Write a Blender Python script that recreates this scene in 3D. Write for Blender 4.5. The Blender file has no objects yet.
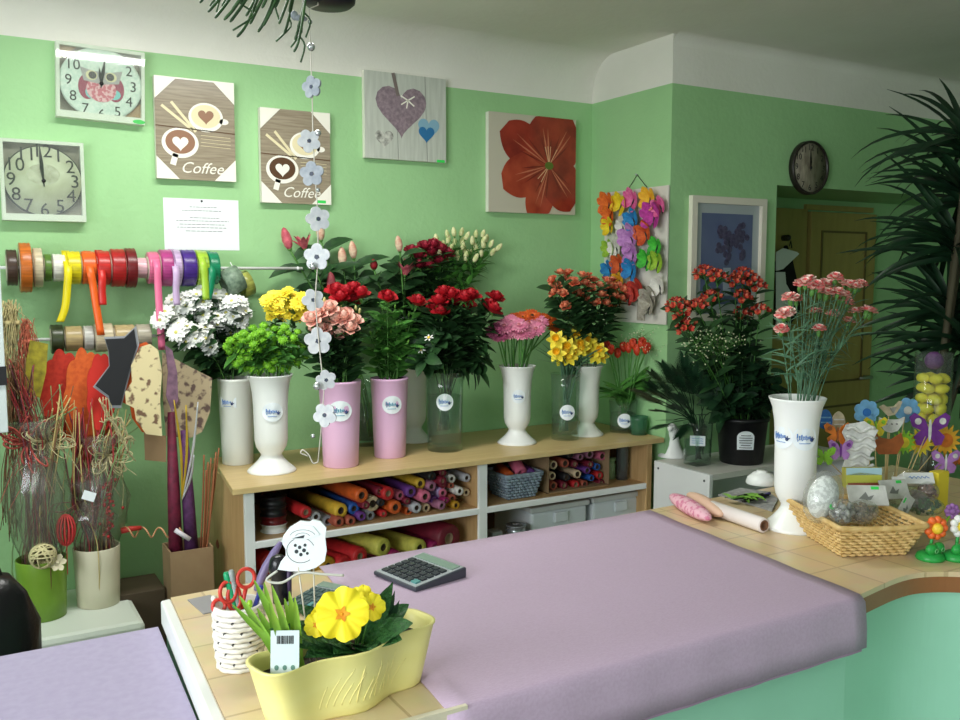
import bpy, math, random
from mathutils import Vector, Matrix, Euler
random.seed(7)
C = bpy.context.scene.collection
PI = math.pi
V = Vector

# ------------------------------------------------------------ camera numbers
FOC, EYE = 907.0, 1.65
PITCH, YAW = math.atan(87 / 907), math.atan2(.5045, .863)
FW = V((math.sin(YAW) * math.cos(PITCH), math.cos(YAW) * math.cos(PITCH), -math.sin(PITCH)))
RT = V((math.cos(YAW), -math.sin(YAW), 0))
UP = V((math.sin(YAW) * math.sin(PITCH), math.cos(YAW) * math.sin(PITCH), math.cos(PITCH)))
CAM = V((0, 0, EYE))


def P(px, py, x=None, y=None, z=None):
    """point of the photograph's sight line on the plane x=, y= or z= (metres)"""
    r = FW + RT * ((px - 480) / FOC) + UP * ((360 - py) / FOC)
    t = x / r.x if x is not None else y / r.y if y is not None else (z - EYE) / r.z
    return CAM + r * t


def px_of(p):
    d = V(p) - CAM
    w = d.dot(FW)
    return 480 + FOC * d.dot(RT) / w, 360 - FOC * d.dot(UP) / w


# ------------------------------------------------------------ materials
def lin(c):
    return tuple(((u / 255) / 12.92 if u / 255 <= .04045 else ((u / 255 + .055) / 1.055) ** 2.4) for u in c)


MATS = {}


def mat(name, c, rough=.55, c2=None, scale=20, bump=0, bscale=None, metal=0, trans=0, ior=1.45, alpha=1, spec=.5,
        sheen=0, sub=0, stretch=None, detail=3, emit=0, lo=.35, hi=.65):
    if name in MATS:
        return MATS[name]
    m = bpy.data.materials.new(name)
    m.use_nodes = True
    nt = m.node_tree
    b = nt.nodes['Principled BSDF']
    col = (*lin(c), 1)
    b.inputs['Base Color'].default_value = col
    b.inputs['Roughness'].default_value = rough
    b.inputs['Metallic'].default_value = metal
    b.inputs['Specular IOR Level'].default_value = spec
    b.inputs['IOR'].default_value = ior
    b.inputs['Transmission Weight'].default_value = trans
    b.inputs['Alpha'].default_value = alpha
    if sheen:
        b.inputs['Sheen Weight'].default_value = sheen
    if sub:
        b.inputs['Subsurface Weight'].default_value = sub
        b.inputs['Subsurface Radius'].default_value = (.01, .01, .01)
    if emit:
        b.inputs['Emission Color'].default_value = col
        b.inputs['Emission Strength'].default_value = emit
    if c2 or bump:
        tc = nt.nodes.new('ShaderNodeTexCoord')
        src = tc.outputs['Object']
        if stretch:
            mp = nt.nodes.new('ShaderNodeMapping')
            mp.inputs['Scale'].default_value = stretch
            nt.links.new(src, mp.inputs['Vector'])
            src = mp.outputs['Vector']
        if c2:
            n = nt.nodes.new('ShaderNodeTexNoise')
            n.inputs['Scale'].default_value = scale
            n.inputs['Detail'].default_value = detail
            nt.links.new(src, n.inputs['Vector'])
            r = nt.nodes.new('ShaderNodeValToRGB')
            r.color_ramp.elements[0].position = lo
            r.color_ramp.elements[1].position = hi
            r.color_ramp.elements[0].color = col
            r.color_ramp.elements[1].color = (*lin(c2), 1)
            nt.links.new(n.outputs['Fac'], r.inputs['Fac'])
            nt.links.new(r.outputs['Color'], b.inputs['Base Color'])
        if bump:
            n2 = nt.nodes.new('ShaderNodeTexNoise')
            n2.inputs['Scale'].default_value = bscale or scale
            n2.inputs['Detail'].default_value = 4
            nt.links.new(src, n2.inputs['Vector'])
            bp = nt.nodes.new('ShaderNodeBump')
            bp.inputs['Strength'].default_value = bump
            bp.inputs['Distance'].default_value = .01
            nt.links.new(n2.outputs['Fac'], bp.inputs['Height'])
            nt.links.new(bp.outputs['Normal'], b.inputs['Normal'])
    MATS[name] = m
    return m


def tile_mat(name, c, c2, mortar, w, h, msize=.004, rough=.35, off=.5):
    m = mat(name, c, rough)
    nt = m.node_tree
    b = nt.nodes['Principled BSDF']
    tc = nt.nodes.new('ShaderNodeTexCoord')
    br = nt.nodes.new('ShaderNodeTexBrick')
    br.offset = off
    br.inputs['Color1'].default_value = (*lin(c), 1)
    br.inputs['Color2'].default_value = (*lin(c2), 1)
    br.inputs['Mortar'].default_value = (*lin(mortar), 1)
    br.inputs['Scale'].default_value = 1
    br.inputs['Mortar Size'].default_value = msize
    br.inputs['Brick Width'].default_value = w
    br.inputs['Row Height'].default_value = h
    nt.links.new(tc.outputs['Object'], br.inputs['Vector'])
    n = nt.nodes.new('ShaderNodeTexNoise')
    n.inputs['Scale'].default_value = 14
    n.inputs['Detail'].default_value = 5
    nt.links.new(tc.outputs['Object'], n.inputs['Vector'])
    mx = nt.nodes.new('ShaderNodeMix')
    mx.data_type = 'RGBA'
    mx.blend_type = 'SOFT_LIGHT'
    mx.inputs[0].default_value = .35
    nt.links.new(br.outputs['Color'], mx.inputs[6])
    nt.links.new(n.outputs['Color'], mx.inputs[7])
    nt.links.new(mx.outputs[2], b.inputs['Base Color'])
    bp = nt.nodes.new('ShaderNodeBump')
    bp.inputs['Strength'].default_value = .4
    bp.inputs['Distance'].default_value = .003
    nt.links.new(br.outputs['Fac'], bp.inputs['Height'])
    bp.invert = True
    nt.links.new(bp.outputs['Normal'], b.inputs['Normal'])
    return m


def glass(name, c=(235, 245, 240), rough=.03, alpha=.22):
    """thin clear glass / film: mostly see-through with a glossy coat"""
    if name in MATS:
        return MATS[name]
    m = bpy.data.materials.new(name)
    m.use_nodes = True
    nt = m.node_tree
    nt.nodes.remove(nt.nodes['Principled BSDF'])
    out = nt.nodes['Material Output']
    tr = nt.nodes.new('ShaderNodeBsdfTransparent')
    tr.inputs['Color'].default_value = (*lin(c), 1)
    gl = nt.nodes.new('ShaderNodeBsdfGlossy')
    gl.inputs['Roughness'].default_value = rough
    lw = nt.nodes.new('ShaderNodeLayerWeight')
    lw.inputs['Blend'].default_value = .5
    pw = nt.nodes.new('ShaderNodeMath')
    pw.operation = 'POWER'
    pw.inputs[1].default_value = 3.5
    nt.links.new(lw.outputs['Facing'], pw.inputs[0])
    fr = nt.nodes.new('ShaderNodeMath')
    fr.operation = 'MULTIPLY_ADD'
    fr.inputs[1].default_value = .45
    fr.inputs[2].default_value = .035
    nt.links.new(pw.outputs[0], fr.inputs[0])
    df = nt.nodes.new('ShaderNodeBsdfDiffuse')
    df.inputs['Color'].default_value = (*lin(c), 1)
    m1 = nt.nodes.new('ShaderNodeMixShader')
    m1.inputs[0].default_value = alpha
    nt.links.new(tr.outputs[0], m1.inputs[1])
    nt.links.new(df.outputs[0], m1.inputs[2])
    m2 = nt.nodes.new('ShaderNodeMixShader')
    nt.links.new(fr.outputs[0], m2.inputs[0])
    nt.links.new(m1.outputs[0], m2.inputs[1])
    nt.links.new(gl.outputs[0], m2.inputs[2])
    nt.links.new(m2.outputs[0], out.inputs['Surface'])
    MATS[name] = m
    return m


# ------------------------------------------------------------ mesh builder
class MB:
    def __init__(s):
        s.v, s.f, s.m, s.s = [], [], [], []

    def add(s, vs, fs, m=0, smooth=True, M=None):
        o = len(s.v)
        s.v += [tuple((M @ V(p)) if M else p) for p in vs]
        for f in fs:
            s.f.append([i + o for i in f])
            s.m.append(m)
            s.s.append(smooth)
        return s

    def box(s, c, d, m=0, M=None):
        x, y, z = (u / 2 for u in d)
        vs = [(c[0] + i * x, c[1] + j * y, c[2] + k * z) for i in (-1, 1) for j in (-1, 1) for k in (-1, 1)]
        return s.add(vs, [(0, 1, 3, 2), (4, 6, 7, 5), (0, 4, 5, 1), (2, 3, 7, 6), (0, 2, 6, 4), (1, 5, 7, 3)], m, False, M)

    def span(s, a, b, m=0):
        return s.box([(a[i] + b[i]) / 2 for i in range(3)], [abs(b[i] - a[i]) for i in range(3)], m)

    def lathe(s, prof, n=32, m=0, M=None, sx=1, sy=1, smooth=True, wob=None):
        vs, fs = [], []
        for k, (r, z) in enumerate(prof):
            for i in range(n):
                a = 2 * PI * i / n
                q = r * (wob(a, z) if wob else 1)
                vs.append((q * math.cos(a) * sx, q * math.sin(a) * sy, z))
        for k in range(len(prof) - 1):
            for i in range(n):
                j = (i + 1) % n
                fs.append((k * n + i, k * n + j, (k + 1) * n + j, (k + 1) * n + i))
        if prof[0] == prof[-1]:
            return s.add(vs, fs, m, smooth, M)
        if prof[0][0] > 1e-6:
            fs.append(list(range(n))[::-1])
        if prof[-1][0] > 1e-6:
            fs.append([(len(prof) - 1) * n + i for i in range(n)])
        return s.add(vs, fs, m, smooth, M)

    def cyl(s, a, b, r, r2=None, n=16, m=0, smooth=True):
        return s.tube([a, b], [r, r if r2 is None else r2], n, m, smooth)

    def tube(s, pts, r, n=6, m=0, smooth=True, closed=False):
        pts = [V(p) for p in pts]
        N = len(pts)
        rr = r if isinstance(r, (list, tuple)) else [r] * N
        vs, fs = [], []
        side = None
        for i, p in enumerate(pts):
            if closed:
                t = pts[(i + 1) % N] - pts[i - 1]
            else:
                t = pts[min(i + 1, N - 1)] - pts[max(i - 1, 0)]
            if t.length < 1e-9:
                t = V((0, 0, 1))
            t.normalize()
            if side is None:
                side = t.orthogonal().normalized()
            else:
                side = side - t * side.dot(t)
                side = side.normalized() if side.length > 1e-6 else t.orthogonal().normalized()
            b = t.cross(side)
            for k in range(n):
                a = 2 * PI * k / n
                vs.append(p + (side * math.cos(a) + b * math.sin(a)) * rr[i])
        for i in range(N if closed else N - 1):
            i2 = (i + 1) % N
            for k in range(n):
                j = (k + 1) % n
                fs.append((i * n + k, i * n + j, i2 * n + j, i2 * n + k))
        if not closed:
            fs.append(list(range(n))[::-1])
            fs.append([(N - 1) * n + k for k in range(n)])
        return s.add(vs, fs, m, smooth)

    def ball(s, c, r, n=12, m=0, M=None):
        if not isinstance(r, (tuple, list)):
            r = (r, r, r)
        h = max(5, n // 2 + 1)
        T = Matrix.Translation(V(c)) if M is None else Matrix.Translation(V(c)) @ M
        prof = [(math.sin(PI * i / h), -math.cos(PI * i / h)) for i in range(h + 1)]
        vs, fs = [(0, 0, -r[2])], []
        for (q, z) in prof[1:-1]:
            for i in range(n):
                a = 2 * PI * i / n
                vs.append((q * math.cos(a) * r[0], q * math.sin(a) * r[1], z * r[2]))
        vs.append((0, 0, r[2]))
        for i in range(n):
            j = (i + 1) % n
            fs.append((0, 1 + j, 1 + i))
            for k in range(h - 2):
                fs.append((1 + k * n + i, 1 + k * n + j, 1 + (k + 1) * n + j, 1 + (k + 1) * n + i))
            fs.append((len(vs) - 1, 1 + (h - 2) * n + i, 1 + (h - 2) * n + j))
        return s.add(vs, fs, m, True, T)

    def prism(s, pts, z0, z1, m=0, M=None, smooth=False):
        n = len(pts)
        vs = [(p[0], p[1], z0) for p in pts] + [(p[0], p[1], z1) for p in pts]
        fs = [list(range(n))[::-1], [n + i for i in range(n)]]
        fs += [(i, (i + 1) % n, n + (i + 1) % n, n + i) for i in range(n)]
        return s.add(vs, fs, m, smooth, M)

    def blade(s, p, d, up, L, W, curl=0., fold=.15, seg=5, shape='leaf', m=0, wave=0.):
        """leaf or petal: starts at p, grows along d, bends by curl radians towards up (negative: droops)"""
        d, up, p = V(d).normalized(), V(up), V(p)
        up = up - d * up.dot(d)
        up = up.normalized() if up.length > 1e-5 else d.orthogonal().normalized()
        side = d.cross(up)
        vs, fs = [], []
        q = p.copy()
        st = L / seg
        for i in range(seg + 1):
            t = i / seg
            if shape == 'leaf':
                w = math.sin(PI * min(1, t * .93 + .07) ** .8) ** .8 if t < 1 else .02
            elif shape == 'strap':
                w = (1 - t ** 2.2) * .9 + .06 if t > .1 else .8
            elif shape == 'petal':
                w = (.35 + .65 * math.sin(PI * .5 * min(1, t / .65))) * (1 if t < .7 else math.sqrt(max(.04, 1 - ((t - .7) / .3) ** 2)))
            elif shape == 'reed':
                w = 1 - t ** 5 * .85
            elif shape == 'fan':
                w = .12 + .88 * t ** .8
                if t > .85:
                    w *= 1 - (t - .85) / .15 * .25
            else:
                w = 1
            w *= W / 2
            a = curl * t
            dd = d * math.cos(a) + up * math.sin(a)
            uu = up * math.cos(a) - d * math.sin(a)
            if i:
                q = q + dd * st
            wv = uu * (wave * math.sin(t * 9) * W)
            vs += [q - side * w + uu * (fold * w) + wv, q - uu * (fold * w * .5), q + side * w + uu * (fold * w) - wv]
        for i in range(seg):
            a = i * 3
            fs += [(a, a + 1, a + 4, a + 3), (a + 1, a + 2, a + 5, a + 4)]
        return s.add(vs, fs, m, True)

    def mesh(s, name, mats):
        me = bpy.data.meshes.new(name)
        me.from_pydata([tuple(p) for p in s.v], [], s.f)
        for k in (mats if isinstance(mats, (list, tuple)) else [mats]):
            me.materials.append(k)
        me.polygons.foreach_set('material_index', s.m)
        me.polygons.foreach_set('use_smooth', s.s)
        me.update()
        return me

    def build(s, name, mats, parent=None, loc=None, rot=None, bevel=0, label=None):
        return link(name, s.mesh(name, mats), parent, loc, rot, bevel, label)


def link(name, me, parent=None, loc=None, rot=None, bevel=0, label=None):
    o = bpy.data.objects.new(name, me)
    C.objects.link(o)
    if parent:
        o.parent = parent
    if loc is not None:
        o.location = loc
    if rot is not None:
        o.rotation_euler = rot
    if bevel:
        b = o.modifiers.new('bevel', 'BEVEL')
        b.width = bevel
        b.segments = 2
        b.limit_method = 'ANGLE'
    if label:
        o['label'] = label
    return o


def tag(o, label, cat, group=None):
    o['label'], o['category'] = label, cat
    if group:
        o['group'] = group
    return o


def thing(name, label, cat, loc=(0, 0, 0), rot=(0, 0, 0), group=None):
    o = bpy.data.objects.new(name, None)
    o.empty_display_size = .05
    C.objects.link(o)
    o.location, o.rotation_euler = loc, rot
    return tag(o, label, cat, group)


def struct(name, mb, m, **k):
    o = mb.build(name, m, **k)
    if not k.get('parent'):
        o['kind'] = 'structure'
    return o


ORD = ['first', 'second', 'third', 'fourth', 'fifth', 'sixth', 'seventh', 'eighth', 'ninth', 'tenth', 'eleventh', 'twelfth',
       'thirteenth', 'fourteenth', 'fifteenth', 'sixteenth', 'seventeenth', 'eighteenth', 'nineteenth', 'twentieth']
for ten in ('twenty', 'thirty', 'forty', 'fifty'):
    ORD += [f'{ten}-{u}' for u in ('first', 'second', 'third', 'fourth', 'fifth', 'sixth', 'seventh', 'eighth', 'ninth')] + [{'twenty': 'thirtieth', 'thirty': 'fortieth', 'forty': 'fiftieth', 'fifty': 'sixtieth'}[ten]]
RANK = {}


def ranked(o, base, where, key):
    """things alike: counted from the left of their row or bunch"""
    RANK.setdefault((base, where), []).append((key, o))


def finish_ranks():
    for (base, where), L in RANK.items():
        L.sort(key=lambda t: t[0])
        n = len(L)
        for i, (k, o) in enumerate(L):
            if n == 1:
                o['label'] = f'{base} {where}'
            elif i == 0:
                o['label'] = f'leftmost {base} {where}'
            elif i == n - 1:
                o['label'] = f'rightmost {base} {where}'
            else:
                o['label'] = f'{ORD[i]} {base} from the left {where}'


def bez(pts, n=10):
    """smooth curve through points (Catmull-Rom)"""
    pts = [V(p) for p in pts]
    out = []
    for i in range(len(pts) - 1):
        p0, p1, p2, p3 = pts[max(i - 1, 0)], pts[i], pts[i + 1], pts[min(i + 2, len(pts) - 1)]
        for k in range(n):
            t = k / n
            out.append(.5 * ((2 * p1) + (p2 - p0) * t + (2 * p0 - 5 * p1 + 4 * p2 - p3) * t * t + (3 * p1 - p0 - 3 * p2 + p3) * t ** 3))
    return out + [pts[-1]]


def text_mesh(name, s, size, m, parent, loc=(0, 0, 0), rot=(0, 0, 0), shear=0, ext=.0003, align='CENTER', label=None):
    cu = bpy.data.curves.new('t', 'FONT')
    cu.body, cu.size, cu.shear, cu.extrude = s, size, shear, ext
    cu.align_x, cu.align_y = align, 'CENTER'
    cu.resolution_u = 3
    t = bpy.data.objects.new('t', cu)
    C.objects.link(t)
    bpy.context.view_layer.update()
    me = bpy.data.meshes.new_from_object(t.evaluated_get(bpy.context.evaluated_depsgraph_get()))
    bpy.data.objects.remove(t)
    me.name = name
    me.materials.clear()
    me.materials.append(m)
    return link(name, me, parent, loc, rot, label=label)


def ell(cx, cy, rx, ry, n=32, a0=0, a1=2 * PI):
    full = abs(a1 - a0 - 2 * PI) < 1e-6
    k = n if full else n + 1
    return [(cx + rx * math.cos(a0 + (a1 - a0) * i / n), cy + ry * math.sin(a0 + (a1 - a0) * i / n)) for i in range(k)]


def heart(cx, cy, s, n=28):
    r = []
    for i in range(n):
        t = 2 * PI * i / n
        r.append((cx + s * .0625 * 16 * math.sin(t) ** 3 * .5, cy + s * .0625 * (13 * math.cos(t) - 5 * math.cos(2 * t) - 2 * math.cos(3 * t) - math.cos(4 * t)) * .5))
    return r[::-1]


def strip2(p, q, w):
    d = V((q[0] - p[0], q[1] - p[1]))
    n = V((-d.y, d.x)).normalized() * (w / 2)
    return [(p[0] - n.x, p[1] - n.y), (q[0] - n.x, q[1] - n.y), (q[0] + n.x, q[1] + n.y), (p[0] + n.x, p[1] + n.y)]


WALL = (PI / 2, 0, 0)            # local z comes out of the back wall
SIDEWALL = (PI / 2, 0, -PI / 2)  # local z comes out of the return wall
D, YR, XR, SZ, CZ = 3.7, 3.12, 2.81, .9, .95
# ============================================================ THE ROOM
GREEN = mat('green_wall_paint', (158, 204, 147), .55, c2=(153, 199, 142), scale=3, bump=.25, bscale=40)
WHITE = mat('white_wall_paint', (233, 231, 222), .6, c2=(226, 224, 214), scale=2.5, bump=.2, bscale=40)
CEIL = mat('ceiling_paint', (232, 231, 222), .7, c2=(225, 224, 213), scale=2, bump=.15, bscale=30)
FLOORM = tile_mat('floor_tiles', (112, 106, 96), (104, 99, 90), (95, 90, 84), .33, .33, .006, .4, 0)
OLIVE = mat('olive_door_paint', (164, 150, 84), .5, c2=(156, 142, 78), scale=4, stretch=(6, 6, 1))
OLIVE_D = mat('olive_frame_paint', (98, 86, 45), .5)
WOOD = mat('beech_laminate', (212, 186, 134), .4, c2=(202, 174, 120), scale=6, stretch=(1, 12, 12))
WOOD_S = mat('beech_side', (205, 168, 120), .45, c2=(192, 153, 104), scale=6, stretch=(12, 12, 1))
BROWN = mat('brown_edge', (150, 98, 58), .45)
MINT = mat('mint_paint', (164, 224, 196), .6, c2=(158, 218, 189), scale=3)
LAMW = mat('white_laminate', (232, 233, 232), .35)
BLACK = mat('black_plastic', (22, 22, 25), .4)
STEEL = mat('brushed_steel', (190, 192, 195), .3, metal=1)

PZ = 2.487   # where the green paint ends
CH = 2.70    # ceiling
X0, X1, Y0 = -1.9, 6.4, -2.2


def quad_strip(mb, a, b, prof, nrm):
    # prof: (offset along nrm, z)
    vs, fs = [], []
    for (o, z) in prof:
        for p in (a, b):
            vs.append((p[0] + nrm[0] * o, p[1] + nrm[1] * o, z))
    for i in range(len(prof) - 1):
        fs.append((2 * i, 2 * i + 1, 2 * i + 3, 2 * i + 2))
    mb.add(vs, fs, 0, True)
    return mb


def cove(r=.16, n=8):
    return [(0, CH - r)] + [(r * (1 - math.cos(PI / 2 * i / n)), CH - r + r * math.sin(PI / 2 * i / n)) for i in range(1, n + 1)]


TH = .12
# back wall
w = MB().span((X0, D, 0), (XR, D + TH, PZ))
struct('wall_back', w, GREEN)
w = MB().span((X0, D, PZ), (XR, D + TH, CH + .1))
quad_strip(w, (X0, D), (XR, D), cove(.17), (0, -1))
struct('trim_1', w, WHITE)
# return wall and the right wall with its door niche
NX0, NZ, NY = 3.491, 2.074, 3.62
w = MB().span((XR, YR, 0), (NX0, YR + .6, PZ)).span((NX0, YR, NZ), (X1, YR + .55, PZ))
w.span((NX0, NY, 0), (X1, NY + .1, NZ))
struct('wall_right', w, GREEN)
w = MB().span((XR, YR, PZ), (X1, YR + .6, CH + .1))
quad_strip(w, (XR, YR), (X1, YR), cove(.05), (0, -1))
struct('trim_2', w, WHITE)
# left wall with a window, front wall with the shop window, far right wall
w = MB().span((X0 - TH, Y0, 0), (X0, -.9, CH)).span((X0 - TH, 2.3, 0), (X0, D + TH, CH)).span((X0 - TH, -.9, 0), (X0, 2.3, 1.15)).span((X0 - TH, -.9, 2.4), (X0, 2.3, CH))
struct('wall_left', w, GREEN)
w = MB().span((X0 - TH, Y0 - TH, 0), (-1.4, Y0, CH)).span((2.0, Y0 - TH, 0), (X1 + TH, Y0, CH)).span((-1.4, Y0 - TH, 0), (2.0, Y0, .7)).span((-1.4, Y0 - TH, 2.45), (2.0, Y0, CH))
struct('wall_front', w, GREEN)
struct('wall_far', MB().span((X1, Y0 - TH, 0), (X1 + TH, D + TH, CH)), GREEN)
struct('floor', MB().span((X0 - TH, Y0 - TH, -.1), (X1 + TH, D + TH, 0)), FLOORM)
struct('ceiling', MB().span((X0 - TH, Y0 - TH, CH), (X1 + TH, D + TH, CH + .1)), CEIL)
fr = MB()
for yy in (-.9, .68, 2.26):
    fr.span((X0 - .09, yy, 1.15), (X0 - .03, yy + .05, 2.4))
for zz in (1.15, 2.35):
    fr.span((X0 - .09, -.9, zz), (X0 - .03, 2.31, zz + .05))
struct('window_1', fr, LAMW)
fr = MB()
for xx in (-1.4, .28, 1.95):
    fr.span((xx, Y0 - .09, .7), (xx + .05, Y0 - .03, 2.45))
for zz in (.7, 2.4):
    fr.span((-1.4, Y0 - .09, zz), (2.0, Y0 - .03, zz + .05))
struct('window_2', fr, LAMW)
# door in the niche
xl, xh, xr = P(776, 300, y=NY).x, P(802, 300, y=NY).x, P(867, 300, y=NY).x
dz = P(830, 211, y=NY).z
d = MB().span((xl - .35, NY - .03, 0), (xh - .012, NY, dz)).span((xh - .012, NY - .02, dz - .0), (xr, NY, dz + .03))
struct('trim_3', d, OLIVE)
d = MB().span((xh + .004, NY - .045, .01), (xr, NY - .002, dz - .012))
dd = struct('door_1', d, OLIVE, bevel=.003)
pn = MB()
for (za, zb) in ((.2, .85), (1.0, dz - .13)):
    for (xa, xb, zc, zd) in ((xh + .09, xr - .09, za, za + .012), (xh + .09, xr - .09, zb, zb + .012), (xh + .09, xh + .102, za, zb), (xr - .102, xr - .09, za, zb)):
        pn.span((xa, NY - .052, zc), (xb, NY - .045, zd))
pn.build('door_moulding', OLIVE_D, dd)
MB().span((xh - .014, NY - .012, 0), (xh + .005, NY - .003, dz)).build('door_gap', mat('dark_gap', (40, 34, 20), .8), dd)
h = MB().cyl((xr - .06, NY - .045, 1.02), (xr - .06, NY - .1, 1.02), .01).cyl((xr - .06, NY - .1, 1.02), (xr - .17, NY - .1, 1.02), .009)
h.build('door_handle', STEEL, dd)

# ============================================================ LIGHT AND CAMERA
cam = bpy.data.objects.new('camera', bpy.data.cameras.new('camera'))
C.objects.link(cam)
cam.location = CAM
cam.rotation_euler = (PI / 2 - PITCH, 0, -YAW)
cam.data.sensor_width = 36
cam.data.lens = 36 * FOC / 960
cam.data.clip_start = .02
bpy.context.scene.camera = cam


def area(name, loc, rot, sx, sy, power, col):
    l = bpy.data.lights.new(name, 'AREA')
    l.shape, l.size, l.size_y, l.energy, l.color = 'RECTANGLE', sx, sy, power, col
    o = bpy.data.objects.new(name, l)
    C.objects.link(o)
    o.location, o.rotation_euler = loc, rot
    return o


area('window_daylight', (X0 - .2, .3, 1.85), (0, -PI / 2, 0), 1.3, 2.6, 106, (.93, .97, 1))
area('shop_window_daylight', (-.1, Y0 - .2, 1.5), (PI / 2, 0, 0), 3.4, 1.7, 22, (.92, .97, 1))
area('fluorescent_tube', (.72, 2.75, CH - .07), (0, 0, 0), 1.2, .12, 19, (1, 1, .96))
area('fluorescent_tube_top', (.72, 2.75, CH - .13), (PI, 0, 0), 1.2, .12, 5, (.98, 1, .96))
wd = bpy.data.worlds.new('sky')
wd.use_nodes = True
wd.node_tree.nodes['Background'].inputs[0].default_value = (.85, .92, 1, 1)
wd.node_tree.nodes['Background'].inputs[1].default_value = .6
bpy.context.scene.world = wd
vs = bpy.context.scene.view_settings
vs.view_transform, vs.look, vs.gamma, vs.exposure = 'Standard', 'None', 1, .25
vs.use_curve_mapping = False

# ============================================================ COUNTERS
TILE = tile_mat('beige_counter_tiles', (220, 198, 158), (212, 188, 146), (192, 168, 130), .15, .15, .003, .3, 0)
front = [(.336, 1.24), (1.70, 1.245), (1.86, 1.27), (1.95, 1.262), (2.03, 1.215), (2.12, 1.12), (2.19, .98), (2.23, .78), (2.25, .5), (2.25, .2)]
fc = [(p.x, p.y) for p in bez([(x, y, 0) for x, y in front[1:]], 5)]
outline = [front[0]] + fc + [(2.95, .2), (2.95, 2.06), (.384, 1.985)]
ct = thing('shop_counter', 'tiled shop counter with mint green front curving round to the right', 'counter', (.3, 1.24, 0))
off = V((.3, 1.24))


def poly_at(pts, z0, z1, dy=0):
    return MB().prism([(x - off.x, y - off.y) for x, y in pts], z0, z1)


poly_at(outline, CZ - .012, CZ).build('tile_top', TILE, ct)
poly_at(outline, CZ - .05, CZ - .012).build('wood_edging', BROWN, ct)
inner = [(.352, 1.28)] + [(x + (.02 if i > 28 else 0), y + .035) for i, (x, y) in enumerate(fc)] + [(2.9, .25), (2.9, 2.02), (.397, 1.955)]
poly_at(inner, 0, CZ - .05).build('front_panel', MINT, ct)
MB().prism([(.314 - off.x, 1.238 - off.y), (.336 - off.x, 1.238 - off.y), (.384 - off.x, 1.987 - off.y), (.362 - off.x, 1.982 - off.y)], CZ - .055, CZ - .002).build('edge_strip', LAMW, ct, bevel=.004, label='white edge strip')
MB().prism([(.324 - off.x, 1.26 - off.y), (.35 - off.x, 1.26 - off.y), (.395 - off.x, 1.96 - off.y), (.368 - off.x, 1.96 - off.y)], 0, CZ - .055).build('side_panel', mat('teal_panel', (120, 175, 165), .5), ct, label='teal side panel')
MB().span((0, -.012, CZ - .022), (.395, 0, CZ + .002)).build('front_strip', mat('cream_edge', (222, 214, 190), .4), ct, label='cream edging strip on the front')

LILAC = mat('lilac_paper', (194, 172, 196), .75, c2=(187, 164, 188), scale=160, stretch=(1, 3, 1), bump=.03, bscale=8)
LILAC2 = mat('pale_lilac_paper', (172, 162, 190), .75, c2=(166, 156, 185), scale=60)


def cover_mesh(xa, xb, sheet_z, hem, yb, yf, skew, n=24):
    mb = MB()
    prof = [(yb, sheet_z)] + [(yb + (yf - yb) * i / 12, sheet_z + .0012 * math.sin(i * 1.9)) for i in range(1, 12)]
    prof += [(yf + .012, sheet_z), (yf + .004, sheet_z - .003), (yf - .002, sheet_z - .012), (yf - .005, sheet_z - .03), (yf - .010, sheet_z - .07), (yf - .012, hem)]
    vs, fs = [], []
    for i in range(n + 1):
        for j, (y, z) in enumerate(prof):
            t = (y - yf) / (yb - yf)
            x = xa + (xb - xa) * i / n + skew * t
            wv = .0022 * math.sin(i * 1.7 + j * .35) * (0.3 + (j > 13) * 1.0)
            vs.append((x, y - max(0, wv) * (j > 13), z + (wv * .5 if j <= 12 else 0)))
    k = len(prof)
    for i in range(n):
        for j in range(k - 1):
            fs.append((i * k + j, (i + 1) * k + j, (i + 1) * k + j + 1, i * k + j + 1))
    mb.add(vs, fs)
    return mb


o = cover_mesh(.657, 1.682, CZ + .0035, .842, 2.012, 1.228, .075).build('counter_cover', LILAC)
o.modifiers.new('thick', 'SOLIDIFY').thickness = -.0025
tag(o, 'lilac paper cover spread over the tiled counter, hanging over its front', 'cover')
o = cover_mesh(.659, 1.672, CZ + .0008, .834, 2.0, 1.2325, .075).build('under_sheet', mat('pale_edge_paper', (168, 140, 166), .8), None)
tag(o, 'pale under sheet showing as a thin edge beneath the lilac counter cover', 'cover')
# lower table left
lt = thing('side_table', 'lower side table under a pale lilac cover left of the counter', 'table', (-.7, 1.0, 0))
MB().span((0, 0, .86), (1.0, .955, .893)).build('tabletop', WOOD, lt)
for (a, b) in ((.04, .04), (.93, .04), (.04, .86), (.93, .86)):
    MB().span((a, b, 0), (a + .05, b + .05, .86)).build('leg', WOOD, lt)
o = MB().prism([(-.71, .99), (.30, .99), (.352, 1.962), (-.71, 1.962)], .8935, .9).build('table_cover', LILAC2, bevel=.002)
tag(o, 'pale lilac paper lying flat on the lower side table at left', 'cover')

# ============================================================ THE FLOWER SHELF
sh = thing('shelf_unit', 'low beech shelf unit with white front edges along the back wall', 'shelf', (.82, 3.11, 0))
xw = 2.795 - .82


def S(name, a, b, m, **k):
    return MB().span(a, b).build(name, m, sh, bevel=.002, **k)


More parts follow.
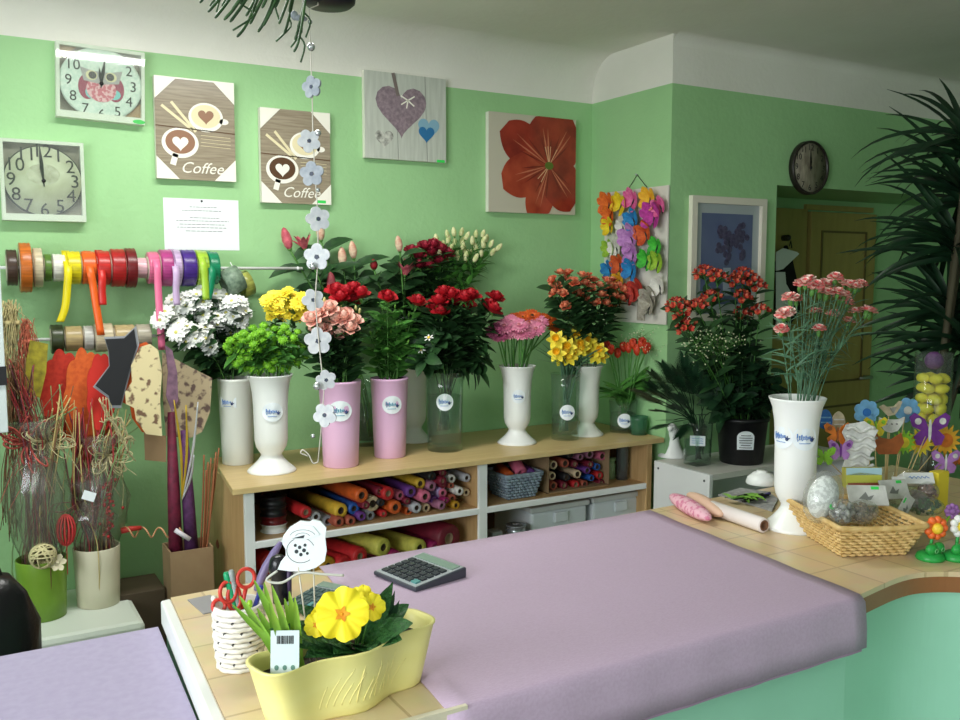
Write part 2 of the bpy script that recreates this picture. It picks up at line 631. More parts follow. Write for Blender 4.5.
MB().prism([(0, 0), (xw, 0), (xw, .585), (.078, .585)], SZ - .022, SZ).build('top_board', WOOD, sh, bevel=.002)
S('side_panel', (.05, .05, 0), (.085, .58, SZ - .022), WOOD_S)
S('side_panel', (xw - .075, .03, 0), (xw - .045, .58, SZ - .022), WOOD_S)
S('back_panel', (.085, .565, 0), (xw - .075, .58, SZ - .022), mat('dark_hardboard', (92, 70, 50), .7))
xd = P(482, 500, y=3.15).x - .82
S('divider', (xd - .02, .045, 0), (xd + .02, .565, SZ - .022), WOOD_S)
MZ = P(350, 528, y=3.14).z
S('shelf_board', (.085, .045, MZ - .022), (xd - .02, .565, MZ), WOOD_S)
S('shelf_board', (xd + .02, .045, MZ - .022), (xw - .075, .565, MZ), WOOD_S)
S('bottom_board', (.085, .045, .05), (xw - .075, .565, .07), WOOD_S)
for n_, a, b in (('edge_band', (.05, .03, 0), (.085, .05, SZ - .022)), ('edge_band', (xd - .02, .03, 0), (xd + .02, .045, SZ - .022)),
                 ('edge_band', (.085, .03, MZ - .025), (xd - .02, .045, MZ)), ('edge_band', (xd + .02, .03, MZ - .025), (xw - .075, .045, MZ))):
    S(n_, a, b, LAMW, label='white front edge')

# low white unit against the right wall
UZ = .8
ux, uy = 2.738, 2.762
lu = thing('side_cupboard', 'low open white cupboard with grey top in front of the right wall', 'cupboard', (ux, uy, 0))
MB().span((0, 0, 0), (.02, .35, UZ)).build('side_panel', LAMW, lu, bevel=.002)
MB().span((.92, 0, 0), (.94, .35, UZ - .02)).build('side_panel', LAMW, lu)
MB().span((.02, 0, UZ - .025), (.94, .35, UZ)).build('top_board', mat('grey_laminate', (216, 214, 206), .4), lu, label='grey top board')
MB().span((.02, .33, .05), (.92, .345, UZ - .025)).build('back_panel', LAMW, lu)
MB().span((.02, .02, UZ - .3), (.92, .33, UZ - .28)).build('shelf_board', LAMW, lu)
sc = MB()
for yy, zz in ((.03, UZ - .03), (.32, UZ - .03)):
    sc.cyl((-.003, yy, zz), (.002, yy, zz), .005, n=10)
sc.build('screw_cap', mat('dark_grey_plastic', (90, 90, 95), .4), lu)
# ============================================================ PICTURES AND CLOCKS ON THE WALL
CANV = mat('canvas_edge', (222, 220, 208), .6)
BWOOD = mat('print_brown_planks', (158, 146, 126), .25, c2=(138, 125, 106), scale=9, stretch=(1, 14, 1))
PRW = mat('print_white', (240, 236, 224), .25)
PRC = mat('print_cream', (226, 214, 176), .25)
PRD = mat('print_dark_brown', (92, 66, 48), .25)
PRM = mat('print_mid_brown', (150, 112, 90), .25)
INK = mat('black_ink', (28, 28, 30), .5)


def flat(name, pts, m, parent, z, h=.0006, **k):
    return MB().prism(pts, z, z + h).build(name, m, parent, **k)


def wallbox(name, label, cat, tl, br, y, th, tilt=0, rot=WALL, x=None):
    """an object hung flat on the wall between two corners of the photograph: its empty, width and height"""
    a, b = (P(*tl, y=y), P(*br, y=y)) if x is None else (P(*tl, x=x), P(*br, x=x))
    w = (a - b).xy.length
    c = (a + b) / 2
    t = thing(name, label, cat, c, rot)
    t.rotation_euler = (Euler(rot).to_matrix() @ Matrix.Rotation(tilt, 3, 'Z')).to_euler()
    return t, w, abs(a.z - b.z)


def canvas(label, tl, br, y=D - .03, th=.028, m=None, name='canvas_picture', cat='picture'):
    t, w, h = wallbox(name, label, cat, tl, br, y, th)
    MB().box((0, 0, -th / 2), (w, h, th)).build('canvas', CANV, t, bevel=.002)
    flat('printed_picture', [(-w / 2, -h / 2), (w / 2, -h / 2), (w / 2, h / 2), (-w / 2, h / 2)], m, t, .0002)
    return t, w, h


def coffee(label, tl, br, dark):
    t, w, h = canvas(label, tl, br, m=BWOOD)
    z = .001
    flat('plank_line', strip2((-w / 2, .02 * h), (w / 2, -.015 * h), .004), PRD, t, z)
    for sx, sy in ((-1, 1), (1, 1), (-1, -1), (1, -1)):
        flat('card_corner', [(sx * w / 2, sy * h / 2), (sx * (w / 2 - .085), sy * h / 2), (sx * w / 2, sy * (h / 2 - .085))][::sx * sy], PRW, t, z + .002)
    # upper cup
    flat('cup', ell(.13 * w, .13 * h, .22 * w, .145 * h), PRW, t, z)
    flat('cup_handle', ell(.36 * w, .10 * h, .06 * w, .03 * h), PRW, t, z)
    flat('coffee', ell(.13 * w, .14 * h, .185 * w, .115 * h), PRC, t, z + .0007)
    flat('foam_heart', heart(.13 * w, .14 * h, .2 * w), PRM, t, z + .0014)
    for a, b in (((-.42 * w, .22 * h), (-.05 * w, .0)), ((-.3 * w, .26 * h), (.0, -.02 * h))):
        flat('sugar_stick', strip2(a, b, .011), PRC, t, z)
    # lower cup
    flat('cup', ell(-.2 * w, -.14 * h, .23 * w, .15 * h), PRW, t, z)
    flat('cup_handle', strip2((-.26 * w, -.25 * h), (-.3 * w, -.36 * h), .022), PRW, t, z)
    flat('coffee', ell(-.2 * w, -.13 * h, .185 * w, .118 * h), PRD if dark else PRM, t, z + .0007)
    flat('foam_heart', heart(-.2 * w, -.14 * h, .2 * w), PRW, t, z + .0014)
    for k in range(4):
        flat('print_line', strip2((.06 * w, (-.05 - .035 * k) * h), (.44 * w, (-.06 - .035 * k) * h), .0016), PRC, t, z)
    text_mesh('lettering', 'Coffee', .2 * w, PRW, t, (.06 * w, -.385 * h, z + .001), shear=.35)
    return t, w, h


t, w, h = coffee('brown coffee cup canvas, the larger of two, near the owl clock', (153.5, 75), (236, 182), False)
flat('painted_glare_strip', [(-w / 2, h / 2 - .006), (w / 2, h / 2 - .006), (w / 2, h / 2), (-w / 2, h / 2)], PRW, t, .0034)  # opaque white strip, lamp glare painted along the top edge of the canvas
t, w, h = coffee('brown coffee cup canvas hanging behind the flower mobile', (259.5, 107), (331, 205), True)
flat('price_sticker', strip2((.28 * w, -.47 * h), (.42 * w, -.47 * h), .012), mat('green_sticker', (60, 210, 90), .5), t, .0032)

t, w, h = canvas('grey canvas print of a padded fabric heart', (364, 69.5), (446, 163), m=mat('print_grey_planks', (196, 200, 190), .3, c2=(182, 186, 176), scale=7, stretch=(10, 1, 1)))
for xx in (-.1, .26):
    flat('plank_line', strip2((xx * w, -.5 * h), (xx * w - .01, .5 * h), .003), mat('print_grey', (140, 142, 135), .4), t, .001)
flat('printed_heart', heart(-.06 * w, .1 * h, .62 * w), mat('print_mauve_check', (150, 132, 140), .6, c2=(120, 104, 114), scale=60), t, .0012, label='mauve checked heart')
flat('heart_ribbon', strip2((-.16 * w, .5 * h), (-.1 * w, .24 * h), .016), mat('print_taupe', (120, 108, 104), .5), t, .0022)
bow = MB()
for a in (35, 150, 215, 320, 260):
    bow.prism(strip2((.02 * w, .2 * h), (.02 * w + .04 * math.cos(math.radians(a)), .2 * h + .035 * math.sin(math.radians(a))), .006), .002, .003)
bow.build('printed_bow', PRW, t)
flat('printed_heart', heart(.28 * w, -.1 * h, .27 * w), mat('print_pale_blue', (130, 170, 190), .5), t, .0012, label='small pale blue heart')
flat('printed_heart', heart(.25 * w, -.17 * h, .2 * w), mat('print_blue', (44, 110, 160), .5), t, .002, label='small blue heart')
flat('printed_heart', heart(-.27 * w, -.26 * h, .22 * w), mat('print_silver', (205, 205, 196), .3, c2=(110, 110, 104), scale=40), t, .0012, label='small silver heart')
flat('price_sticker', strip2((.38 * w, -.485 * h), (.48 * w, -.485 * h), .012), MATS['green_sticker'], t, .002)

t, w, h = canvas('canvas print of a big orange red lily like bloom', (488.5, 111), (575, 215), m=mat('print_beige_grey', (196, 190, 172), .15))
RA = mat('print_red_petal', (160, 58, 42), .15, c2=(126, 42, 34), scale=9, stretch=(1, 1, 1))
RB = mat('print_red_petal_light', (176, 76, 52), .15, c2=(140, 50, 38), scale=9)


def pet2(cx, cy, a, L, W):
    a = math.radians(a)
    r = []
    for i in range(21):
        s = i / 20
        r.append((s * L, W * math.sin(PI * min(1, s * .9 + .06)) ** .7 * (1 + .06 * math.sin(9 * s))))
    r += [(s_, -y_) for s_, y_ in r[::-1][1:-1]]
    return [(cx + x * math.cos(a) - y * math.sin(a), cy + x * math.sin(a) + y * math.cos(a)) for x, y in r]


def clipbox(pts, w, h):
    return [(max(-w / 2, min(w / 2, x)), max(-h / 2, min(h / 2, y))) for x, y in pts]


cx, cy = .18 * w, .0
for i, (a, L, W, m) in enumerate(((148, .68 * h, .24 * h, RA), (200, .62 * h, .24 * h, RB), (55, .62 * h, .27 * h, RA), (252, .62 * h, .19 * h, RB), (312, .56 * h, .26 * h, RA), (98, .54 * h, .25 * h, RA))):
    flat('printed_petal', clipbox(pet2(cx, cy, a, L, W), w, h), m, t, .001 + .0004 * i, .0003)
for i, (a, L) in enumerate(((148, .58), (200, .52), (55, .5), (252, .5), (312, .46), (98, .44))):
    for da in (-13, -5, 4, 12):
        q = math.radians(a + da)
        l_ = L * h * (1 - abs(da) / 40)
        e_ = (max(-w / 2, min(w / 2, cx + l_ * math.cos(q))), max(-h / 2, min(h / 2, cy + l_ * math.sin(q))))
        flat('petal_vein', [(cx, cy), (cx + .6 * (e_[0] - cx) - .004 * math.sin(q), cy + .6 * (e_[1] - cy) + .004 * math.cos(q)), e_, (cx + .6 * (e_[0] - cx) + .004 * math.sin(q), cy + .6 * (e_[1] - cy) - .004 * math.cos(q))][::-1], mat('print_vein_light' if abs(da) < 6 else 'print_vein_dark', (196, 112, 84) if abs(da) < 6 else (112, 38, 32), .2), t, .0034, .0003)
flat('printed_throat', ell(cx, cy, .05 * w, .04 * h), mat('print_throat_green', (92, 110, 40), .3), t, .0038)
st = MB()
for a in (85, 95, 105, 225, 240, 60):
    st.prism(strip2((cx, cy), (cx + .2 * h * math.cos(math.radians(a)), cy + .2 * h * math.sin(math.radians(a))), .004), .0036, .004)
st.build('printed_stamen', mat('print_stamen', (222, 168, 130), .4), t)

t, w, h = wallbox('paper_notice', 'white paper notice with printed lines pinned under the brown coffee canvas', 'notice', (163, 197.5), (239.5, 250.5), D - .0008, .001)
MB().box((0, 0, 0), (w, h, .001)).build('sheet', mat('office_paper', (236, 240, 242), .25), t)
ln = MB()
rows = [(.34, -.16, .2), (.27, -.26, .26), (.13, -.16, .24), (.07, -.34, .36), (0, -.3, .3), (-.06, -.33, .33), (-.13, -.22, .28)]
for yy, a, b in rows:
    x = a * w
    while x < b * w:
        l = random.uniform(.006, .02)
        ln.prism(strip2((x, yy * h), (min(x + l, b * w), yy * h), .0026), .0006, .0009)
        x += l + .003
ln.build('printed_lines', mat('grey_print', (120, 124, 130), .6), t)
MB().ball((0, h / 2 - .008, .003), .004).build('pin', INK, t)


# ---- clocks
def hands(t, z, ah, am, lh, lm, m):
    for nm, a, L in (('hour_hand', ah, lh), ('minute_hand', am, lm)):
        d = V((math.sin(math.radians(a)), math.cos(math.radians(a))))
        p = d.orthogonal()
        pts = [tuple(-d * L * .15 + p * .002), tuple(d * L * .45 + p * .006), tuple(d * L), tuple(d * L * .45 - p * .006), tuple(-d * L * .15 - p * .002)]
        flat(nm, pts[::-1], m, t, z)
    MB().cyl((0, 0, z), (0, 0, z + .004), .007, n=12).build('hand_boss', m, t)


def numerals(t, r, size, m, z, only=range(1, 13), off=(0, 0)):
    for k in only:
        a = math.radians(30 * k)
        text_mesh('numeral', str(k), size, m, t, (off[0] + r * math.sin(a), off[1] + r * math.cos(a), z))


def boxed_clock(label, tl, br, tilt=0, th=.045):
    t, w, h = wallbox('boxed_wall_clock', label, 'clock', tl, br, D - th, th, tilt)
    e = .012
    cb = MB()
    for c, d in (((0, h / 2 - e / 2, -th / 2), (w, e, th)), ((0, -h / 2 + e, -th / 2), (w, 2 * e, th)), ((-w / 2 + e / 2, e / 2, -th / 2), (e, h - 3 * e, th)), ((w / 2 - e / 2, e / 2, -th / 2), (e, h - 3 * e, th)), ((0, e / 2, -th + .003), (w - 2 * e, h - 3 * e, .006))):
        cb.box(c, d)
    cb.build('box', mat('white_card', (226, 226, 218), .5), t)
    flat('tray', [(-w / 2 + e, -h / 2 + e), (w / 2 - e, -h / 2 + e), (w / 2 - e, h / 2 - e), (-w / 2 + e, h / 2 - e)], mat('grey_card', (150, 142, 130), .6), t, -th + .008)
    return t, w, h, th


DIAL = mat('dial_white', (230, 234, 230), .4, c2=(205, 220, 214), scale=90)
t, w, h, th = boxed_clock('boxed white clock with a pink owl on its dial', (54.5, 41), (146, 124), -.03)
r = .47 * w
MB().lathe([(r, -.02), (r, -.006), (r - .01, -.004), (0, -.004)], 48, M=Matrix.Diagonal((1, h / w * 1.03, 1, 1))).build('dial', DIAL, t)
numerals(t, r * .78, .052, INK, -.003, (2, 3, 4, 5, 6, 7, 8, 9, 10))
OG = mat('owl_grey', (176, 168, 172), .5)
OP = mat('owl_pink', (206, 108, 128), .5, c2=(232, 180, 190), scale=70, lo=.5, hi=.52)
OM = mat('owl_maroon', (160, 62, 92), .5)
OT = mat('owl_teal', (130, 196, 200), .5)
flat('owl_wing', ell(-.16 * w, -.06 * h, .1 * w, .17 * h), OM, t, -.0034)
flat('owl_wing', ell(.16 * w, -.06 * h, .1 * w, .17 * h), OM, t, -.0034)
flat('owl_wing_tip', ell(-.12 * w, -.13 * h, .06 * w, .08 * h), OT, t, -.003, label='teal wing tip')
flat('owl_wing_tip', ell(.14 * w, -.13 * h, .08 * w, .07 * h), OT, t, -.003, label='teal wing tip')
flat('owl_body', ell(0, -.08 * h, .17 * w, .17 * h), OP, t, -.0026)
flat('owl_head', [(-.24 * w, .2 * h), (-.2 * w, .02 * h), (0, -.01 * h), (.2 * w, .02 * h), (.24 * w, .2 * h), (.1 * w, .16 * h), (-.1 * w, .16 * h)], OG, t, -.0022)
for s in (-1, 1):
    flat('owl_eye', ell(s * .11 * w, .1 * h, .065 * w, .065 * h), PRC, t, -.0018)
    flat('owl_pupil', ell(s * .1 * w, .1 * h, .045 * w, .05 * h), mat('owl_dark', (70, 62, 66), .4), t, -.0012)
flat('owl_beak', [(-.02 * w, .03 * h), (0, -.03 * h), (.02 * w, .03 * h)], mat('owl_beak', (210, 170, 120), .5), t, -.0012)
hands(t, .0, 352, 8, .06, .1, INK)
flat('price_sticker', ell(.43 * w, -.465 * h, .022, .008), MATS['green_sticker'], t, .0003)
flat('inner_fold', [(-w / 2 + .012, h / 2 - .012), (-w / 2 + .012, h / 2 - .06), (-w / 2 + .07, h / 2 - .012)], mat('tan_card', (168, 138, 108), .7), t, -.02)
flat('inner_fold', [(w / 2 - .012, -h / 2 + .02), (w / 2 - .012, -h / 2 + .08), (w / 2 - .08, -h / 2 + .02)], MATS['tan_card'], t, -.02)
o = MB().prism([(-w / 2, -h / 2), (w / 2, -h / 2), (w / 2, h / 2), (-w / 2, h / 2)], .001, .0014).build('clear_film', glass('clear_film', (246, 250, 246), .05, .03), t)

t, w, h, th = boxed_clock('boxed clock with large black numerals under the owl clock', (-1.5, 137.5), (86.5, 222), 0)
r = .475 * w
MB().lathe([(r, -.03), (r, -.006), (r - .004, -.004), (r - .006, -.03), (r, -.03)], 48, M=Matrix.Diagonal((1, .96, 1, 1))).build('rim', INK, t)
MB().lathe([(r - .004, -.02), (r - .004, -.004), (0, -.004)], 48, M=Matrix.Diagonal((1, .96, 1, 1))).build('dial', mat('antique_dial', (216, 216, 196), .5, c2=(192, 190, 166), scale=12), t)
flat('dial_print', ell(0, .08 * h, .2 * w, .13 * h), mat('dial_smudge', (168, 164, 144), .6, c2=(210, 208, 190), scale=25), t, -.0036)
numerals(t, r * .8, .066, INK, -.003)
hands(t, -.001, 354, 356, .1, .14, INK)
MB().prism([(-w / 2, -h / 2), (w / 2, -h / 2), (w / 2, h / 2), (-w / 2, h / 2)], .001, .0014).build('clear_film', MATS['clear_film'], t)

t, w, h = wallbox('round_wall_clock', 'round clock with dark rim and script dial above the door niche', 'clock', (790.5, 138), (832.5, 196), YR - .03, .03)
r = h / 2
MB().lathe([(r, -.03), (r, -.004), (r - .004, 0), (r - .012, -.004), (r - .012, -.03)], 48).build('rim', mat('dark_brown_rim', (38, 32, 28), .4), t)
MB().lathe([(r - .011, -.028), (r - .011, -.01), (0, -.01)], 48).build('dial', mat('script_dial', (158, 152, 132), .5, c2=(112, 104, 88), scale=34, stretch=(1, .35, 1)), t)
numerals(t, r * .74, .042, INK, -.0095)
hands(t, -.007, 2, 358, .06, .1, INK)

# ---- framed print on the right wall
t, w, h = wallbox('framed_print', 'white framed print of purple blossom in a vase', 'picture', (693, 195), (764, 319), YR - .025, .025)
fr = MB()
for c, d in (((0, h / 2 - .016, -.0125), (w, .032, .025)), ((0, -h / 2 + .016, -.0125), (w, .032, .025)), ((-w / 2 + .016, 0, -.0125), (.032, h - .064, .025)), ((w / 2 - .016, 0, -.0125), (.032, h - .064, .025))):
    fr.box(c, d)
fr.build('frame', mat('white_frame', (222, 216, 200), .4), t)
flat('mount', [(-w / 2 + .03, -h / 2 + .03), (w / 2 - .03, -h / 2 + .03), (w / 2 - .03, h / 2 - .03), (-w / 2 + .03, h / 2 - .03)], mat('grey_mount', (170, 178, 180), .5), t, -.02)
q = .075
flat('printed_picture', [(-w / 2 + q, -h / 2 + q), (w / 2 - q, -h / 2 + q), (w / 2 - q, h / 2 - q), (-w / 2 + q, h / 2 - q)], mat('print_slate_blue', (86, 96, 132), .4, c2=(100, 110, 142), scale=5), t, -.0192)
pb = MB()
for (ox, oy, rx, ry) in ((-.02, .07, .045, .1), (.075, .09, .055, .09)):
    for k in range(26):
        a, s = random.uniform(0, 2 * PI), random.random() ** .5
        pb.prism(ell(ox + rx * s * math.cos(a), oy + ry * s * math.sin(a), .016, .016, 8), -.0185, -.018 + .0001 * k)
pb.build('printed_blossom', mat('print_plum', (62, 56, 82), .5, c2=(84, 78, 104), scale=60), t)
flat('printed_vase', [(-.02, -.17), (.03, -.17), (.026, -.04), (-.022, -.04)], mat('print_white_vase', (170, 178, 196), .5), t, -.0185)

# ---- rack of feather butterflies on the return wall
t, w, h = wallbox('display_board', 'white hanging display board carrying bright feather butterflies', 'display board', (603, 193), (668, 325), None, .01, 0, SIDEWALL, XR - .012)
H2 = h
a_, b_ = P(604, 196, x=XR - .012), P(667.5, 190, x=XR - .012)
w = abs(a_.y - b_.y)
bt = h
MB().box((0, 0, -.004), (w, bt, .006)).build('board', mat('board_white', (214, 210, 200), .5), t)
MB().tube([(-.06, bt / 2, -.004), (.005, bt / 2 + .065, -.006), (.08, bt / 2, -.004)], .0018).build('hanging_string', INK, t)
MB().cyl((.005, bt / 2 + .062, -.012), (.005, bt / 2 + .068, .004), .004, n=8).build('nail', STEEL, t)
BOARD = t
BMAT = {k: mat('feather_' + k, c, .7, c2=c2, scale=50) for k, c, c2 in (
    ('orange', (236, 120, 40), (200, 80, 24)), ('yellow', (238, 214, 40), (206, 170, 20)), ('pink', (232, 120, 170), (200, 70, 130)), ('gold', (236, 186, 50), (220, 150, 30)),
    ('magenta', (196, 60, 160), (150, 40, 120)), ('blue', (40, 140, 200), (26, 100, 160)), ('mauve', (196, 140, 200), (160, 100, 170)), ('rust', (214, 96, 40), (170, 60, 26)),
    ('green', (76, 190, 60), (40, 140, 40)), ('lime', (160, 196, 60), (120, 160, 40)), ('white', (226, 222, 214), (200, 196, 190)), ('red', (190, 56, 40), (140, 36, 30)), ('grey', (178, 172, 158), (140, 134, 120)))}


def feather_butterfly(col, px, py, s, k):
    p = P(px, py, x=XR - .03)
    t = thing('feather_butterfly', '', 'ornament', p, SIDEWALL, 'feather butterflies on the display board')
    t.rotation_euler = (Euler(SIDEWALL).to_matrix() @ Matrix.Rotation(random.uniform(-.5, .5), 3, 'Z')).to_euler()
    for sx in (-1, 1):
        wg = MB()
        for a, L, W in ((62, 1, .62), (25, .9, .55), (-35, .8, .6)):
            a = math.radians(a)
            wg.blade((sx * .003, 0, .004), (sx * math.cos(a), math.sin(a), .25), (0, 0, 1), s * L, s * W, curl=.35, fold=.1, shape='petal')
        wg.build('wing', BMAT[col], t)
    MB().ball((0, 0, .006), (.004, s * .55, .004), 8).build('body', INK, t)
    ranked(t, f'{col} feather butterfly', 'on the hanging display board', px)


for i, (col, px, py, s) in enumerate((('orange', 610, 206, .06), ('yellow', 622, 206, .055), ('pink', 634, 202, .055), ('gold', 651, 201, .055), ('orange', 611, 218, .05), ('yellow', 611, 228, .045), ('blue', 635, 221, .05),
                                      ('magenta', 655, 218, .065), ('pink', 662, 208, .045), ('mauve', 633, 240, .065), ('rust', 647, 235, .055), ('mauve', 634, 256, .055), ('green', 648, 262, .05), ('lime', 659, 264, .05), ('green', 658, 248, .045),
                                      ('blue', 633, 272, .055), ('rust', 621, 266, .05), ('blue', 611, 271, .045), ('white', 618, 250, .045), ('white', 624, 229, .04), ('lime', 611, 250, .045), ('red', 640, 292, .055), ('red', 631, 296, .05),
                                      ('gold', 621, 283, .045), ('rust', 619, 300, .05), ('grey', 652, 300, .055), ('white', 661, 288, .045), ('grey', 650, 307, .05))):
    feather_butterfly(col, px, py, s * 1.35, i)
t, w, h = None, None, None
cd = MB().box((0, 0, 0), (.055, .16, .003)).build('card', BMAT['grey'], BOARD, loc=(.06, -.22, .004), label='grey lace card')

# ---- apron and papers hanging in the door niche
NYC = NY - .07
t = thing('hanging_apron', 'black apron hanging by the door in the niche', 'apron', P(793, 250, y=NYC))
pts = [P(x_, y_, y=NYC) - t.location for x_, y_ in ((786, 245), (791, 258), (797, 285), (799, 310), (786, 330), (776, 330), (776, 262))]
MB().prism([(p.x, p.z) for p in pts], -.012, .012, M=Matrix.Rotation(PI / 2, 4, 'X')).build('cloth', mat('black_cloth', (22, 22, 24), .9), t, bevel=.005)
MB().tube([(-.03, 0, .02), (-.02, 0, .05), (-.01, 0, .01)], .003).build('neck_loop', MATS['black_cloth'], t)
for lb, pts in (('white sheet of paper pinned slantwise at the left of the door niche', ((776, 252), (776, 271), (783, 269), (799, 254), (797, 252), (783, 248))),
                ('white papers hanging low on the black apron in the niche', ((776, 272), (785, 272), (786, 284), (793, 296), (794, 312), (776, 330)))):
    c = P(*pts[0], y=NYC - .03)
    q = [P(x_, y_, y=NYC - .03) - c for x_, y_ in pts]
    o = MB().prism([(p.x, p.z) for p in q], -.002, .002, M=Matrix.Rotation(PI / 2, 4, 'X')).build('paper_sheet', MATS['office_paper'], loc=c)
    tag(o, lb, 'paper')
o = MB().cyl((0, 0, 0), (0, -.035, 0), .016, n=14).ball((0, -.035, 0), .018).build('coat_hook', mat('dark_metal', (50, 46, 36), .4), loc=P(783, 238, y=NY - .03))
tag(o, 'dark coat hook above the papers in the door niche', 'hook')
# ============================================================ VASES ON THE SHELF
VW = mat('white_vase_plastic', (238, 240, 238), .3, sub=.05)
VC = mat('cream_vase_plastic', (226, 228, 220), .35)
VP = mat('pink_vase_plastic', (226, 182, 216), .35)
GL = glass('clear_glass', (244, 250, 247), .03, .018)
GLD = glass('smoky_glass', (196, 200, 198), .05, .1)
WAT = glass('vase_water', (238, 246, 241), .05, .015)
STK = mat('sticker_white', (236, 242, 246), .4)
STB = mat('sticker_blue', (96, 140, 204), .4)
STT = mat('sticker_teal', (60, 150, 180), .4)


def sticker(parent, r, ang, z, radius, oval=1.0, square=False, teal=False):
    """a printed sticker wrapped on the vase side at angle ang (radians, world), with its script line and little bird"""
    n = 20
    outline = [(math.cos(2 * PI * i / n) * radius * oval, math.sin(2 * PI * i / n) * radius) for i in range(n)]
    if square:
        outline = [(-radius, -radius * .6), (radius, -radius * .6), (radius, radius * .6), (-radius, radius * .6)]

    def wrap(x, y, e):
        a = ang + x / r
        return ((r + e) * math.cos(a), (r + e) * math.sin(a), z + y)
    mb = MB()
    vs = [wrap(0, 0, .0016)] + [wrap(x, y, .0016) for x, y in outline] + [wrap(x, y, .0002) for x, y in outline]
    k = len(outline)
    mb.add(vs, [(0, 1 + i, 1 + (i + 1) % k) for i in range(k)] + [(1 + i, 1 + k + i, 1 + k + (i + 1) % k, 1 + (i + 1) % k) for i in range(k)], 0, False)
    so = mb.build('sticker', STK, parent, label='white printed sticker')
    sq = MB()
    pts = [wrap(radius * (-.68 + 1.1 * i / 40 + .07 * math.cos(i * 1.05)), radius * (.05 + .2 * math.sin(i * 1.05) * (1.5 - i / 40) * (1.25 if i % 12 < 5 else .7)), .0022) for i in range(41)]
    sq.tube(pts, radius * .03, 5)
    pts = [wrap(radius * (-.5 + .9 * i / 6), radius * -.42, .0022) for i in range(7)]
    sq.tube(pts, radius * .03, 5)
    sq.build('script_print', STT if teal else STB, so)
    bd = MB()
    b = wrap(radius * .5 * oval, -radius * .16, .0022)
    bd.ball(b, radius * .13, 8)
    for da, dl in ((.5, .3), (2.2, .26), (1.4, .3)):
        bd.tube([b, wrap(radius * (.5 * oval + dl * math.cos(da)), radius * (-.16 + dl * math.sin(da)), .0022)], [radius * .1, radius * .02], 5)
    bd.build('bird_print', mat('sticker_navy', (40, 60, 110), .4), so)
    return so


PED = [(.66, 0), (1.0, 0), (1.02, .012), (.96, .03), (.74, .075), (.55, .125), (.44, .165), (.44, .185), (.52, .215), (.63, .26), (.69, .33), (.70, .5), (.71, .68), (.75, .82), (.83, .93), (.93, .985), (.96, 1.0), (.92, 1.0), (.80, .92), (.69, .78), (.64, .5), (.60, .3), (.4, .22), (0, .21)]
CYL = [(.80, 0), (.83, .01), (.87, .3), (.93, .7), (.985, .97), (1.0, .975), (1.0, 1.0), (.955, 1.0), (.92, .9), (.85, .4), (.79, .05), (0, .045)]
GLS = [(.84, 0), (.90, .01), (.92, .4), (.96, .8), (1.0, 1.0), (.965, 1.0), (.93, .8), (.885, .4), (.86, .08), (0, .07)]
VASES = {}


def vase(key, label, c, h, r, prof, m, name='flower_vase', cat='vase', n=40, water=None, square=False, part='body'):
    t = thing(name, label, cat, c)
    M = None
    sq = None
    if square:
        def sq(a, z):
            return 1 / max(abs(math.cos(a)), abs(math.sin(a))) ** .8
    MB().lathe([(q * r, z * h) for q, z in prof], n, wob=sq).build(part, m, t)
    if water:
        MB().lathe([(r * .83, h * .09), (r * .85, h * water * .7), (r * .86, h * water), (0, h * water)], 24, wob=sq).build('water', WAT, t)
    VASES[key] = (V(c), h, r)
    return t


def vat(px, py, z, r):
    """centre of a round foot whose nearest edge is seen at px, py"""
    p = P(px, py, z=z)
    d = V((p.x, p.y, 0)).normalized() * r
    return V((p.x + d.x, p.y + d.y, z))


def face(c, da=0):
    return math.atan2(-c.y, -c.x) + da


ON = 'on the wooden shelf'
c = vat(238, 466, SZ, .062)
t = vase('chrys', 'plain cream cylinder vase of white daisies, leftmost on the wooden shelf', c, .34, .072, CYL, VC)
sticker(t, .068, face(c, -.5), .25, .034, square=True)
c = vat(272, 475.5, SZ, .08)
t = vase('green', 'white pedestal vase holding green and yellow pompons', c, .37, .09, PED, VW)
sticker(t, .0655, face(c, .12), .235, .036, 1.1)
c = vat(341, 468.5, SZ, .064)
t = vase('pinkA', 'pink cylinder vase behind the hanging flower mobile', c, .335, .083, CYL, VP)
sticker(t, .0775, face(c, .0), .225, .04, 1.15, teal=True)
c = vat(390, 459, SZ, .064)
t = vase('pinkB', 'pink cylinder vase of leafy red roses, right one of the pink pair', c, .325, .078, CYL, VP)
sticker(t, .073, face(c, .15), .222, .037, 1.1, teal=True)
c = vat(445, 452.5, SZ, .06)
t = vase('glassR', 'clear glass vase full of dark leafy red roses', c, .335, .082, GLS, GL, water=.7)
sticker(t, .0765, face(c, .0), .215, .036)
c = vat(414, 443, SZ, .06)
vase('whiteB', 'white pedestal vase half hidden behind the clear rose vase', c, .345, .08, PED, VC)
c = vat(368, 447, SZ, .05)
vase('lily', 'clear glass vase of lilies standing behind the two pink vases', c, .3, .06, GLS, GL, water=.6)
c = vat(517, 446, SZ, .075)
t = vase('gerb', 'white pedestal vase full of pink gerberas', c, .345, .086, PED, VW)
sticker(t, .062, face(c, .1), .215, .03)
c = vat(565, 441, SZ, .055)
t = vase('daff', 'clear glass vase holding the bunch of yellow daffodils', c, .30, .068, GLS, GL, water=.35)
sticker(t, .0645, face(c, .15), .13, .035)
c = vat(587, 437, SZ, .06)
vase('spray', 'white pedestal vase behind the daffodil glass', c, .325, .076, PED, VC)
c = vat(626, 433, SZ, .05)
c.x = min(c.x, 2.735)
t = vase('tulip', 'clear glass vase of red orange tulips near the shelf corner', c, .15, .068, GLS, GL, water=.6)
sticker(t, .065, face(c, .12), .062, .034)
c = vat(648, 434.5, SZ, .035)
c.x = min(c.x, 2.752)
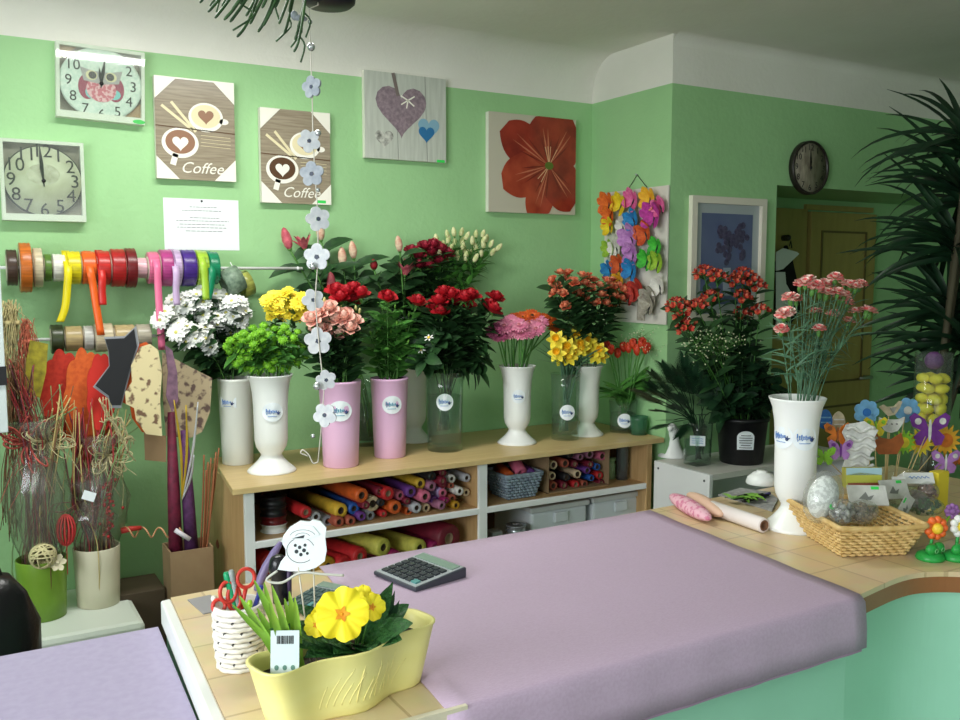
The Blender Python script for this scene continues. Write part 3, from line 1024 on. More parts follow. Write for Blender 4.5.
vase('jar', 'small green tinted glass jar at the right end of the wooden shelf', c, .085, .042, GLS, glass('green_glass', (120, 190, 150), .05, .2), name='glass_jar', cat='jar')

# on the low white cupboard
c = vat(697, 466.5, UZ, .05)
t = vase('fern', 'small square glass vase of dark palm fern on the white cupboard', c, .19, .05, GLS, GL, water=.6, square=True, n=32)
so = MB().box((0, 0, 0), (.066, .002, .045)).build('sticker', STK, t, loc=V((0, 0, .115)) + V((-c.x, -c.y, 0)).normalized() * .052, rot=(0, 0, -math.atan2(c.x, c.y)), label='white printed sticker')
sp = MB()
for zz in (.01, 0, -.01):
    sp.tube([(-.024 + .048 * i / 12, -.002, zz + .002 * math.sin(i * 2.1)) for i in range(13)], .0013, 4)
sp.build('script_print', STB, so)
c = vat(741, 465, UZ, .075)
t = thing('flower_bucket', 'black bucket of dark foliage on the white cupboard', 'bucket', c)
VASES['bucket'] = (c, .21, .105)
MB().lathe([(.08, 0), (.085, .004), (.1, .19), (.106, .192), (.106, .21), (.099, .21), (.094, .17), (.08, .02), (0, .018)], 40).build('body', BLACK, t)
t.scale = (1.12, 1.12, 1.0)
a0 = face(c, .15)
so = MB()
n = 16
ol = [(.03 * math.cos(PI * i / n), .02 + .03 * math.sin(PI * i / n)) for i in range(n + 1)] + [(-.03, -.035), (.03, -.035)]
vs_ = [((.0935 + .018 * (y + .1) / .2) * math.cos(a0 + x / .093), (.0935 + .018 * (y + .1) / .2) * math.sin(a0 + x / .093), .11 + y) for x, y in ol]
so.add(vs_, [list(range(len(ol)))], 0, False)
so = so.build('sticker', STK, t, label='white arched printed label')
pr = MB()
for k in range(6):
    yy = .03 - k * .011
    q = .096 + .018 * (yy + .1) / .2
    pr.tube([(q * math.cos(a0 + x / .093), q * math.sin(a0 + x / .093), .11 + yy) for x in [-.022 + .0055 * j for j in range(9) if (j * 7 + k * 3) % 4]], .0018, 4)
pr.build('printed_lines', INK, so)
# white swan shaped planter, neck up
c = vat(672, 459, UZ, .05)
t = thing('swan_vase', 'white vase with curved neck beside the fern glass on the cupboard', 'vase', c)
MB().lathe([(.05, 0), (.066, .003), (.066, .01), (.05, .028), (.035, .06), (.03, .09), (.036, .11), (.038, .125), (.02, .14), (0, .143)], 28).build('body', VW, t)
MB().tube(bez([(.0, 0, .11), (-.012, -.008, .138), (-.03, -.018, .142), (-.042, -.026, .128)], 5), [.026, .026, .026, .025, .024, .023, .022, .021, .02, .018, .016, .014, .012, .01, .008, .006], 10).build('beak', VW, t)

# big pedestal vase on the counter
c = vat(793, 534, CZ, .066)
t = vase('carn', 'tall white pedestal vase of striped carnations on the tiled counter', c, P(790, 398, y=c.y).z - CZ, .079, PED, VW)
hb = VASES['carn'][1]
for da, rr in ((-.72, .057), (.42, .057)):
    sticker(t, rr, face(c, da), hb * .715, .033, 1.05)
# glass of lemons
LC = P(929, 478, z=CZ) + V((.12, .08, 0))
LC.z = CZ
t = vase('lemon', 'tall clear glass cylinder of yellow lemons under the palm leaves', LC, .42, .062, [(.98, 0), (1, .01), (1, .5), (1, 1), (.95, 1), (.95, .5), (.95, .05), (0, .04)], GL)
PB = tag(MB().ball((0, 0, 0), .032, 16).build('sola_ball', mat('plum_ball', (120, 70, 130), .6, c2=(90, 50, 104), scale=60), loc=(LC.x, LC.y, CZ + .392)), 'purple ball lying on top of the lemons in the glass cylinder', 'ball')
LEM = MB().lathe([(0, -.026), (.006, -.024), (.014, -.017), (.019, 0), (.014, .017), (.006, .024), (0, .027)], 16).mesh('lemon', mat('lemon_skin', (244, 220, 64), .45, bump=.2, bscale=300))
k = 0
for lay in range(6):
    for j in range(4):
        a = j * PI / 2 + lay * .8
        o = link('lemon', LEM, None, (LC.x + .033 * math.cos(a), LC.y + .033 * math.sin(a), CZ + .15 + lay * .036), (random.uniform(0, 3), random.uniform(0, 3), 0))
        tag(o, '', 'lemon', 'lemons in the glass cylinder')
        o['label'] = 'yellow lemon in the tall glass cylinder under the palm'
# ============================================================ CUT FLOWERS
LEAF = mat('dark_leaf', (28, 58, 30), .5, c2=(44, 80, 40), scale=30)
LEAFM = mat('mid_leaf', (62, 118, 48), .5, c2=(86, 142, 60), scale=30)
LEAFL = mat('light_leaf', (112, 168, 66), .5, c2=(140, 190, 80), scale=30)
LEAFB = mat('blue_green_leaf', (70, 110, 84), .5, c2=(96, 134, 104), scale=30)
STEM = mat('stem_green', (84, 134, 60), .5)
STEMD = mat('stem_dark', (48, 80, 42), .5)
CENY = mat('flower_centre_yellow', (236, 196, 50), .7)


def petal_mat(k, c, c2=None, scale=40, rough=.55, lo=.4, hi=.6):
    return mat('petal_' + k, c, rough, c2=c2 or tuple(int(u * .86) for u in c), scale=scale, lo=lo, hi=hi)


def ring(mb, n, r0, z, tilt, L, W, curl=0., shape='petal', m=0, a0=0., fold=.15, seg=4, jit=.12):
    for i in range(n):
        a = a0 + 2 * PI * i / n + random.uniform(-jit, jit)
        t = tilt + random.uniform(-jit, jit)
        d = V((math.cos(a) * math.cos(t), math.sin(a) * math.cos(t), math.sin(t)))
        mb.blade((r0 * math.cos(a), r0 * math.sin(a), z), d, (0, 0, 1), L * random.uniform(.92, 1.06), W, curl, fold, seg, shape, m)
    return mb


def b_daisy(pm, cm, r=.027, n=14, dome=.008):
    mb = MB()
    ring(mb, n, .004, .0, .18, r, r * .42, -.25)
    ring(mb, n - 4, .003, .002, .45, r * .8, r * .38, -.2)
    mb.ball((0, 0, .004), (.0065, .0065, .004), 10, 1)
    return mb.mesh('bloom', [pm, cm])


def b_pompon(pm, r=.017):
    mb = MB()
    mb.ball((0, 0, r * .35), (r * .8, r * .8, r * .6), 10)
    for k, (t, q) in enumerate(((-.1, 1), (.35, .98), (.8, .9), (1.2, .85))):
        ring(mb, (12, 11, 8, 5)[k], .001, r * .3, t, r * q, r * .36, .2, 'petal', 0, k * .3, .3, 3)
    return mb.mesh('bloom', [pm])


def b_rose(pm, r=.026, gm=None, openness=1.0):
    mb = MB()
    mb.ball((0, 0, r * .9), (r * .42, r * .42, r * .75), 10)
    for k, (n, t, q, w) in enumerate(((3, 1.25, 1.35, 1.2), (4, 1.1, 1.35, 1.3), (5, .9, 1.35, 1.35), (5, .62 * openness, 1.3, 1.3))):
        ring(mb, n, r * (.1 + .07 * k), r * .15, t, r * q, r * w, [.55, .45, .15, -.35][k], 'petal', 0, k * .7, .35, 5)
    ring(mb, 5, r * .15, r * .05, -.3, r * .9, r * .3, -.3, 'leaf', 1)
    mb.ball((0, 0, 0), (r * .3, r * .3, r * .3), 8, 1)
    return mb.mesh('bloom', [pm, gm or STEM])


def b_gerbera(pm, cm, r=.042):
    mb = MB()
    ring(mb, 22, .008, 0, .1, r, r * .26, -.2, 'petal', 0, 0, .1, 4, .06)
    ring(mb, 18, .007, .003, .28, r * .82, r * .24, -.2, 'petal', 0, .15, .1, 4, .06)
    ring(mb, 14, .005, .005, .5, r * .42, r * .14, -.1, 'petal', 0, .1, .1, 3, .06)
    mb.ball((0, 0, .005), (.01, .01, .005), 12, 1)
    mb.lathe([(.003, -.012), (.009, -.004), (.012, 0)], 10, 2)
    return mb.mesh('bloom', [pm, cm, STEM])


def b_bud(pm, L=.05, r=.012, gm=None, split=3):
    mb = MB()
    mb.lathe([(r * .35, 0), (r * .8, L * .2), (r, L * .45), (r * .85, L * .7), (r * .45, L * .92), (0, L)], 12, 0, wob=lambda a, z: 1 + .1 * math.cos(split * a))
    mb.lathe([(r * .3, -.004), (r * .5, .003), (r * .4, .008)], 8, 1)
    return mb.mesh('bud', [pm, gm or STEM])


def b_lily(pm, L=.07):
    mb = MB()
    ring(mb, 3, .004, .012, 1.15, L, L * .36, -.5, 'leaf', 0, 0, .25, 6)
    ring(mb, 3, .004, .012, 1.25, L * .95, L * .3, -.35, 'leaf', 0, 1.05, .25, 6)
    for i in range(6):
        a = i * PI / 3
        mb.tube([(0, 0, .01), (.012 * math.cos(a), .012 * math.sin(a), L * .75)], .001, 4, 1)
    mb.lathe([(.003, 0), (.007, .012), (.008, .02)], 8, 1)
    return mb.mesh('bloom', [pm, STEM])


def b_daffodil(pm, tm):
    mb = MB()
    ring(mb, 6, .006, 0, .1, .03, .021, .1, 'leaf', 0, 0, .15, 5, .08)
    mb.lathe([(.006, -.004), (.008, .008), (.0105, .018), (.0135, .024), (.012, .0235), (.009, .016), (.005, .004)], 14, 1, wob=lambda a, z: 1 + (.1 * math.sin(7 * a) if z > .02 else 0))
    mb.lathe([(.003, -.02), (.0045, -.012), (.006, -.003)], 8, 2)
    return mb.mesh('bloom', [pm, tm, STEM])


def b_tulip(pm, r=.019, L=.05):
    mb = MB()
    ring(mb, 3, .004, .0, 1.22, L, r * 2.1, .3, 'petal', 0, 0, .5, 6, .05)
    ring(mb, 3, .003, .002, 1.3, L * .97, r * 2.0, .28, 'petal', 0, 1.05, .5, 6, .05)
    mb.lathe([(.004, 0), (r * .8, L * .2), (r * .95, L * .45), (r * .7, L * .75), (r * .25, L * .93)], 12, 0)
    return mb.mesh('bloom', [pm])


def b_carn(pm, em, r=.02):
    mb = MB()
    for k, (n, t, q) in enumerate(((9, .15, 1), (8, .55, .95), (6, .95, .85), (4, 1.3, .75))):
        ring(mb, n, r * .1, r * .25, t, r * q, r * .75, -.1, 'fan', k % 2, k * .4, .2, 4)
    mb.lathe([(.003, -r * .9), (r * .3, -r * .5), (r * .3, r * .3)], 10, 2)
    return mb.mesh('bloom', [pm, em, STEM])


def b_cluster(pm, sm, n=9, R=.036):
    """alstroemeria like cluster of small cupped blooms"""
    mb = MB()
    for i in range(n):
        a, s = i * 2.4, math.sqrt((i + .5) / n)
        c = V((R * s * math.cos(a), R * s * math.sin(a), R * (1 - s * s) * .6))
        d = V((c.x, c.y, R * .8)).normalized()
        u = d.orthogonal().normalized()
        w = d.cross(u)
        for k in range(5):
            b = k * 2 * PI / 5
            rad = u * math.cos(b) + w * math.sin(b)
            mb.blade(c, d + rad * .55, rad, .022, .014, .35, .2, 3, 'petal', 0 if k % 2 else 1)
        mb.tube([(0, 0, -.03), c], .0012, 4, 2)
    return mb.mesh('bloom', [pm, sm, STEM])


def variants(fn, n=3):
    return [fn() for _ in range(n)]


def orient(d, up=None):
    return V(d).to_track_quat('Z', 'Y').to_euler()



def keep_in(mb, b):
    """leaves that would grow into a wall lie against it instead"""
    out = []
    for v in mb.v:
        x, y, z = b.x + v[0], b.y + v[1], b.z + v[2]
        if b.x < XR - .02 and b.y > YR:
            x = min(x, XR - .012)
        elif b.x > XR - .3 and x > XR - .012:
            y = min(y, YR - .012)
        out.append((x - b.x, min(y, D - .012) - b.y, z - b.z))
    mb.v = out



def flower(name, cat, base, where, vkey, target, blooms, group, bloom_part='bloom', stem_r=.0022, leaf=None, leaf_n=0, leaf_L=.05, leaf_W=.024, leaf_from=.45,
           leaf_to=.95, leaf_shape='leaf', stem_m=None, offs=None, lean=.5, droop=-.5, bscale=1., up=.35, leaf_part='foliage', cam=.35, rank=True, spread=.0, facing=.35):
    """one cut stem standing in a vase: stem curve through the vase mouth, its leaves, and one or more blooms"""
    c, h, r = VASES[vkey]
    tg = V(target)
    tg.y = min(tg.y, 3.63 if tg.x < XR - .03 else 3.06)
    dirx = V((tg.x - c.x, tg.y - c.y, 0))
    q = min(1, dirx.length / max(.05, r * 1.6))
    dn = dirx.normalized() if dirx.length > 1e-4 else V((1, 0, 0))
    jit = V((random.uniform(-1, 1), random.uniform(-1, 1), 0)) * r * .25
    b = c - dn * (r * .35 * q) + jit * .5 + V((0, 0, h * .25 if h > .3 else h * .12))
    mouth = c + dn * (r * .62 * q) + jit + V((0, 0, h))
    pts = bez([b, mouth, mouth.lerp(tg, .55) + V((0, 0, .012)), tg], 6)
    t = thing(name, '', cat, b, group=group)
    loc = [p - b for p in pts]
    MB().tube(loc, stem_r, 5).build('stem', stem_m or STEM, t)
    tan = (pts[-1] - pts[-4]).normalized()
    tocam = (CAM - tg).normalized()
    offs = offs or [(V((0, 0, 0)), 1)]
    if len(offs) > 1:
        bm = MB()
        for o, s in offs:
            bm.tube([loc[-4], V(loc[-1]) + V(o) * .6 - V((0, 0, .012)), V(loc[-1]) + V(o)], stem_r * .6, 4)
        keep_in(bm, b)
        bm.build('branch', stem_m or STEM, t)
    for o, s in offs:
        d = (tan * lean + V((0, 0, up)) + tocam * cam + V(o).normalized() * (.5 if V(o).length > 0 else 0) + V((random.uniform(-.2, .2), random.uniform(-.2, .2), random.uniform(-.1, .1)))).normalized()
        ob = link(bloom_part, random.choice(blooms), t, V(loc[-1]) + V(o), orient(d))
        k = s * bscale * random.uniform(.92, 1.08)
        ob.scale = (k, k, k)
    if leaf_n:
        lf = MB()
        N = len(loc)
        for i in range(leaf_n):
            f = leaf_from + (leaf_to - leaf_from) * (i + random.random() * .6) / leaf_n
            x = f * (N - 1)
            j = min(int(x), N - 2)
            p = loc[j].lerp(loc[j + 1], x - j)
            tt = (loc[j + 1] - loc[j]).normalized()
            a = i * 2.4 + random.uniform(-.4, .4)
            o1 = tt.orthogonal().normalized()
            side = o1 * math.cos(a) + tt.cross(o1) * math.sin(a)
            p2 = p + side * spread
            if spread:
                lf.tube([p, p2], .0012, 4)
            lf.blade(p2, side * .9 + tt * random.uniform(.35, .9), tt + tocam * facing, leaf_L * random.uniform(.7, 1.15), leaf_W * random.uniform(.8, 1.15), droop, .18, 5, leaf_shape)
        keep_in(lf, b)
        lf.build(leaf_part, leaf or LEAF, t)
    if rank:
        ranked(t, rank if isinstance(rank, str) else name.replace('_', ' '), where, px_of(tg)[0])
    else:
        t['label'] = f'{name.replace("_", " ")} {where}'
    return t


def PP(a, b, y):
    """point in a bunch at depth y, kept clear of the return wall"""
    p = P(a, b, y=y)
    return P(a, b, x=XR - .07) if y > YR - .02 and p.x > XR - .07 else p


def pts_on(lst, y, jy=.03):
    return [PP(a, b, y + random.uniform(-jy, jy)) for a, b in lst]


def scatter(cx, cy, rx, ry, n, dmin, extra=()):
    out = list(extra)
    tries = 0
    while len(out) < n and tries < 6000:
        tries += 1
        a, s = random.uniform(0, 2 * PI), math.sqrt(random.random())
        q = (cx + rx * s * math.cos(a), cy + ry * s * math.sin(a))
        if all((q[0] - u[0]) ** 2 + (q[1] - u[1]) ** 2 > dmin * dmin for u in out):
            out.append(q)
    return out


def sprays(pxs, k, y, jy):
    """group bloom pixels into k neighbouring sprays -> list of (centre, offsets)"""
    cs = [pxs[i * len(pxs) // k] for i in range(k)]
    for _ in range(8):
        gr = [[] for _ in cs]
        for q in pxs:
            gr[min(range(k), key=lambda i: (q[0] - cs[i][0]) ** 2 + (q[1] - cs[i][1]) ** 2)].append(q)
        cs = [(sum(u[0] for u in g) / len(g), sum(u[1] for u in g) / len(g)) if g else cs[i] for i, g in enumerate(gr)]
    res = []
    for c, g in zip(cs, gr):
        if not g:
            continue
        yy = y + random.uniform(-jy, jy)
        ctr = PP(*c, yy)
        res.append((ctr, [(PP(*q, yy + random.uniform(-.025, .025)) - ctr, 1) for q in g]))
    return res


WH = petal_mat('white', (252, 252, 248), (240, 242, 236))
YE = petal_mat('yellow', (255, 238, 70), (252, 226, 60))
GR = petal_mat('green', (140, 200, 50), (104, 168, 40))
SAL = petal_mat('salmon', (246, 204, 188), (232, 160, 146))
RED = petal_mat('red', (196, 32, 46), (160, 20, 32))
DRED = petal_mat('dark_red', (150, 28, 36), (110, 18, 28))
CRIM = petal_mat('crimson', (172, 40, 62), (120, 26, 44))
PINK = petal_mat('pink', (232, 150, 176), (214, 116, 150))
MAUV = petal_mat('mauve', (186, 96, 130), (156, 70, 104))
ORA = petal_mat('orange', (232, 112, 40), (206, 78, 26))
PEACH = petal_mat('peach', (240, 160, 120), (222, 92, 66), 60)
TUL = petal_mat('tulip', (204, 66, 32), (178, 40, 24))
CREAM = petal_mat('cream', (222, 220, 168), (190, 200, 130))
LPINK = petal_mat('lily_pink', (214, 110, 120), (178, 72, 88))
LCR = petal_mat('lily_cream', (226, 200, 170), (200, 140, 120))
CARR = petal_mat('carnation_red', (222, 84, 88), (240, 200, 190), 90)
CARW = petal_mat('carnation_pale', (244, 222, 208), (226, 120, 120), 80)
HYP = petal_mat('alstro_red', (170, 46, 38), (136, 26, 28))
HYP2 = petal_mat('alstro_orange', (214, 106, 74), (186, 60, 46))

# white daisy chrysanthemums
y = VASES['chrys'][0].y
DAI = variants(lambda: b_daisy(WH, mat('daisy_eye', (206, 200, 110), .7), .034))
px_ = scatter(205, 315, 42, 25, 62, 7.4, ((187, 342), (210, 347), (160, 320)))
for c_, offs in sprays(px_, 9, y, .05):
    flower('daisy_chrysanthemum', 'flower', 0, 'in the cream vase at the shelf end', 'chrys', c_, DAI, 'white daisies in the cream vase', leaf=LEAF, leaf_n=26, leaf_L=.075, leaf_W=.04, leaf_from=.34, leaf_to=.94, offs=offs, rank='white daisy spray', spread=.012, cam=.8)
# green pompons and yellow daisies
y = VASES['green'][0].y
PO = variants(lambda: b_pompon(GR, .02))
px_ = scatter(268, 349, 41, 22, 66, 5.9, ((248, 358), (238, 345), (243, 360)))
for c_, offs in sprays(px_, 8, y, .04):
    flower('green_pompon', 'flower', 0, 'in the white pedestal vase', 'green', c_, PO, 'green pompons in the pedestal vase', leaf=LEAFM, leaf_n=20, leaf_L=.065, leaf_W=.034, leaf_from=.42, leaf_to=.9, offs=offs, rank='green pompon spray', spread=.01)
YD = variants(lambda: b_daisy(YE, CENY, .027, 16))
px_ = scatter(287, 305, 23, 14, 20, 7, ((290, 314), (302, 312)))
for c_, offs in sprays(px_, 4, y + .03, .02):
    flower('yellow_daisy', 'flower', 0, 'above the green pompons', 'green', c_, YD, 'yellow daisies above the green pompons', leaf=LEAF, leaf_n=7, leaf_L=.06, leaf_W=.03, leaf_from=.6, offs=offs, rank='yellow daisy spray', cam=.8)
# salmon and dark red roses in the first pink vase
y = VASES['pinkA'][0].y
SR = variants(lambda: b_rose(SAL, .03))
for p in pts_on([(312, 322), (320, 316), (329, 311), (336, 321), (345, 319), (353, 324), (339, 335), (349, 331), (330, 330), (321, 331)], y - .03):
    flower('salmon_rose', 'rose', 0, 'in the pink vase behind the mobile', 'pinkA', p, SR, 'salmon roses in the pink vase', leaf=LEAF, leaf_n=18, leaf_L=.07, leaf_W=.045, leaf_from=.32, leaf_to=.85, spread=.015, cam=.8)
DR = variants(lambda: b_rose(RED, .031))
for p in pts_on([(336, 295), (346, 297), (355, 294), (361, 299), (350, 303), (341, 302)], y + .04):
    flower('red_rose', 'rose', 0, 'behind the salmon roses', 'pinkA', p, DR, 'red roses behind the salmon roses', leaf=LEAF, leaf_n=8, leaf_L=.06, leaf_W=.034, leaf_from=.5, spread=.015)
FB = variants(lambda: b_bud(petal_mat('pale_yellow', (232, 226, 150)), .028, .006))
for p in pts_on([(326, 308), (333, 308), (341, 311), (356, 311), (324, 303), (359, 314)], y):
    flower('cream_bud', 'flower', 0, 'between the salmon roses', 'pinkA', p, FB, 'cream buds among the salmon roses', bloom_part='bud', leaf=LEAFM, leaf_n=4, leaf_from=.7)
# lilies
y = VASES['lily'][0].y
LB = [b_bud(LPINK, .092, .02), b_bud(LPINK, .086, .019)]
LB2 = [b_bud(LCR, .08, .018)]
LO = [b_lily(LPINK, .085)]
for lst, bl, nm, lab in (([(289, 250)], LB, 'pink_lily_bud', 'pink lily bud'), ([(305, 252)], LO, 'pink_lily', 'opening pink lily'), ([(321, 241)], LB2, 'pale_lily_bud', 'pale lily bud'), ([(342, 266), (352, 259)], LB2, 'cream_lily_bud', 'cream lily bud'), ([(331, 292)], LB, 'low_lily_bud', 'low pink lily bud')):
    for p in pts_on(lst, y, .02):
        flower(nm, 'lily', 0, 'standing behind the two pink vases', 'lily', p, bl, 'lilies behind the pink vases', bloom_part='bud' if 'bud' in nm else 'bloom', leaf=LEAF, leaf_n=11, leaf_L=.15, leaf_W=.05, leaf_from=.5, leaf_to=.95, stem_r=.004, rank=lab, cam=.1, up=.8, droop=-.9, facing=.9)
# second group of lilies and dark red roses behind the clear rose vase
y = VASES['whiteB'][0].y
for lst, bl, lab in (([(400, 252)], LB2, 'tall pale lily bud'), ([(404, 278)], LO, 'open pink lily'), ([(374, 270)], [b_bud(DRED, .05, .017)], 'dark red lily bud')):
    for p in pts_on(lst, y, .02):
        flower('lily', 'lily', 0, 'behind the clear rose vase', 'whiteB', p, bl, 'lilies behind the rose vase', bloom_part='bud' if 'bud' in lab else 'bloom', leaf=LEAF, leaf_n=13, leaf_L=.15, leaf_W=.055, leaf_from=.45, leaf_to=.97, stem_r=.004, rank=lab, cam=.2, up=.8, droop=-.8, facing=.9)
CR = variants(lambda: b_rose(CRIM, .029))
for p in pts_on([(411, 254), (416, 259), (421, 250), (428, 256), (434, 248), (440, 254), (445, 257), (426, 269), (436, 264), (418, 268)], y + .02):
    flower('crimson_rose', 'rose', 0, 'in the top bunch behind the clear rose vase', 'whiteB', p, CR, 'crimson roses of the top bunch', leaf=LEAF, leaf_n=16, leaf_L=.08, leaf_W=.045, leaf_from=.45, leaf_to=.92, spread=.02)
CB = variants(lambda: b_bud(CREAM, .044, .011))
px_ = scatter(461, 250, 29, 14, 38, 5.5)
for c_, offs in sprays(px_, 7, y + .05, .03):
    flower('cream_alstroemeria', 'flower', 0, 'at the top of the shelf bouquets', 'whiteB', c_, CB, 'cream bud sprays at the top', bloom_part='bud', leaf=LEAFM, leaf_n=22, leaf_L=.09, leaf_W=.022, leaf_from=.68, leaf_to=.92, offs=offs, rank='cream alstroemeria bud spray', up=.8, cam=0)
# second pink vase
y = VASES['pinkB'][0].y
for p in pts_on([(387, 301), (416, 306)], y - .02):
    flower('red_rose', 'rose', 0, 'in the right pink vase', 'pinkB', p, DR, 'red roses in the right pink vase', leaf=LEAFM, leaf_n=10, leaf_L=.07, leaf_W=.036, leaf_from=.45, spread=.02)
for p in pts_on(scatter(393, 330, 24, 22, 12, 9), y, .04):
    flower('leafy_branch', 'greenery', 0, 'in the right pink vase', 'pinkB', p, [b_bud(LEAFL, .02, .004)], 'green branches in the right pink vase', bloom_part='tip', leaf=LEAFM, leaf_n=16, leaf_L=.075, leaf_W=.042, leaf_from=.32, leaf_to=1, spread=.01)
# red roses in the clear vase
y = VASES['glassR'][0].y
RR = variants(lambda: b_rose(RED, .031))
for p in pts_on([(444, 296), (452, 298), (439, 306), (447, 303), (442, 316), (463, 302), (470, 300), (460, 310), (467, 308), (455, 306), (488, 309), (494, 301), (491, 313), (436, 311)], y - .02, .04):
    flower('red_rose', 'rose', 0, 'in the clear glass vase', 'glassR', p, RR, 'red roses in the clear glass vase', leaf=LEAF, leaf_n=20, leaf_L=.085, leaf_W=.05, leaf_from=.3, leaf_to=.9, spread=.035, stem_m=STEMD)
for p in pts_on([(428, 342), (470, 345), (480, 370), (422, 355), (456, 340), (445, 350), (436, 335), (484, 352)], y - .05, .03):
    flower('dark_leafy_branch', 'greenery', 0, 'in the clear rose vase', 'glassR', p, [b_bud(LEAF, .02, .004)], 'leafy branches in the clear vase', bloom_part='tip', leaf=LEAF, leaf_n=18, leaf_L=.085, leaf_W=.052, leaf_from=.4, leaf_to=1, spread=.02, stem_m=STEMD)
for p in pts_on([(429, 338), (421, 350)], y - .09, .01):
    flower('white_freesia', 'flower', 0, 'low in front of the red roses', 'glassR', p, variants(lambda: b_daisy(WH, CENY, .017, 6), 1), 'small white blooms by the red roses', rank='small white bloom')
# gerberas
y = VASES['gerb'][0].y
GE = variants(lambda: b_gerbera(PINK, petal_mat('pink_eye', (196, 110, 120))))
GO = variants(lambda: b_gerbera(ORA, petal_mat('dark_eye', (80, 50, 30))), 2)
GM = variants(lambda: b_gerbera(MAUV, MATS['petal_dark_eye']), 2)
for p in pts_on([(504, 326), (511, 322), (519, 325), (529, 324), (539, 322), (521, 333), (527, 332), (506, 334), (536, 329), (514, 330)], y - .02, .03):
    flower('pink_gerbera', 'gerbera', 0, 'in the white pedestal vase', 'gerb', p, GE, 'pink gerberas', stem_r=.0035, cam=.75, up=.6, lean=.2, bscale=.9, stem_m=LEAFM)
for p in pts_on([(494, 330), (499, 336)], y - .02, .02):
    flower('mauve_gerbera', 'gerbera', 0, 'left of the pink gerberas', 'gerb', p, GM, 'mauve gerberas', stem_r=.0035, cam=.75, up=.6, lean=.2, bscale=.9, stem_m=LEAFM)
for p in pts_on([(522, 318), (532, 316), (514, 319), (549, 320), (556, 327), (543, 318)], y + .04, .02):
    flower('orange_gerbera', 'gerbera', 0, 'behind the pink gerberas', 'gerb', p, GO, 'orange gerberas', stem_r=.0035, cam=.75, up=.6, lean=.2, bscale=.9, stem_m=LEAFM)
# peach spray roses
y = VASES['spray'][0].y
SPR = variants(lambda: b_rose(PEACH, .02))
raw = [(215, 125), (240, 100), (275, 100), (270, 120), (250, 180), (265, 230), (325, 110), (310, 155), (340, 140), (375, 130), (365, 160), (395, 150), (420, 130), (450, 130), (470, 150), (490, 165), (340, 205), (385, 215), (420, 220), (455, 190), (430, 170), (295, 170), (480, 200), (320, 180), (290, 135), (350, 115), (225, 150), (220, 180), (405, 190), (445, 155)]
px_ = [(500 + a / 4, 250 + b / 4) for a, b in raw]
for c_, offs in sprays(px_, 8, y, .04):
    flower('peach_spray_rose', 'rose', 0, 'behind the daffodils', 'spray', c_, SPR, 'peach spray roses', leaf=LEAF, leaf_n=30, leaf_L=.07, leaf_W=.042, leaf_from=.5, leaf_to=.95, offs=offs, rank='peach spray rose stem', spread=.025, stem_m=STEMD)
# daffodils
y = VASES['daff'][0].y
DA = variants(lambda: b_daffodil(YE, petal_mat('trumpet', (244, 186, 20))))
raw = [(225, 360), (245, 378), (270, 388), (305, 345), (320, 375), (345, 365), (370, 380), (395, 400), (350, 400), (290, 410), (245, 430), (228, 412), (275, 430), (402, 425), (320, 395), (380, 420), (262, 405)]
for p in pts_on([(500 + a / 4, 250 + b / 4) for a, b in raw], y - .01, .03):
    flower('daffodil', 'daffodil', 0, 'in the clear glass on the shelf', 'daff', p, DA, 'daffodils in the clear glass', stem_r=.003, cam=1.0, up=.1, lean=.2, bscale=1.28, stem_m=LEAFB, leaf=LEAFB, leaf_n=2, leaf_L=.16, leaf_W=.012, leaf_from=.25, leaf_to=.5, leaf_shape='strap', droop=-.1)
# tulips
y = VASES['tulip'][0].y
TU = variants(lambda: b_tulip(TUL))
raw = [(470, 432), (515, 412), (548, 422), (580, 415), (430, 405), (530, 395), (495, 408), (565, 395), (445, 418)]
for p in pts_on([(500 + a / 4, 250 + b / 4) for a, b in raw], y, .03):
    flower('tulip', 'tulip', 0, 'in the small clear glass', 'tulip', p, TU, 'red orange tulips', stem_r=.0035, cam=.0, up=1.2, leaf=LEAFM, leaf_n=3, leaf_L=.19, leaf_W=.036, leaf_from=.25, leaf_to=.5, droop=-.5, stem_m=LEAFM)


def gyps(n=26, R=.05):
    mb = MB()
    for i in range(n):
        p = V((random.gauss(0, R), random.gauss(0, R), random.gauss(0, R * .6)))
        mb.ball(p, .0034, 6)
        mb.tube([(0, 0, -R), p * .5 - V((0, 0, R * .3)), p], .0006, 3, 1)
    return mb.mesh('bloom', [petal_mat('gyps', (216, 220, 180)), STEM])


GY = variants(gyps, 3)
for p in pts_on([(618, 342), (632, 338), (648, 346), (640, 332)], y + .05, .03):
    flower('gypsophila', 'flower', 0, 'behind the tulips', 'tulip', p, GY, 'gypsophila behind the tulips', stem_r=.001, bscale=.75, rank='gypsophila sprig')
# fern fronds in the square glass, filler in the bucket
PALM = mat('palm_green', (18, 44, 28), .45, c2=(30, 66, 40), scale=20)


def frond(n=30, L=.2):
    mb = MB()
    mb.tube([(0, 0, -.02), (0, 0, L * .9)], .0015, 4)
    for i in range(n):
        f = i / (n - 1)
        for s in (-1, 1):
            mb.blade((0, 0, L * .9 * f), (s * (1 - .45 * f), 0, .55 + .7 * f), (0, 1, 0), L * (.5 - .22 * abs(f - .3)), .006, .12 * s, .2, 3, 'strap')
    return mb.mesh('frond', [PALM])


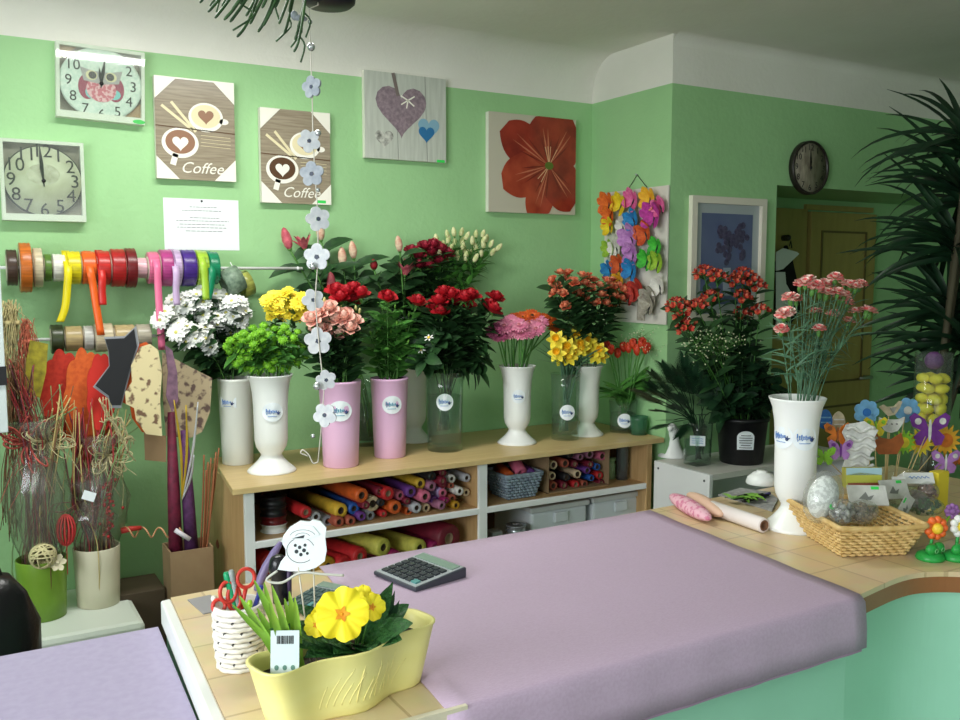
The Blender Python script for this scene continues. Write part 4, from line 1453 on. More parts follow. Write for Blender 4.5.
FR = variants(frond, 3)
y = VASES['fern'][0].y
for p in pts_on([(650, 396), (660, 404), (672, 384), (684, 392), (694, 386), (701, 396), (667, 400), (679, 410), (655, 402), (668, 392), (680, 388), (692, 394), (705, 404), (664, 412), (684, 404), (699, 415), (674, 420), (672, 376), (686, 378), (662, 384), (660, 396), (690, 410), (712, 412), (656, 390), (675, 400), (668, 424), (688, 424), (704, 424)], y, .05):
    flower('palm_fern_frond', 'greenery', 0, 'in the square glass', 'fern', p, FR, 'palm fern fronds in the square glass', bloom_part='frond', stem_r=.002, stem_m=PALM, cam=.6, lean=.8, up=.1, bscale=.62)
y = VASES['bucket'][0].y
for p in pts_on([(715, 392), (728, 378), (742, 366), (757, 376), (768, 392), (750, 400), (722, 410), (738, 395), (762, 408), (735, 352), (752, 350), (768, 366), (745, 338), (720, 366), (776, 384), (730, 392)], y, .07):
    flower('dark_leafy_branch', 'greenery', 0, 'in the black bucket', 'bucket', p, [b_bud(LEAF, .02, .004)], 'dark branches in the black bucket', bloom_part='tip', leaf=mat('deep_leaf', (20, 48, 28), .5, c2=(34, 70, 38), scale=20), leaf_n=18, leaf_L=.095, leaf_W=.05, leaf_from=.35, leaf_to=1, spread=.02, stem_m=STEMD)
HY = variants(lambda: b_cluster(HYP, HYP2))
for p in pts_on([(704, 274), (716, 277), (742, 275), (735, 282), (742, 298), (751, 281), (676, 306), (682, 312), (697, 307), (710, 299), (742, 314), (760, 312), (757, 287), (686, 327)], y, .06):
    flower('red_alstroemeria', 'flower', 0, 'rising from the black bucket', 'bucket', p, HY, 'red alstroemeria in the black bucket', leaf=LEAF, leaf_n=12, leaf_L=.1, leaf_W=.034, leaf_from=.5, leaf_to=1, stem_m=LEAFM, bscale=1.0, cam=.4)
for p in pts_on([(694, 342), (705, 336), (718, 343), (728, 340), (711, 350)], y - .05, .04):
    flower('gypsophila', 'flower', 0, 'above the black bucket', 'bucket', p, GY, 'gypsophila in the black bucket', stem_r=.001, rank='cream gypsophila sprig')
# carnations
y = VASES['carn'][0].y
CA = variants(lambda: b_carn(CARR, CARW, .02))
CAW = variants(lambda: b_carn(CARW, CARR, .02), 2)
raw = [(660, 180), (640, 185), (690, 200), (735, 180), (720, 215), (745, 220), (780, 160), (820, 185), (840, 190), (880, 185), (860, 195), (600, 240), (625, 245), (575, 305), (590, 300), (565, 365), (705, 295), (770, 305), (800, 240), (830, 260), (860, 295), (905, 290), (920, 295), (835, 335), (715, 365), (675, 170), (750, 190), (705, 190), (790, 215), (815, 230)]
for i, (a, b) in enumerate(raw):
    p = P(640 + a / 4, 240 + b / 4, y=y + random.uniform(-.05, .05))
    flower('striped_carnation', 'carnation', 0, 'in the tall white vase', 'carn', p, CA if i % 3 else CAW, 'striped carnations in the tall vase', stem_r=.0014, stem_m=LEAFB, leaf=LEAFB, leaf_n=9, leaf_L=.07, leaf_W=.007, leaf_from=.4, leaf_to=.9, leaf_shape='strap', up=.8, cam=.4)
# ============================================================ RIBBON RAIL AND WRAPPING MATERIALS AT LEFT
RY = 3.6
rz = P(150, 268, y=RY).z
t = thing('ribbon_rail', 'thin white rail on the back wall carrying the ribbon reels', 'rail', (.6, RY, rz))
MB().cyl((-.62, 0, 0), (.66, 0, 0), .006, n=10).build('rod', LAMW, t)
for x_ in (-.6, .64):
    MB().cyl((x_, 0, 0), (x_, D - RY, 0), .004, n=8).ball((x_, 0, 0), .008).build('bracket', LAMW, t)
RIBM = {}


def rib(k, c, rough=.3):
    return mat('ribbon_' + k, c, rough, c2=tuple(int(u * .82) for u in c), scale=120, stretch=(1, .1, .1))


def reel(label, cl, x0, x1, r, rz_=None, y=RY, tail=None, name='ribbon_reel', core=True, tilt=0):
    z = rz_ if rz_ is not None else rz
    xa, xb = P(x0, 268, y=y).x, P(x1, 268, y=y).x
    w = (xb - xa) * .94
    rr = r * .0037
    t = thing(name, label, 'ribbon reel', ((xa + xb) / 2, y, z), (0, PI / 2, tilt), 'ribbon reels on the rail' if rz_ is None else 'wide ribbon rolls in the lower row')
    m = rib(*cl)
    MB().lathe([(.005, -w / 2), (rr * .93, -w / 2), (rr * .96, -w * .42), (rr * .93, -w * .2), (rr * .96, 0), (rr * .93, w * .2), (rr * .96, w * .42), (rr * .93, w / 2), (.005, w / 2)], 32).build('ribbon', m, t)
    if core:
        for s in (-1, 1):
            MB().lathe([(.0065, s * w / 2 - .0012), (rr * .7, s * w / 2 - .0012), (rr * .7, s * w / 2 + .0012), (.0065, s * w / 2 + .0012)], 24).build('flange', mat('reel_card', (210, 200, 184), .6), t)
    if tail:
        # tail hangs in front of the reel; points given in the photograph
        tm = MB()
        pp = [P(a, b, y=y - rr - .006 - .002 * i) for i, (a, b) in enumerate(tail)]
        pp = [P(tail[0][0], tail[0][1], y=y)] + pp
        pp[0] = V((pp[1].x, y, z + rr * .97))
        pts = bez(pp, 4)
        wv = min(w, .026) / 2
        vs = []
        for p in pts:
            vs += [p - V((wv, 0, 0)), p + V((wv, 0, 0))]
        inv = (Matrix.Translation(t.location) @ Euler(t.rotation_euler).to_matrix().to_4x4()).inverted()
        tm.add([inv @ p for p in vs], [(2 * i, 2 * i + 1, 2 * i + 3, 2 * i + 2) for i in range(len(pts) - 1)])
        o = tm.build('ribbon_tail', mat('tail_' + cl[0], cl[1], .35), t)
        o.modifiers.new('thick', 'SOLIDIFY').thickness = .0008
    return t


reel('dark brown ribbon reel at the far left of the rail', ('darkbrown', (74, 56, 46)), 6, 17, 18)
reel('large burnt orange ribbon reel, the tallest at the left of the rail', ('burnt', (206, 110, 40)), 19, 31, 25)
reel('beige lace ribbon reel beside the burnt orange one', ('lace', (214, 200, 168)), 33, 42, 20)
reel('small moss green ribbon reel between the lace reel and the white reel', ('moss', (92, 130, 50)), 44, 51, 14)
reel('white ribbon reel left of the yellow ribbon', ('white', (232, 230, 220)), 52, 65, 14)
reel('yellow ribbon reel with its end hanging down', ('yellow', (232, 214, 30)), 66, 80, 17, tail=((68, 270), (67, 290), (65, 308), (60, 322)))
reel('orange ribbon reel with a long hanging end', ('orange', (232, 100, 36)), 81, 95, 17, tail=((90, 270), (93, 285), (96, 305), (101, 335)))
reel('bright red ribbon reel with a short hanging end', ('red', (196, 40, 36)), 96, 109, 18, tail=((102, 275), (102, 292), (103, 305)))
reel('glossy red ribbon reel at the middle of the rail', ('glossred', (170, 30, 32)), 110, 124, 20)
reel('wine red ribbon reel, widest of the dark reds', ('wine', (110, 24, 30)), 124.5, 135, 21)
reel('small pale pink ribbon reel right of the wine red one', ('palepink', (236, 190, 200)), 136, 146, 11)
reel('pink ribbon reel with a long pale pink end hanging down', ('pink', (226, 110, 150)), 147, 158, 17, tail=((157, 265), (158, 285), (160, 320), (162, 350)))
reel('magenta ribbon reel beside the pink one', ('magenta', (176, 64, 130)), 159, 171, 20)
reel('sheer lilac ribbon reel between magenta and violet', ('lilac', (190, 164, 200)), 172, 179, 20, tail=((176, 270), (176, 290), (177, 305)))
reel('dark violet ribbon reel on the rail', ('violet', (70, 40, 130)), 180, 194, 20)
reel('olive ribbon reel with a lime green end hanging in front', ('lime', (160, 196, 60)), 195, 206, 19, tail=((203, 262), (205, 280), (206, 300)))
reel('emerald green ribbon reel at the right end of the rail', ('emerald', (20, 130, 90)), 207, 217, 18, tail=((212, 270), (211, 285), (208, 300)))
# tilted grey green reel on a hook
c = P(232, 281, y=RY - .02)
t = thing('ribbon_reel', 'sheer grey green ribbon roll hanging tilted from a white string', 'ribbon reel', c, (.3, 1.1, .4))
MB().lathe([(.03, -.035), (.052, -.035), (.055, 0), (.052, .035), (.03, .035), (.03, -.035)], 28).build('ribbon', mat('sheer_grey', (128, 148, 128), .5, c2=(90, 110, 92), scale=60), t)
MB().tube([V((0, 0, 0)), V((-.03, .01, .03)), V((-.065, .02, .03))], .002, 5).build('hanging_string', LAMW, t)
t = thing('ribbon_reel', 'narrow yellow green roll hanging behind the grey green one', 'ribbon reel', P(245, 284, y=RY + .03), (.3, 1.2, .4))
MB().lathe([(.03, -.02), (.052, -.02), (.052, .02), (.03, .02), (.03, -.02)], 28).build('ribbon', rib('ygreen', (176, 180, 90)), t)
# lower row of wide rolls
z2 = P(90, 338, y=3.58).z
t = thing('ribbon_rail', 'lower rail behind the hanging paper shapes', 'rail', (.5, 3.58, z2))
MB().cyl((-.35, 0, 0), (.45, 0, 0), .006, n=10).build('rod', LAMW, t)
for x_ in (-.34, .44):
    MB().cyl((x_, 0, 0), (x_, D - 3.58, 0), .004, n=8).build('bracket', LAMW, t)
for lb, cl, a, b, r in (('dark green wide roll at the left of the lower rail', ('dgreen', (66, 76, 48)), 47, 60, 15), ('tan jute wide roll under the yellow ribbon', ('jute', (186, 164, 116)), 61, 79, 13), ('white and black printed roll in the lower row', ('bw', (196, 194, 186)), 80, 90, 13),
                        ('natural linen roll crossed by the orange ribbon end', ('linen', (206, 192, 160)), 91, 110, 15), ('burlap roll in the middle of the lower row', ('burlap', (190, 168, 122)), 111, 132, 13), ('grey beige roll at the right of the lower row', ('greyb', (176, 168, 150)), 133, 148, 13)):
    reel(lb, cl, a, b, r, z2, 3.58, name='wide_ribbon_roll')


def shape(name, label, cat, pts, y, m, th=.006, group=None, part=None):
    """a stiff cut sheet hanging at depth y; outline in photograph pixels"""
    q = [P(a, b, y=y) for a, b in pts]
    top = max(q, key=lambda p: p.z)
    c = V((sum(p.x for p in q) / len(q), y, top.z))
    o = MB().prism([(p.x - c.x, p.z - c.z) for p in q], -th / 2, th / 2, M=Matrix.Rotation(PI / 2, 4, 'X')).build(name, m, loc=c)
    return tag(o, label, cat, group)


def scallop(cx, cy, rx, ry, n, amp=.12, a0=0):
    k = n * 8
    return [(cx + rx * (1 + amp * abs(math.sin(n * (2 * PI * i / k) / 2 + a0)) - amp / 2) * math.cos(2 * PI * i / k), cy + ry * (1 + amp * abs(math.sin(n * (2 * PI * i / k) / 2 + a0)) - amp / 2) * math.sin(2 * PI * i / k)) for i in range(k)]


FR1 = mat('red_felt', (196, 54, 36), .8, c2=(176, 42, 28), scale=60)
FO1 = mat('orange_felt', (212, 98, 40), .8, c2=(194, 80, 30), scale=60)
shape('felt_sheet', 'red scalloped felt sheet hanging at the left of the felt row', 'felt sheet', scallop(62, 397, 21, 46, 9), 3.50, FR1)
shape('felt_sheet', 'orange scalloped felt sheet between the two red ones', 'felt sheet', scallop(84, 404, 20, 54, 9), 3.46, FO1)
shape('felt_sheet', 'bright red scalloped felt sheet touching the black star sheet', 'felt sheet', scallop(101, 392, 14, 38, 8), 3.43, mat('scarlet_felt', (198, 44, 34), .8))
shape('felt_sheet', 'orange scalloped felt sheet hanging lowest above the rattan knots', 'felt sheet', scallop(94, 440, 23, 28, 8), 3.48, FO1)
bs = [(104, 337), (125, 336), (136, 326), (139, 345), (133, 362), (127, 385), (121, 408), (110, 408), (108, 398), (93, 387), (109, 366), (108, 350)]
shape('star_sheet', 'black zigzag edged sheet with grey border hanging beside the floral sheet', 'paper sheet', bs, 3.40, mat('grey_border', (150, 152, 158), .5), .006)
cxb, cyb = 117, 368
shape('star_sheet', 'black inner zigzag sheet lying over the grey bordered sheet', 'paper sheet', [(cxb + (a - cxb) * .9, cyb + (b - cyb) * .93) for a, b in bs], 3.393, mat('black_sheet', (32, 32, 36), .5), .005)
FLO = mat('floral_paper', (222, 206, 160), .8, c2=(120, 92, 72), scale=34, lo=.56, hi=.66, detail=2)
fl = [(140, 347), (150, 344), (158, 350), (162, 372), (160, 400), (162, 436), (146, 434), (136, 420), (134, 408), (126, 404), (125, 392), (132, 382), (131, 366)]
shape('floral_sheet', 'cream floral patterned wavy paper hanging right of the black star sheet', 'paper sheet', fl, 3.385, FLO, .004)
shape('orange_sheet', 'orange wavy sheet showing behind the left edge of the floral paper', 'paper sheet', [(a - 4, b - 2) for a, b in fl], 3.41, FO1, .004)
shape('floral_sheet', 'darker floral paper hanging rightmost, behind the purple tissue', 'paper sheet', [(162, 352), (200, 372), (212, 378), (210, 412), (202, 432), (190, 438), (166, 436), (163, 400)], 3.45, mat('floral_paper_dark', (176, 158, 128), .8, c2=(96, 76, 70), scale=34, lo=.5, hi=.62, detail=2), .004)
shape('kraft_card', 'plain kraft card hanging below the floral paper', 'card', [(144, 432), (166, 436), (166, 462), (145, 460)], 3.44, mat('kraft', (150, 122, 90), .8), .004)
shape('tulle_sheet', 'yellow olive tulle hanging under the raffia at left', 'fabric', [(30, 340), (48, 344), (46, 372), (40, 398), (26, 392), (23, 378)], 3.45, mat('olive_tulle', (178, 164, 50), .8, c2=(130, 120, 40), scale=40), .012)
shape('tissue_strip', 'mauve tissue strip hanging beside the pale pink ribbon', 'tissue', [(165, 345), (172, 350), (177, 372), (178, 400), (172, 412), (166, 396), (168, 372)], 3.36, mat('mauve_tissue', (134, 100, 120), .8, c2=(104, 78, 96), scale=40), .008)
for lb, pts, m in (('wine purple tissue roll leaning above the brown box', [(167, 412), (175, 412), (180, 470), (182, 540), (168, 540), (168, 470)], mat('wine_tissue', (120, 30, 60), .6, c2=(90, 22, 48), scale=40)), ('plum tissue roll beside the wine purple one', [(180, 430), (188, 440), (196, 490), (198, 542), (183, 542), (182, 470)], mat('plum_tissue', (96, 52, 100), .6, c2=(70, 36, 76), scale=40))):
    q0, q1 = P(pts[0][0] + 4, pts[0][1], y=3.45), P(pts[3][0] - 6, 560, y=3.42)
    o = MB().tube([q0 - q1, (q0 - q1) * .5, (0, 0, 0)], [.013, .022, .026], 12).build('tissue_roll', m, loc=q1)
    tag(o, lb, 'paper roll')
t = thing('tinsel_pick', 'clear and yellow tinsel spray above the purple tissue rolls', 'decoration', P(182, 500, y=3.42))
for k, (a, b, c_) in enumerate(((174, 400, 'gold_tinsel'), (186, 405, 'gold_tinsel'), (198, 402, 'silver_tinsel'), (194, 455, 'silver_tinsel'))):
    p = P(a, b, y=3.35) - t.location
    MB().tube(bez([(0, 0, 0), p * .5 + V((.01, 0, 0)), p], 5), [.002, .003, .004, .004, .005, .005, .005, .004, .003, .003, .002], 5).build('strand', mat(c_, (214, 180, 60) if 'gold' in c_ else (210, 212, 220), .3, metal=.4), t)


def raffia(name, label, x, y0, y1, spread, yd, col, n=26, cat='raffia hank'):
    a, b = P(x, y0, y=yd), P(x, y1, y=yd)
    m = mat('raffia_' + str(col), col, .7, c2=tuple(int(u * .7) for u in col), scale=60)
    t = thing(name, label, cat, a)
    L = (b - a)
    mb = MB()
    for i in range(n):
        o = V((random.gauss(0, spread * .8), random.gauss(0, .012), 0))
        e = V((random.gauss(0, spread), random.gauss(0, .015), random.uniform(-.04, .06)))
        mb.tube(bez([(random.gauss(0, spread * .55), random.gauss(0, .008), random.uniform(-.03, .015)), L * .25 + o * .9, L * .65 + e * .6 + V((random.gauss(0, .01), 0, 0)), L + e], 4), .0016, 4)
    mb.build('strands', m, t)
    MB().lathe([(spread * .9, -.075), (spread * .95, -.07), (spread * .9, -.06)], 16, sy=.5).build('tie', m, t)
    return t


raffia('raffia_hank', 'pale straw raffia hank hanging at the far left', 10, 303, 425, .03, 3.5, (206, 190, 136), 90)
raffia('raffia_hank', 'coral raffia hank hanging beside the straw one', 26, 322, 410, .02, 3.46, (206, 110, 84), 60)
raffia('raffia_hank', 'brown stems hank hanging behind the coral curl', 12, 360, 530, .02, 3.42, (120, 84, 52), 24)

# white stool with two vases of wrapped dry bouquets
ST = .46
t = thing('plastic_stool', 'pale white plastic stool under the green and cream vases', 'stool', (.25, 3.45, 0))
M_ST = mat('stool_plastic', (214, 222, 212), .4)
sa, sb = P(136, 606, z=ST), P(32, 622, z=ST)
xs0, xs1 = P(26, 640, z=ST).x - .25, P(136, 604, z=ST).x - .25
ys0 = P(80, 633, z=ST).y - 3.45
MB().span((xs0, ys0, ST - .075), (xs1, .22, ST)).build('seat', M_ST, t, bevel=.02)
for a in (xs0 + .02, xs1 - .05):
    for b in (ys0 + .02, .17):
        MB().span((a, b, 0), (a + .035, b + .035, ST - .07)).build('leg', M_ST, t)
VG = mat('green_ceramic', (124, 160, 54), .35, c2=(108, 146, 46), scale=6)
VCR = mat('cream_ceramic', (214, 208, 184), .4)
OVP = [(.86, 0), (.90, .006), (.93, .3), (.97, .7), (1, .99), (.99, 1), (.95, 1), (.93, .9), (.85, .05), (0, .04)]
cg = vat(44, 621, ST, .055)
hg = P(44, 557, y=cg.y).z - ST
vase('dryg', 'green ceramic vase at left on the white stool', cg, hg, .082, OVP, VG)
cc = vat(99, 608, ST, .055)
hc_ = P(99, 545, y=cc.y).z - ST
vase('dryc', 'cream ceramic vase at right on the white stool', cc, hc_, .08, OVP, VCR)
FILM = glass('bouquet_film', (238, 238, 232), .12, .05)
TW = {'b': mat('twig_brown', (112, 80, 52), .7), 'r': mat('twig_red', (150, 44, 48), .6), 's': mat('twig_straw', (196, 176, 116), .7), 'g': mat('twig_green', (120, 150, 96), .7), 'p': mat('twig_plum', (110, 56, 66), .7)}


def wrapped(label, vk, top, knot, wr, cols, knotcol, n=34, loops=16, lk=.035, kr=.0016):
    """wrapped dry bouquet: twigs, clear sleeve, and a raffia knot tying it"""
    c, h, r = VASES[vk]
    tp, kn = P(*top, y=c.y - .02), P(*knot, y=c.y - .03)
    b = c + V((0, 0, .03))
    t = thing('wrapped_bouquet', label, 'bouquet', b)
    for col in cols:
        mb = MB()
        for i in range(n // len(cols)):
            e = tp - b + V((random.gauss(0, wr), random.gauss(0, wr * .5), random.uniform(-.12, .08)))
            mid = (kn - b) + V((random.gauss(0, .03), random.gauss(0, .02), 0))
            s = V((random.gauss(0, r * .3), random.gauss(0, r * .3), 0))
            mb.tube(bez([s, s * 1.2 + V((0, 0, h)), mid, e], 4), random.uniform(.0012, .003), 5)
        mb.build('twigs', TW[col], t)
    kb = kn - b
    MB().lathe([(r * .5, h * .8), (r * .95, h + .05), (r * 1.15, h + .5 * (kb.z - h)), (r * .8, h + .8 * (kb.z - h)), (.03, kb.z), (r * .9, kb.z + .07)], 28, wob=lambda a, z: 1 + .09 * math.sin(5 * a + z * 30) + .05 * math.sin(11 * a), M=Matrix.Translation((kb.x * .5, kb.y * .5, 0))).build('film_sleeve', FILM, t)
    mb = MB()
    for i in range(loops):
        a = random.uniform(0, 2 * PI)
        R = random.uniform(.6, 1.3) * lk
        d = V((math.cos(a), random.uniform(-.9, -.1), math.sin(a)))
        s_ = d.orthogonal().normalized() * .02
        mb.tube(bez([kb, kb + d * R + s_, kb + d * R * 1.5, kb + d * R - s_, kb + V((0, 0, -.01))], 4), kr, 4)
    for i in range(8):
        d = V((random.uniform(-.1, .1), -.03, random.uniform(-.22, -.06)))
        mb.tube(bez([kb, kb + d * .4 + V((random.uniform(-.03, .03), 0, 0)), kb + d], 4), .0014, 4)
    mb.build('raffia_knot', mat('knot_' + knotcol[0], knotcol[1], .7, c2=tuple(int(u * .75) for u in knotcol[1]), scale=60), t)
    return t


KS, KC = ('straw', (206, 194, 148)), ('coral', (196, 88, 78))
w1 = wrapped('wrapped dry bouquet with coral bow leaning left in the green vase', 'dryg', (18, 372), (28, 442), .03, 'brp', KC, 30, 14, .06, .0035)
w2 = wrapped('wrapped dry bouquet with fringed straw bow in the green vase', 'dryg', (58, 405), (47, 440), .025, 'bsg', KS, 30, 30, .045)
w3 = wrapped('wrapped plum twig bouquet between the two stool vases', 'dryc', (80, 420), (82, 500), .03, 'prs', ('plum', (150, 96, 90)), 30, 14, .06)
w4 = wrapped('wrapped red berry bouquet with curly straw bow in the cream vase', 'dryc', (118, 415), (108, 455), .035, 'rsg', KS, 36, 30, .05)
curl = MB()
kb = P(118, 425, y=3.3) - w4.location
for i in range(12):
    a0 = i * .5
    curl.tube([kb + V((-.05 + .09 * j / 10 + .012 * math.sin(i + j * .9), -.02 + .01 * math.cos(i), .09 * math.cos(a0 * .2) - .015 * j + .02 * math.sin(j * 1.3 + i * .4))) for j in range(11)], .0016, 4)
curl.build('raffia_curls', MATS['knot_straw'], w4)
be = MB()
pb = P(107, 510, y=VASES['dryc'][0].y - .06) - w4.location
for i in range(46):
    be.ball(pb + V((random.gauss(0, .012) + .012 * (i / 46), random.gauss(0, .01), -.09 + .2 * i / 46)), .006, 6)
be.build('berries', mat('red_berries', (170, 36, 36), .35), w4)
MB().box((0, 0, 0), (.042, .002, .032)).build('price_tag', STK, w4, loc=P(89, 496, y=VASES['dryc'][0].y - .1) - w4.location, rot=(0, .35, -.3), label='white price tag')
c = P(43, 556, y=cg.y - .085)
mb = MB()
for i in range(16):
    n_ = V((random.gauss(0, 1), random.gauss(0, 1), random.gauss(0, 1))).normalized()
    u = n_.orthogonal().normalized()
    v = n_.cross(u)
    mb.tube([(u * math.cos(k * PI / 10) + v * math.sin(k * PI / 10)) * .042 for k in range(20)], .0028, 4, closed=True)
o = mb.build('rattan_ball', mat('rattan', (206, 196, 150), .7), loc=c)
tag(o, 'woven rattan ball in front of the green vase rim', 'ball')
mb = MB()
for i in range(7):
    a = i * PI / 7
    mb.tube([(.03 * math.cos(k * PI / 8) * math.cos(a), .03 * math.cos(k * PI / 8) * math.sin(a), .055 * math.sin(k * PI / 8)) for k in range(16)], .0028, 5, closed=True)
mb.tube([(0, 0, -.055), (0, .01, -.16)], .002, 4, 0)
o = mb.build('wicker_drop', mat('coral_wicker', (206, 60, 62), .5), loc=P(66, 530, y=cg.y - .05))
tag(o, 'coral red wicker drop ornament between the stool vases', 'ornament')
t = thing('dried_flower', 'small cream dried flower beside the rattan ball', 'flower', P(57, 563, y=cg.y - .09), (1.2, 0, .3))
ring(MB(), 6, .003, 0, .2, .028, .02).ball((0, 0, .004), .007, 8).build('bloom', mat('dried_cream', (222, 214, 184), .7), t)
# curly red to cream spiral ribbon
p0, p1 = P(122, 532, y=3.42), P(192, 533, y=3.42)
sp = MB()
sp.tube([p0.lerp(p1, i / 90) - p0 + V((0, .016 * math.cos(i / 90 * 2 * PI * 4.2), .018 * math.sin(i / 90 * 2 * PI * 4.2) + .01 * (i > 60))) for i in range(91)], .0032, 5)
o = sp.build('curled_ribbon', mat('curl_cream', (206, 150, 110), .5), loc=p0)
tag(o, 'springy curled ribbon stretching from the cream vase to the brown box', 'ribbon')
o = MB().tube([(0, 0, 0), (.03, 0, .003), (.07, 0, .002)], [.011, .011, .008], 8).build('ribbon_end', mat('curl_red', (186, 52, 44), .5), loc=P(121, 531, y=3.42))
tag(o, 'red ribbon end at the start of the curled ribbon', 'ribbon')
o = MB().tube([(0, 0, 0), (.05, -.01, -.04)], .009, 8).build('tube_tag', mat('clear_tag', (210, 206, 214), .3), loc=P(175, 530, y=3.38))
tag(o, 'clear tube tag hanging over the brown box rim', 'tag')
# brown cardboard box vase with sticks
KR = mat('brown_cardboard', (156, 130, 98), .8, c2=(146, 120, 90), scale=10)
cb = P(191, 590, z=.5)
zt = P(191, 545, y=3.42).z
xa, xb = P(171, 560, y=3.36).x, P(213, 560, y=3.36).x
t = thing('tall_box', 'tall open brown cardboard box holding purple tissue and sticks', 'box', ((xa + xb) / 2, 3.43, 0))
hw = (xb - xa) / 2
bb = MB()
for c_, d_ in (((0, -.07, zt / 2), (2 * hw, .006, zt)), ((0, .07, zt / 2), (2 * hw, .006, zt)), ((-hw, 0, zt / 2), (.006, .14, zt)), ((hw, 0, zt / 2), (.006, .14, zt)), ((0, 0, .01), (2 * hw, .14, .01))):
    bb.box(c_, d_)
bb.build('body', KR, t)
for i, (px, py) in enumerate(((204, 455), (208, 462), (211, 458), (214, 470), (206, 470), (216, 452), (219, 448))):
    a, b = V((.03 + t.location.x, 3.42 + random.uniform(-.03, .03), zt - .25)), P(px, py, y=3.4)
    o = MB().tube(bez([(0, 0, 0), (b - a) * .6 + V((.004, 0, 0)), b - a], 5), .003, 6).build('willow_stick', mat('willow', (150, 92, 58), .6), loc=a)
    tag(o, '', 'stick', 'brown sticks in the tall box')
    ranked(o, 'thin brown stick', 'in the tall brown box', px)
o = MB().span((-.09, -.1, 0), (.09, .1, P(155, 588, y=3.45).z)).build('storage_box', mat('dark_box', (72, 60, 44), .7), loc=(xa - .1, 3.53, 0), bevel=.003)
tag(o, 'dark brown box on the floor left of the tall cardboard box', 'box')
# black bag at bottom left, pale upright panel at the left edge
t = thing('black_bag', 'shiny black bag at the lower left edge beside the stool', 'bag', P(2, 660, y=2.75) - V((.05, 0, .0)))
z0 = t.location.z
bg = MB()
bg.lathe([(.13, -.1), (.15, 0), (.145, .1), (.12, .19), (.085, .235), (.03, .25), (0, .25)], 24, sy=.7, wob=lambda a, z: 1 + .05 * math.sin(5 * a + z * 20))
bg.build('body', mat('black_leather', (20, 20, 23), .3, bump=.3, bscale=30), t)
MB().tube(bez([(-.07, 0, .22), (-.04, 0, .3), (.03, 0, .3), (.06, 0, .22)], 6), .008, 8).build('handle', MATS['black_leather'], t)
t = thing('stool', 'dark seat under the black bag at the lower left', 'stool', (t.location.x, t.location.y, 0))
MB().lathe([(.15, z0 - .14), (.155, z0 - .13), (.155, z0 - .11), (.14, z0 - .1)], 24).build('seat', BLACK, t)
for k in range(4):
    a = PI / 4 + k * PI / 2
    MB().cyl((.14 * math.cos(a), .14 * math.sin(a), 0), (.1 * math.cos(a), .1 * math.sin(a), z0 - .13), .012).build('leg', BLACK, t)
pa = P(1.5, 300, y=3.3)
t = thing('wall_bracket', 'pale grey upright holder with black clamp at the left edge of the picture', 'bracket', (pa.x - .03, 3.3, P(2, 432, y=3.3).z))
zt = P(2, 195, y=3.3).z - t.location.z
MB().span((-.02, -.02, 0), (.03, .02, zt)).build('upright', mat('post_grey', (206, 216, 216), .4), t, bevel=.003)
zc = P(0, 366, y=3.3).z - t.location.z
MB().span((-.024, -.026, zc - .06), (.033, .024, zc)).build('clamp', BLACK, t, label='black clamp')
MB().cyl((0, .02, zt * .6), (0, D - 3.3, zt * .6), .01).build('wall_arm', STEEL, t)
# ============================================================ INSIDE THE SHELF UNIT
def pm_(k, c):
    return mat('paper_' + k, c, .45, c2=tuple(int(u * .85) for u in c), scale=30)


PC = {'yellow': (222, 180, 60), 'orange': (214, 96, 40), 'cream': (222, 196, 160), 'blue': (40, 90, 170), 'red': (196, 40, 44), 'purple': (110, 60, 140), 'pink': (216, 110, 140), 'mauve': (170, 110, 140),
      'lilac': (176, 150, 200), 'white': (226, 222, 216), 'wine': (120, 30, 50), 'grey': (150, 150, 160), 'black': (40, 38, 42), 'lime': (206, 200, 90), 'magenta': (150, 30, 90), 'gold': (196, 146, 40), 'copper': (176, 90, 70), 'silver': (186, 186, 194)}
CORE = mat('roll_core', (70, 52, 40), .8)


def roll(col, px, py, rp, y=3.15, L=.36, kind='paper_roll', core=.5, where='', skew=None, cat='paper roll', zmin=None):
    """a tube of wrapping paper lying front to back, its open end at px, py"""
    r = rp * .0036
    c = P(px, py, y=y)
    if zmin is not None:
        c.z = max(c.z, zmin + r)
    t = thing(kind, '', cat, c, group='wrapping paper rolls ' + where)
    d = V((skew if skew is not None else random.uniform(-.08, .08), 1, 0)).normalized()
    R = d.to_track_quat('Z', 'Y').to_matrix().to_4x4()
    MB().lathe([(r * core, 0), (r * .9, -.002), (r, .004), (r, L), (r * core, L), (r * core, .0)], 22, M=R).build('paper', pm_(col, PC[col]), t)
    MB().lathe([(r * core * .98, .02), (r * core * .96, .004), (r * core * .72, .002), (r * core * .7, .3)], 16, M=R).build('core', CORE if col not in ('wine', 'magenta', 'red') else mat('pale_core', (150, 124, 100), .8), t)
    ranked(t, f'{col} paper roll', where, (px, py))
    return t


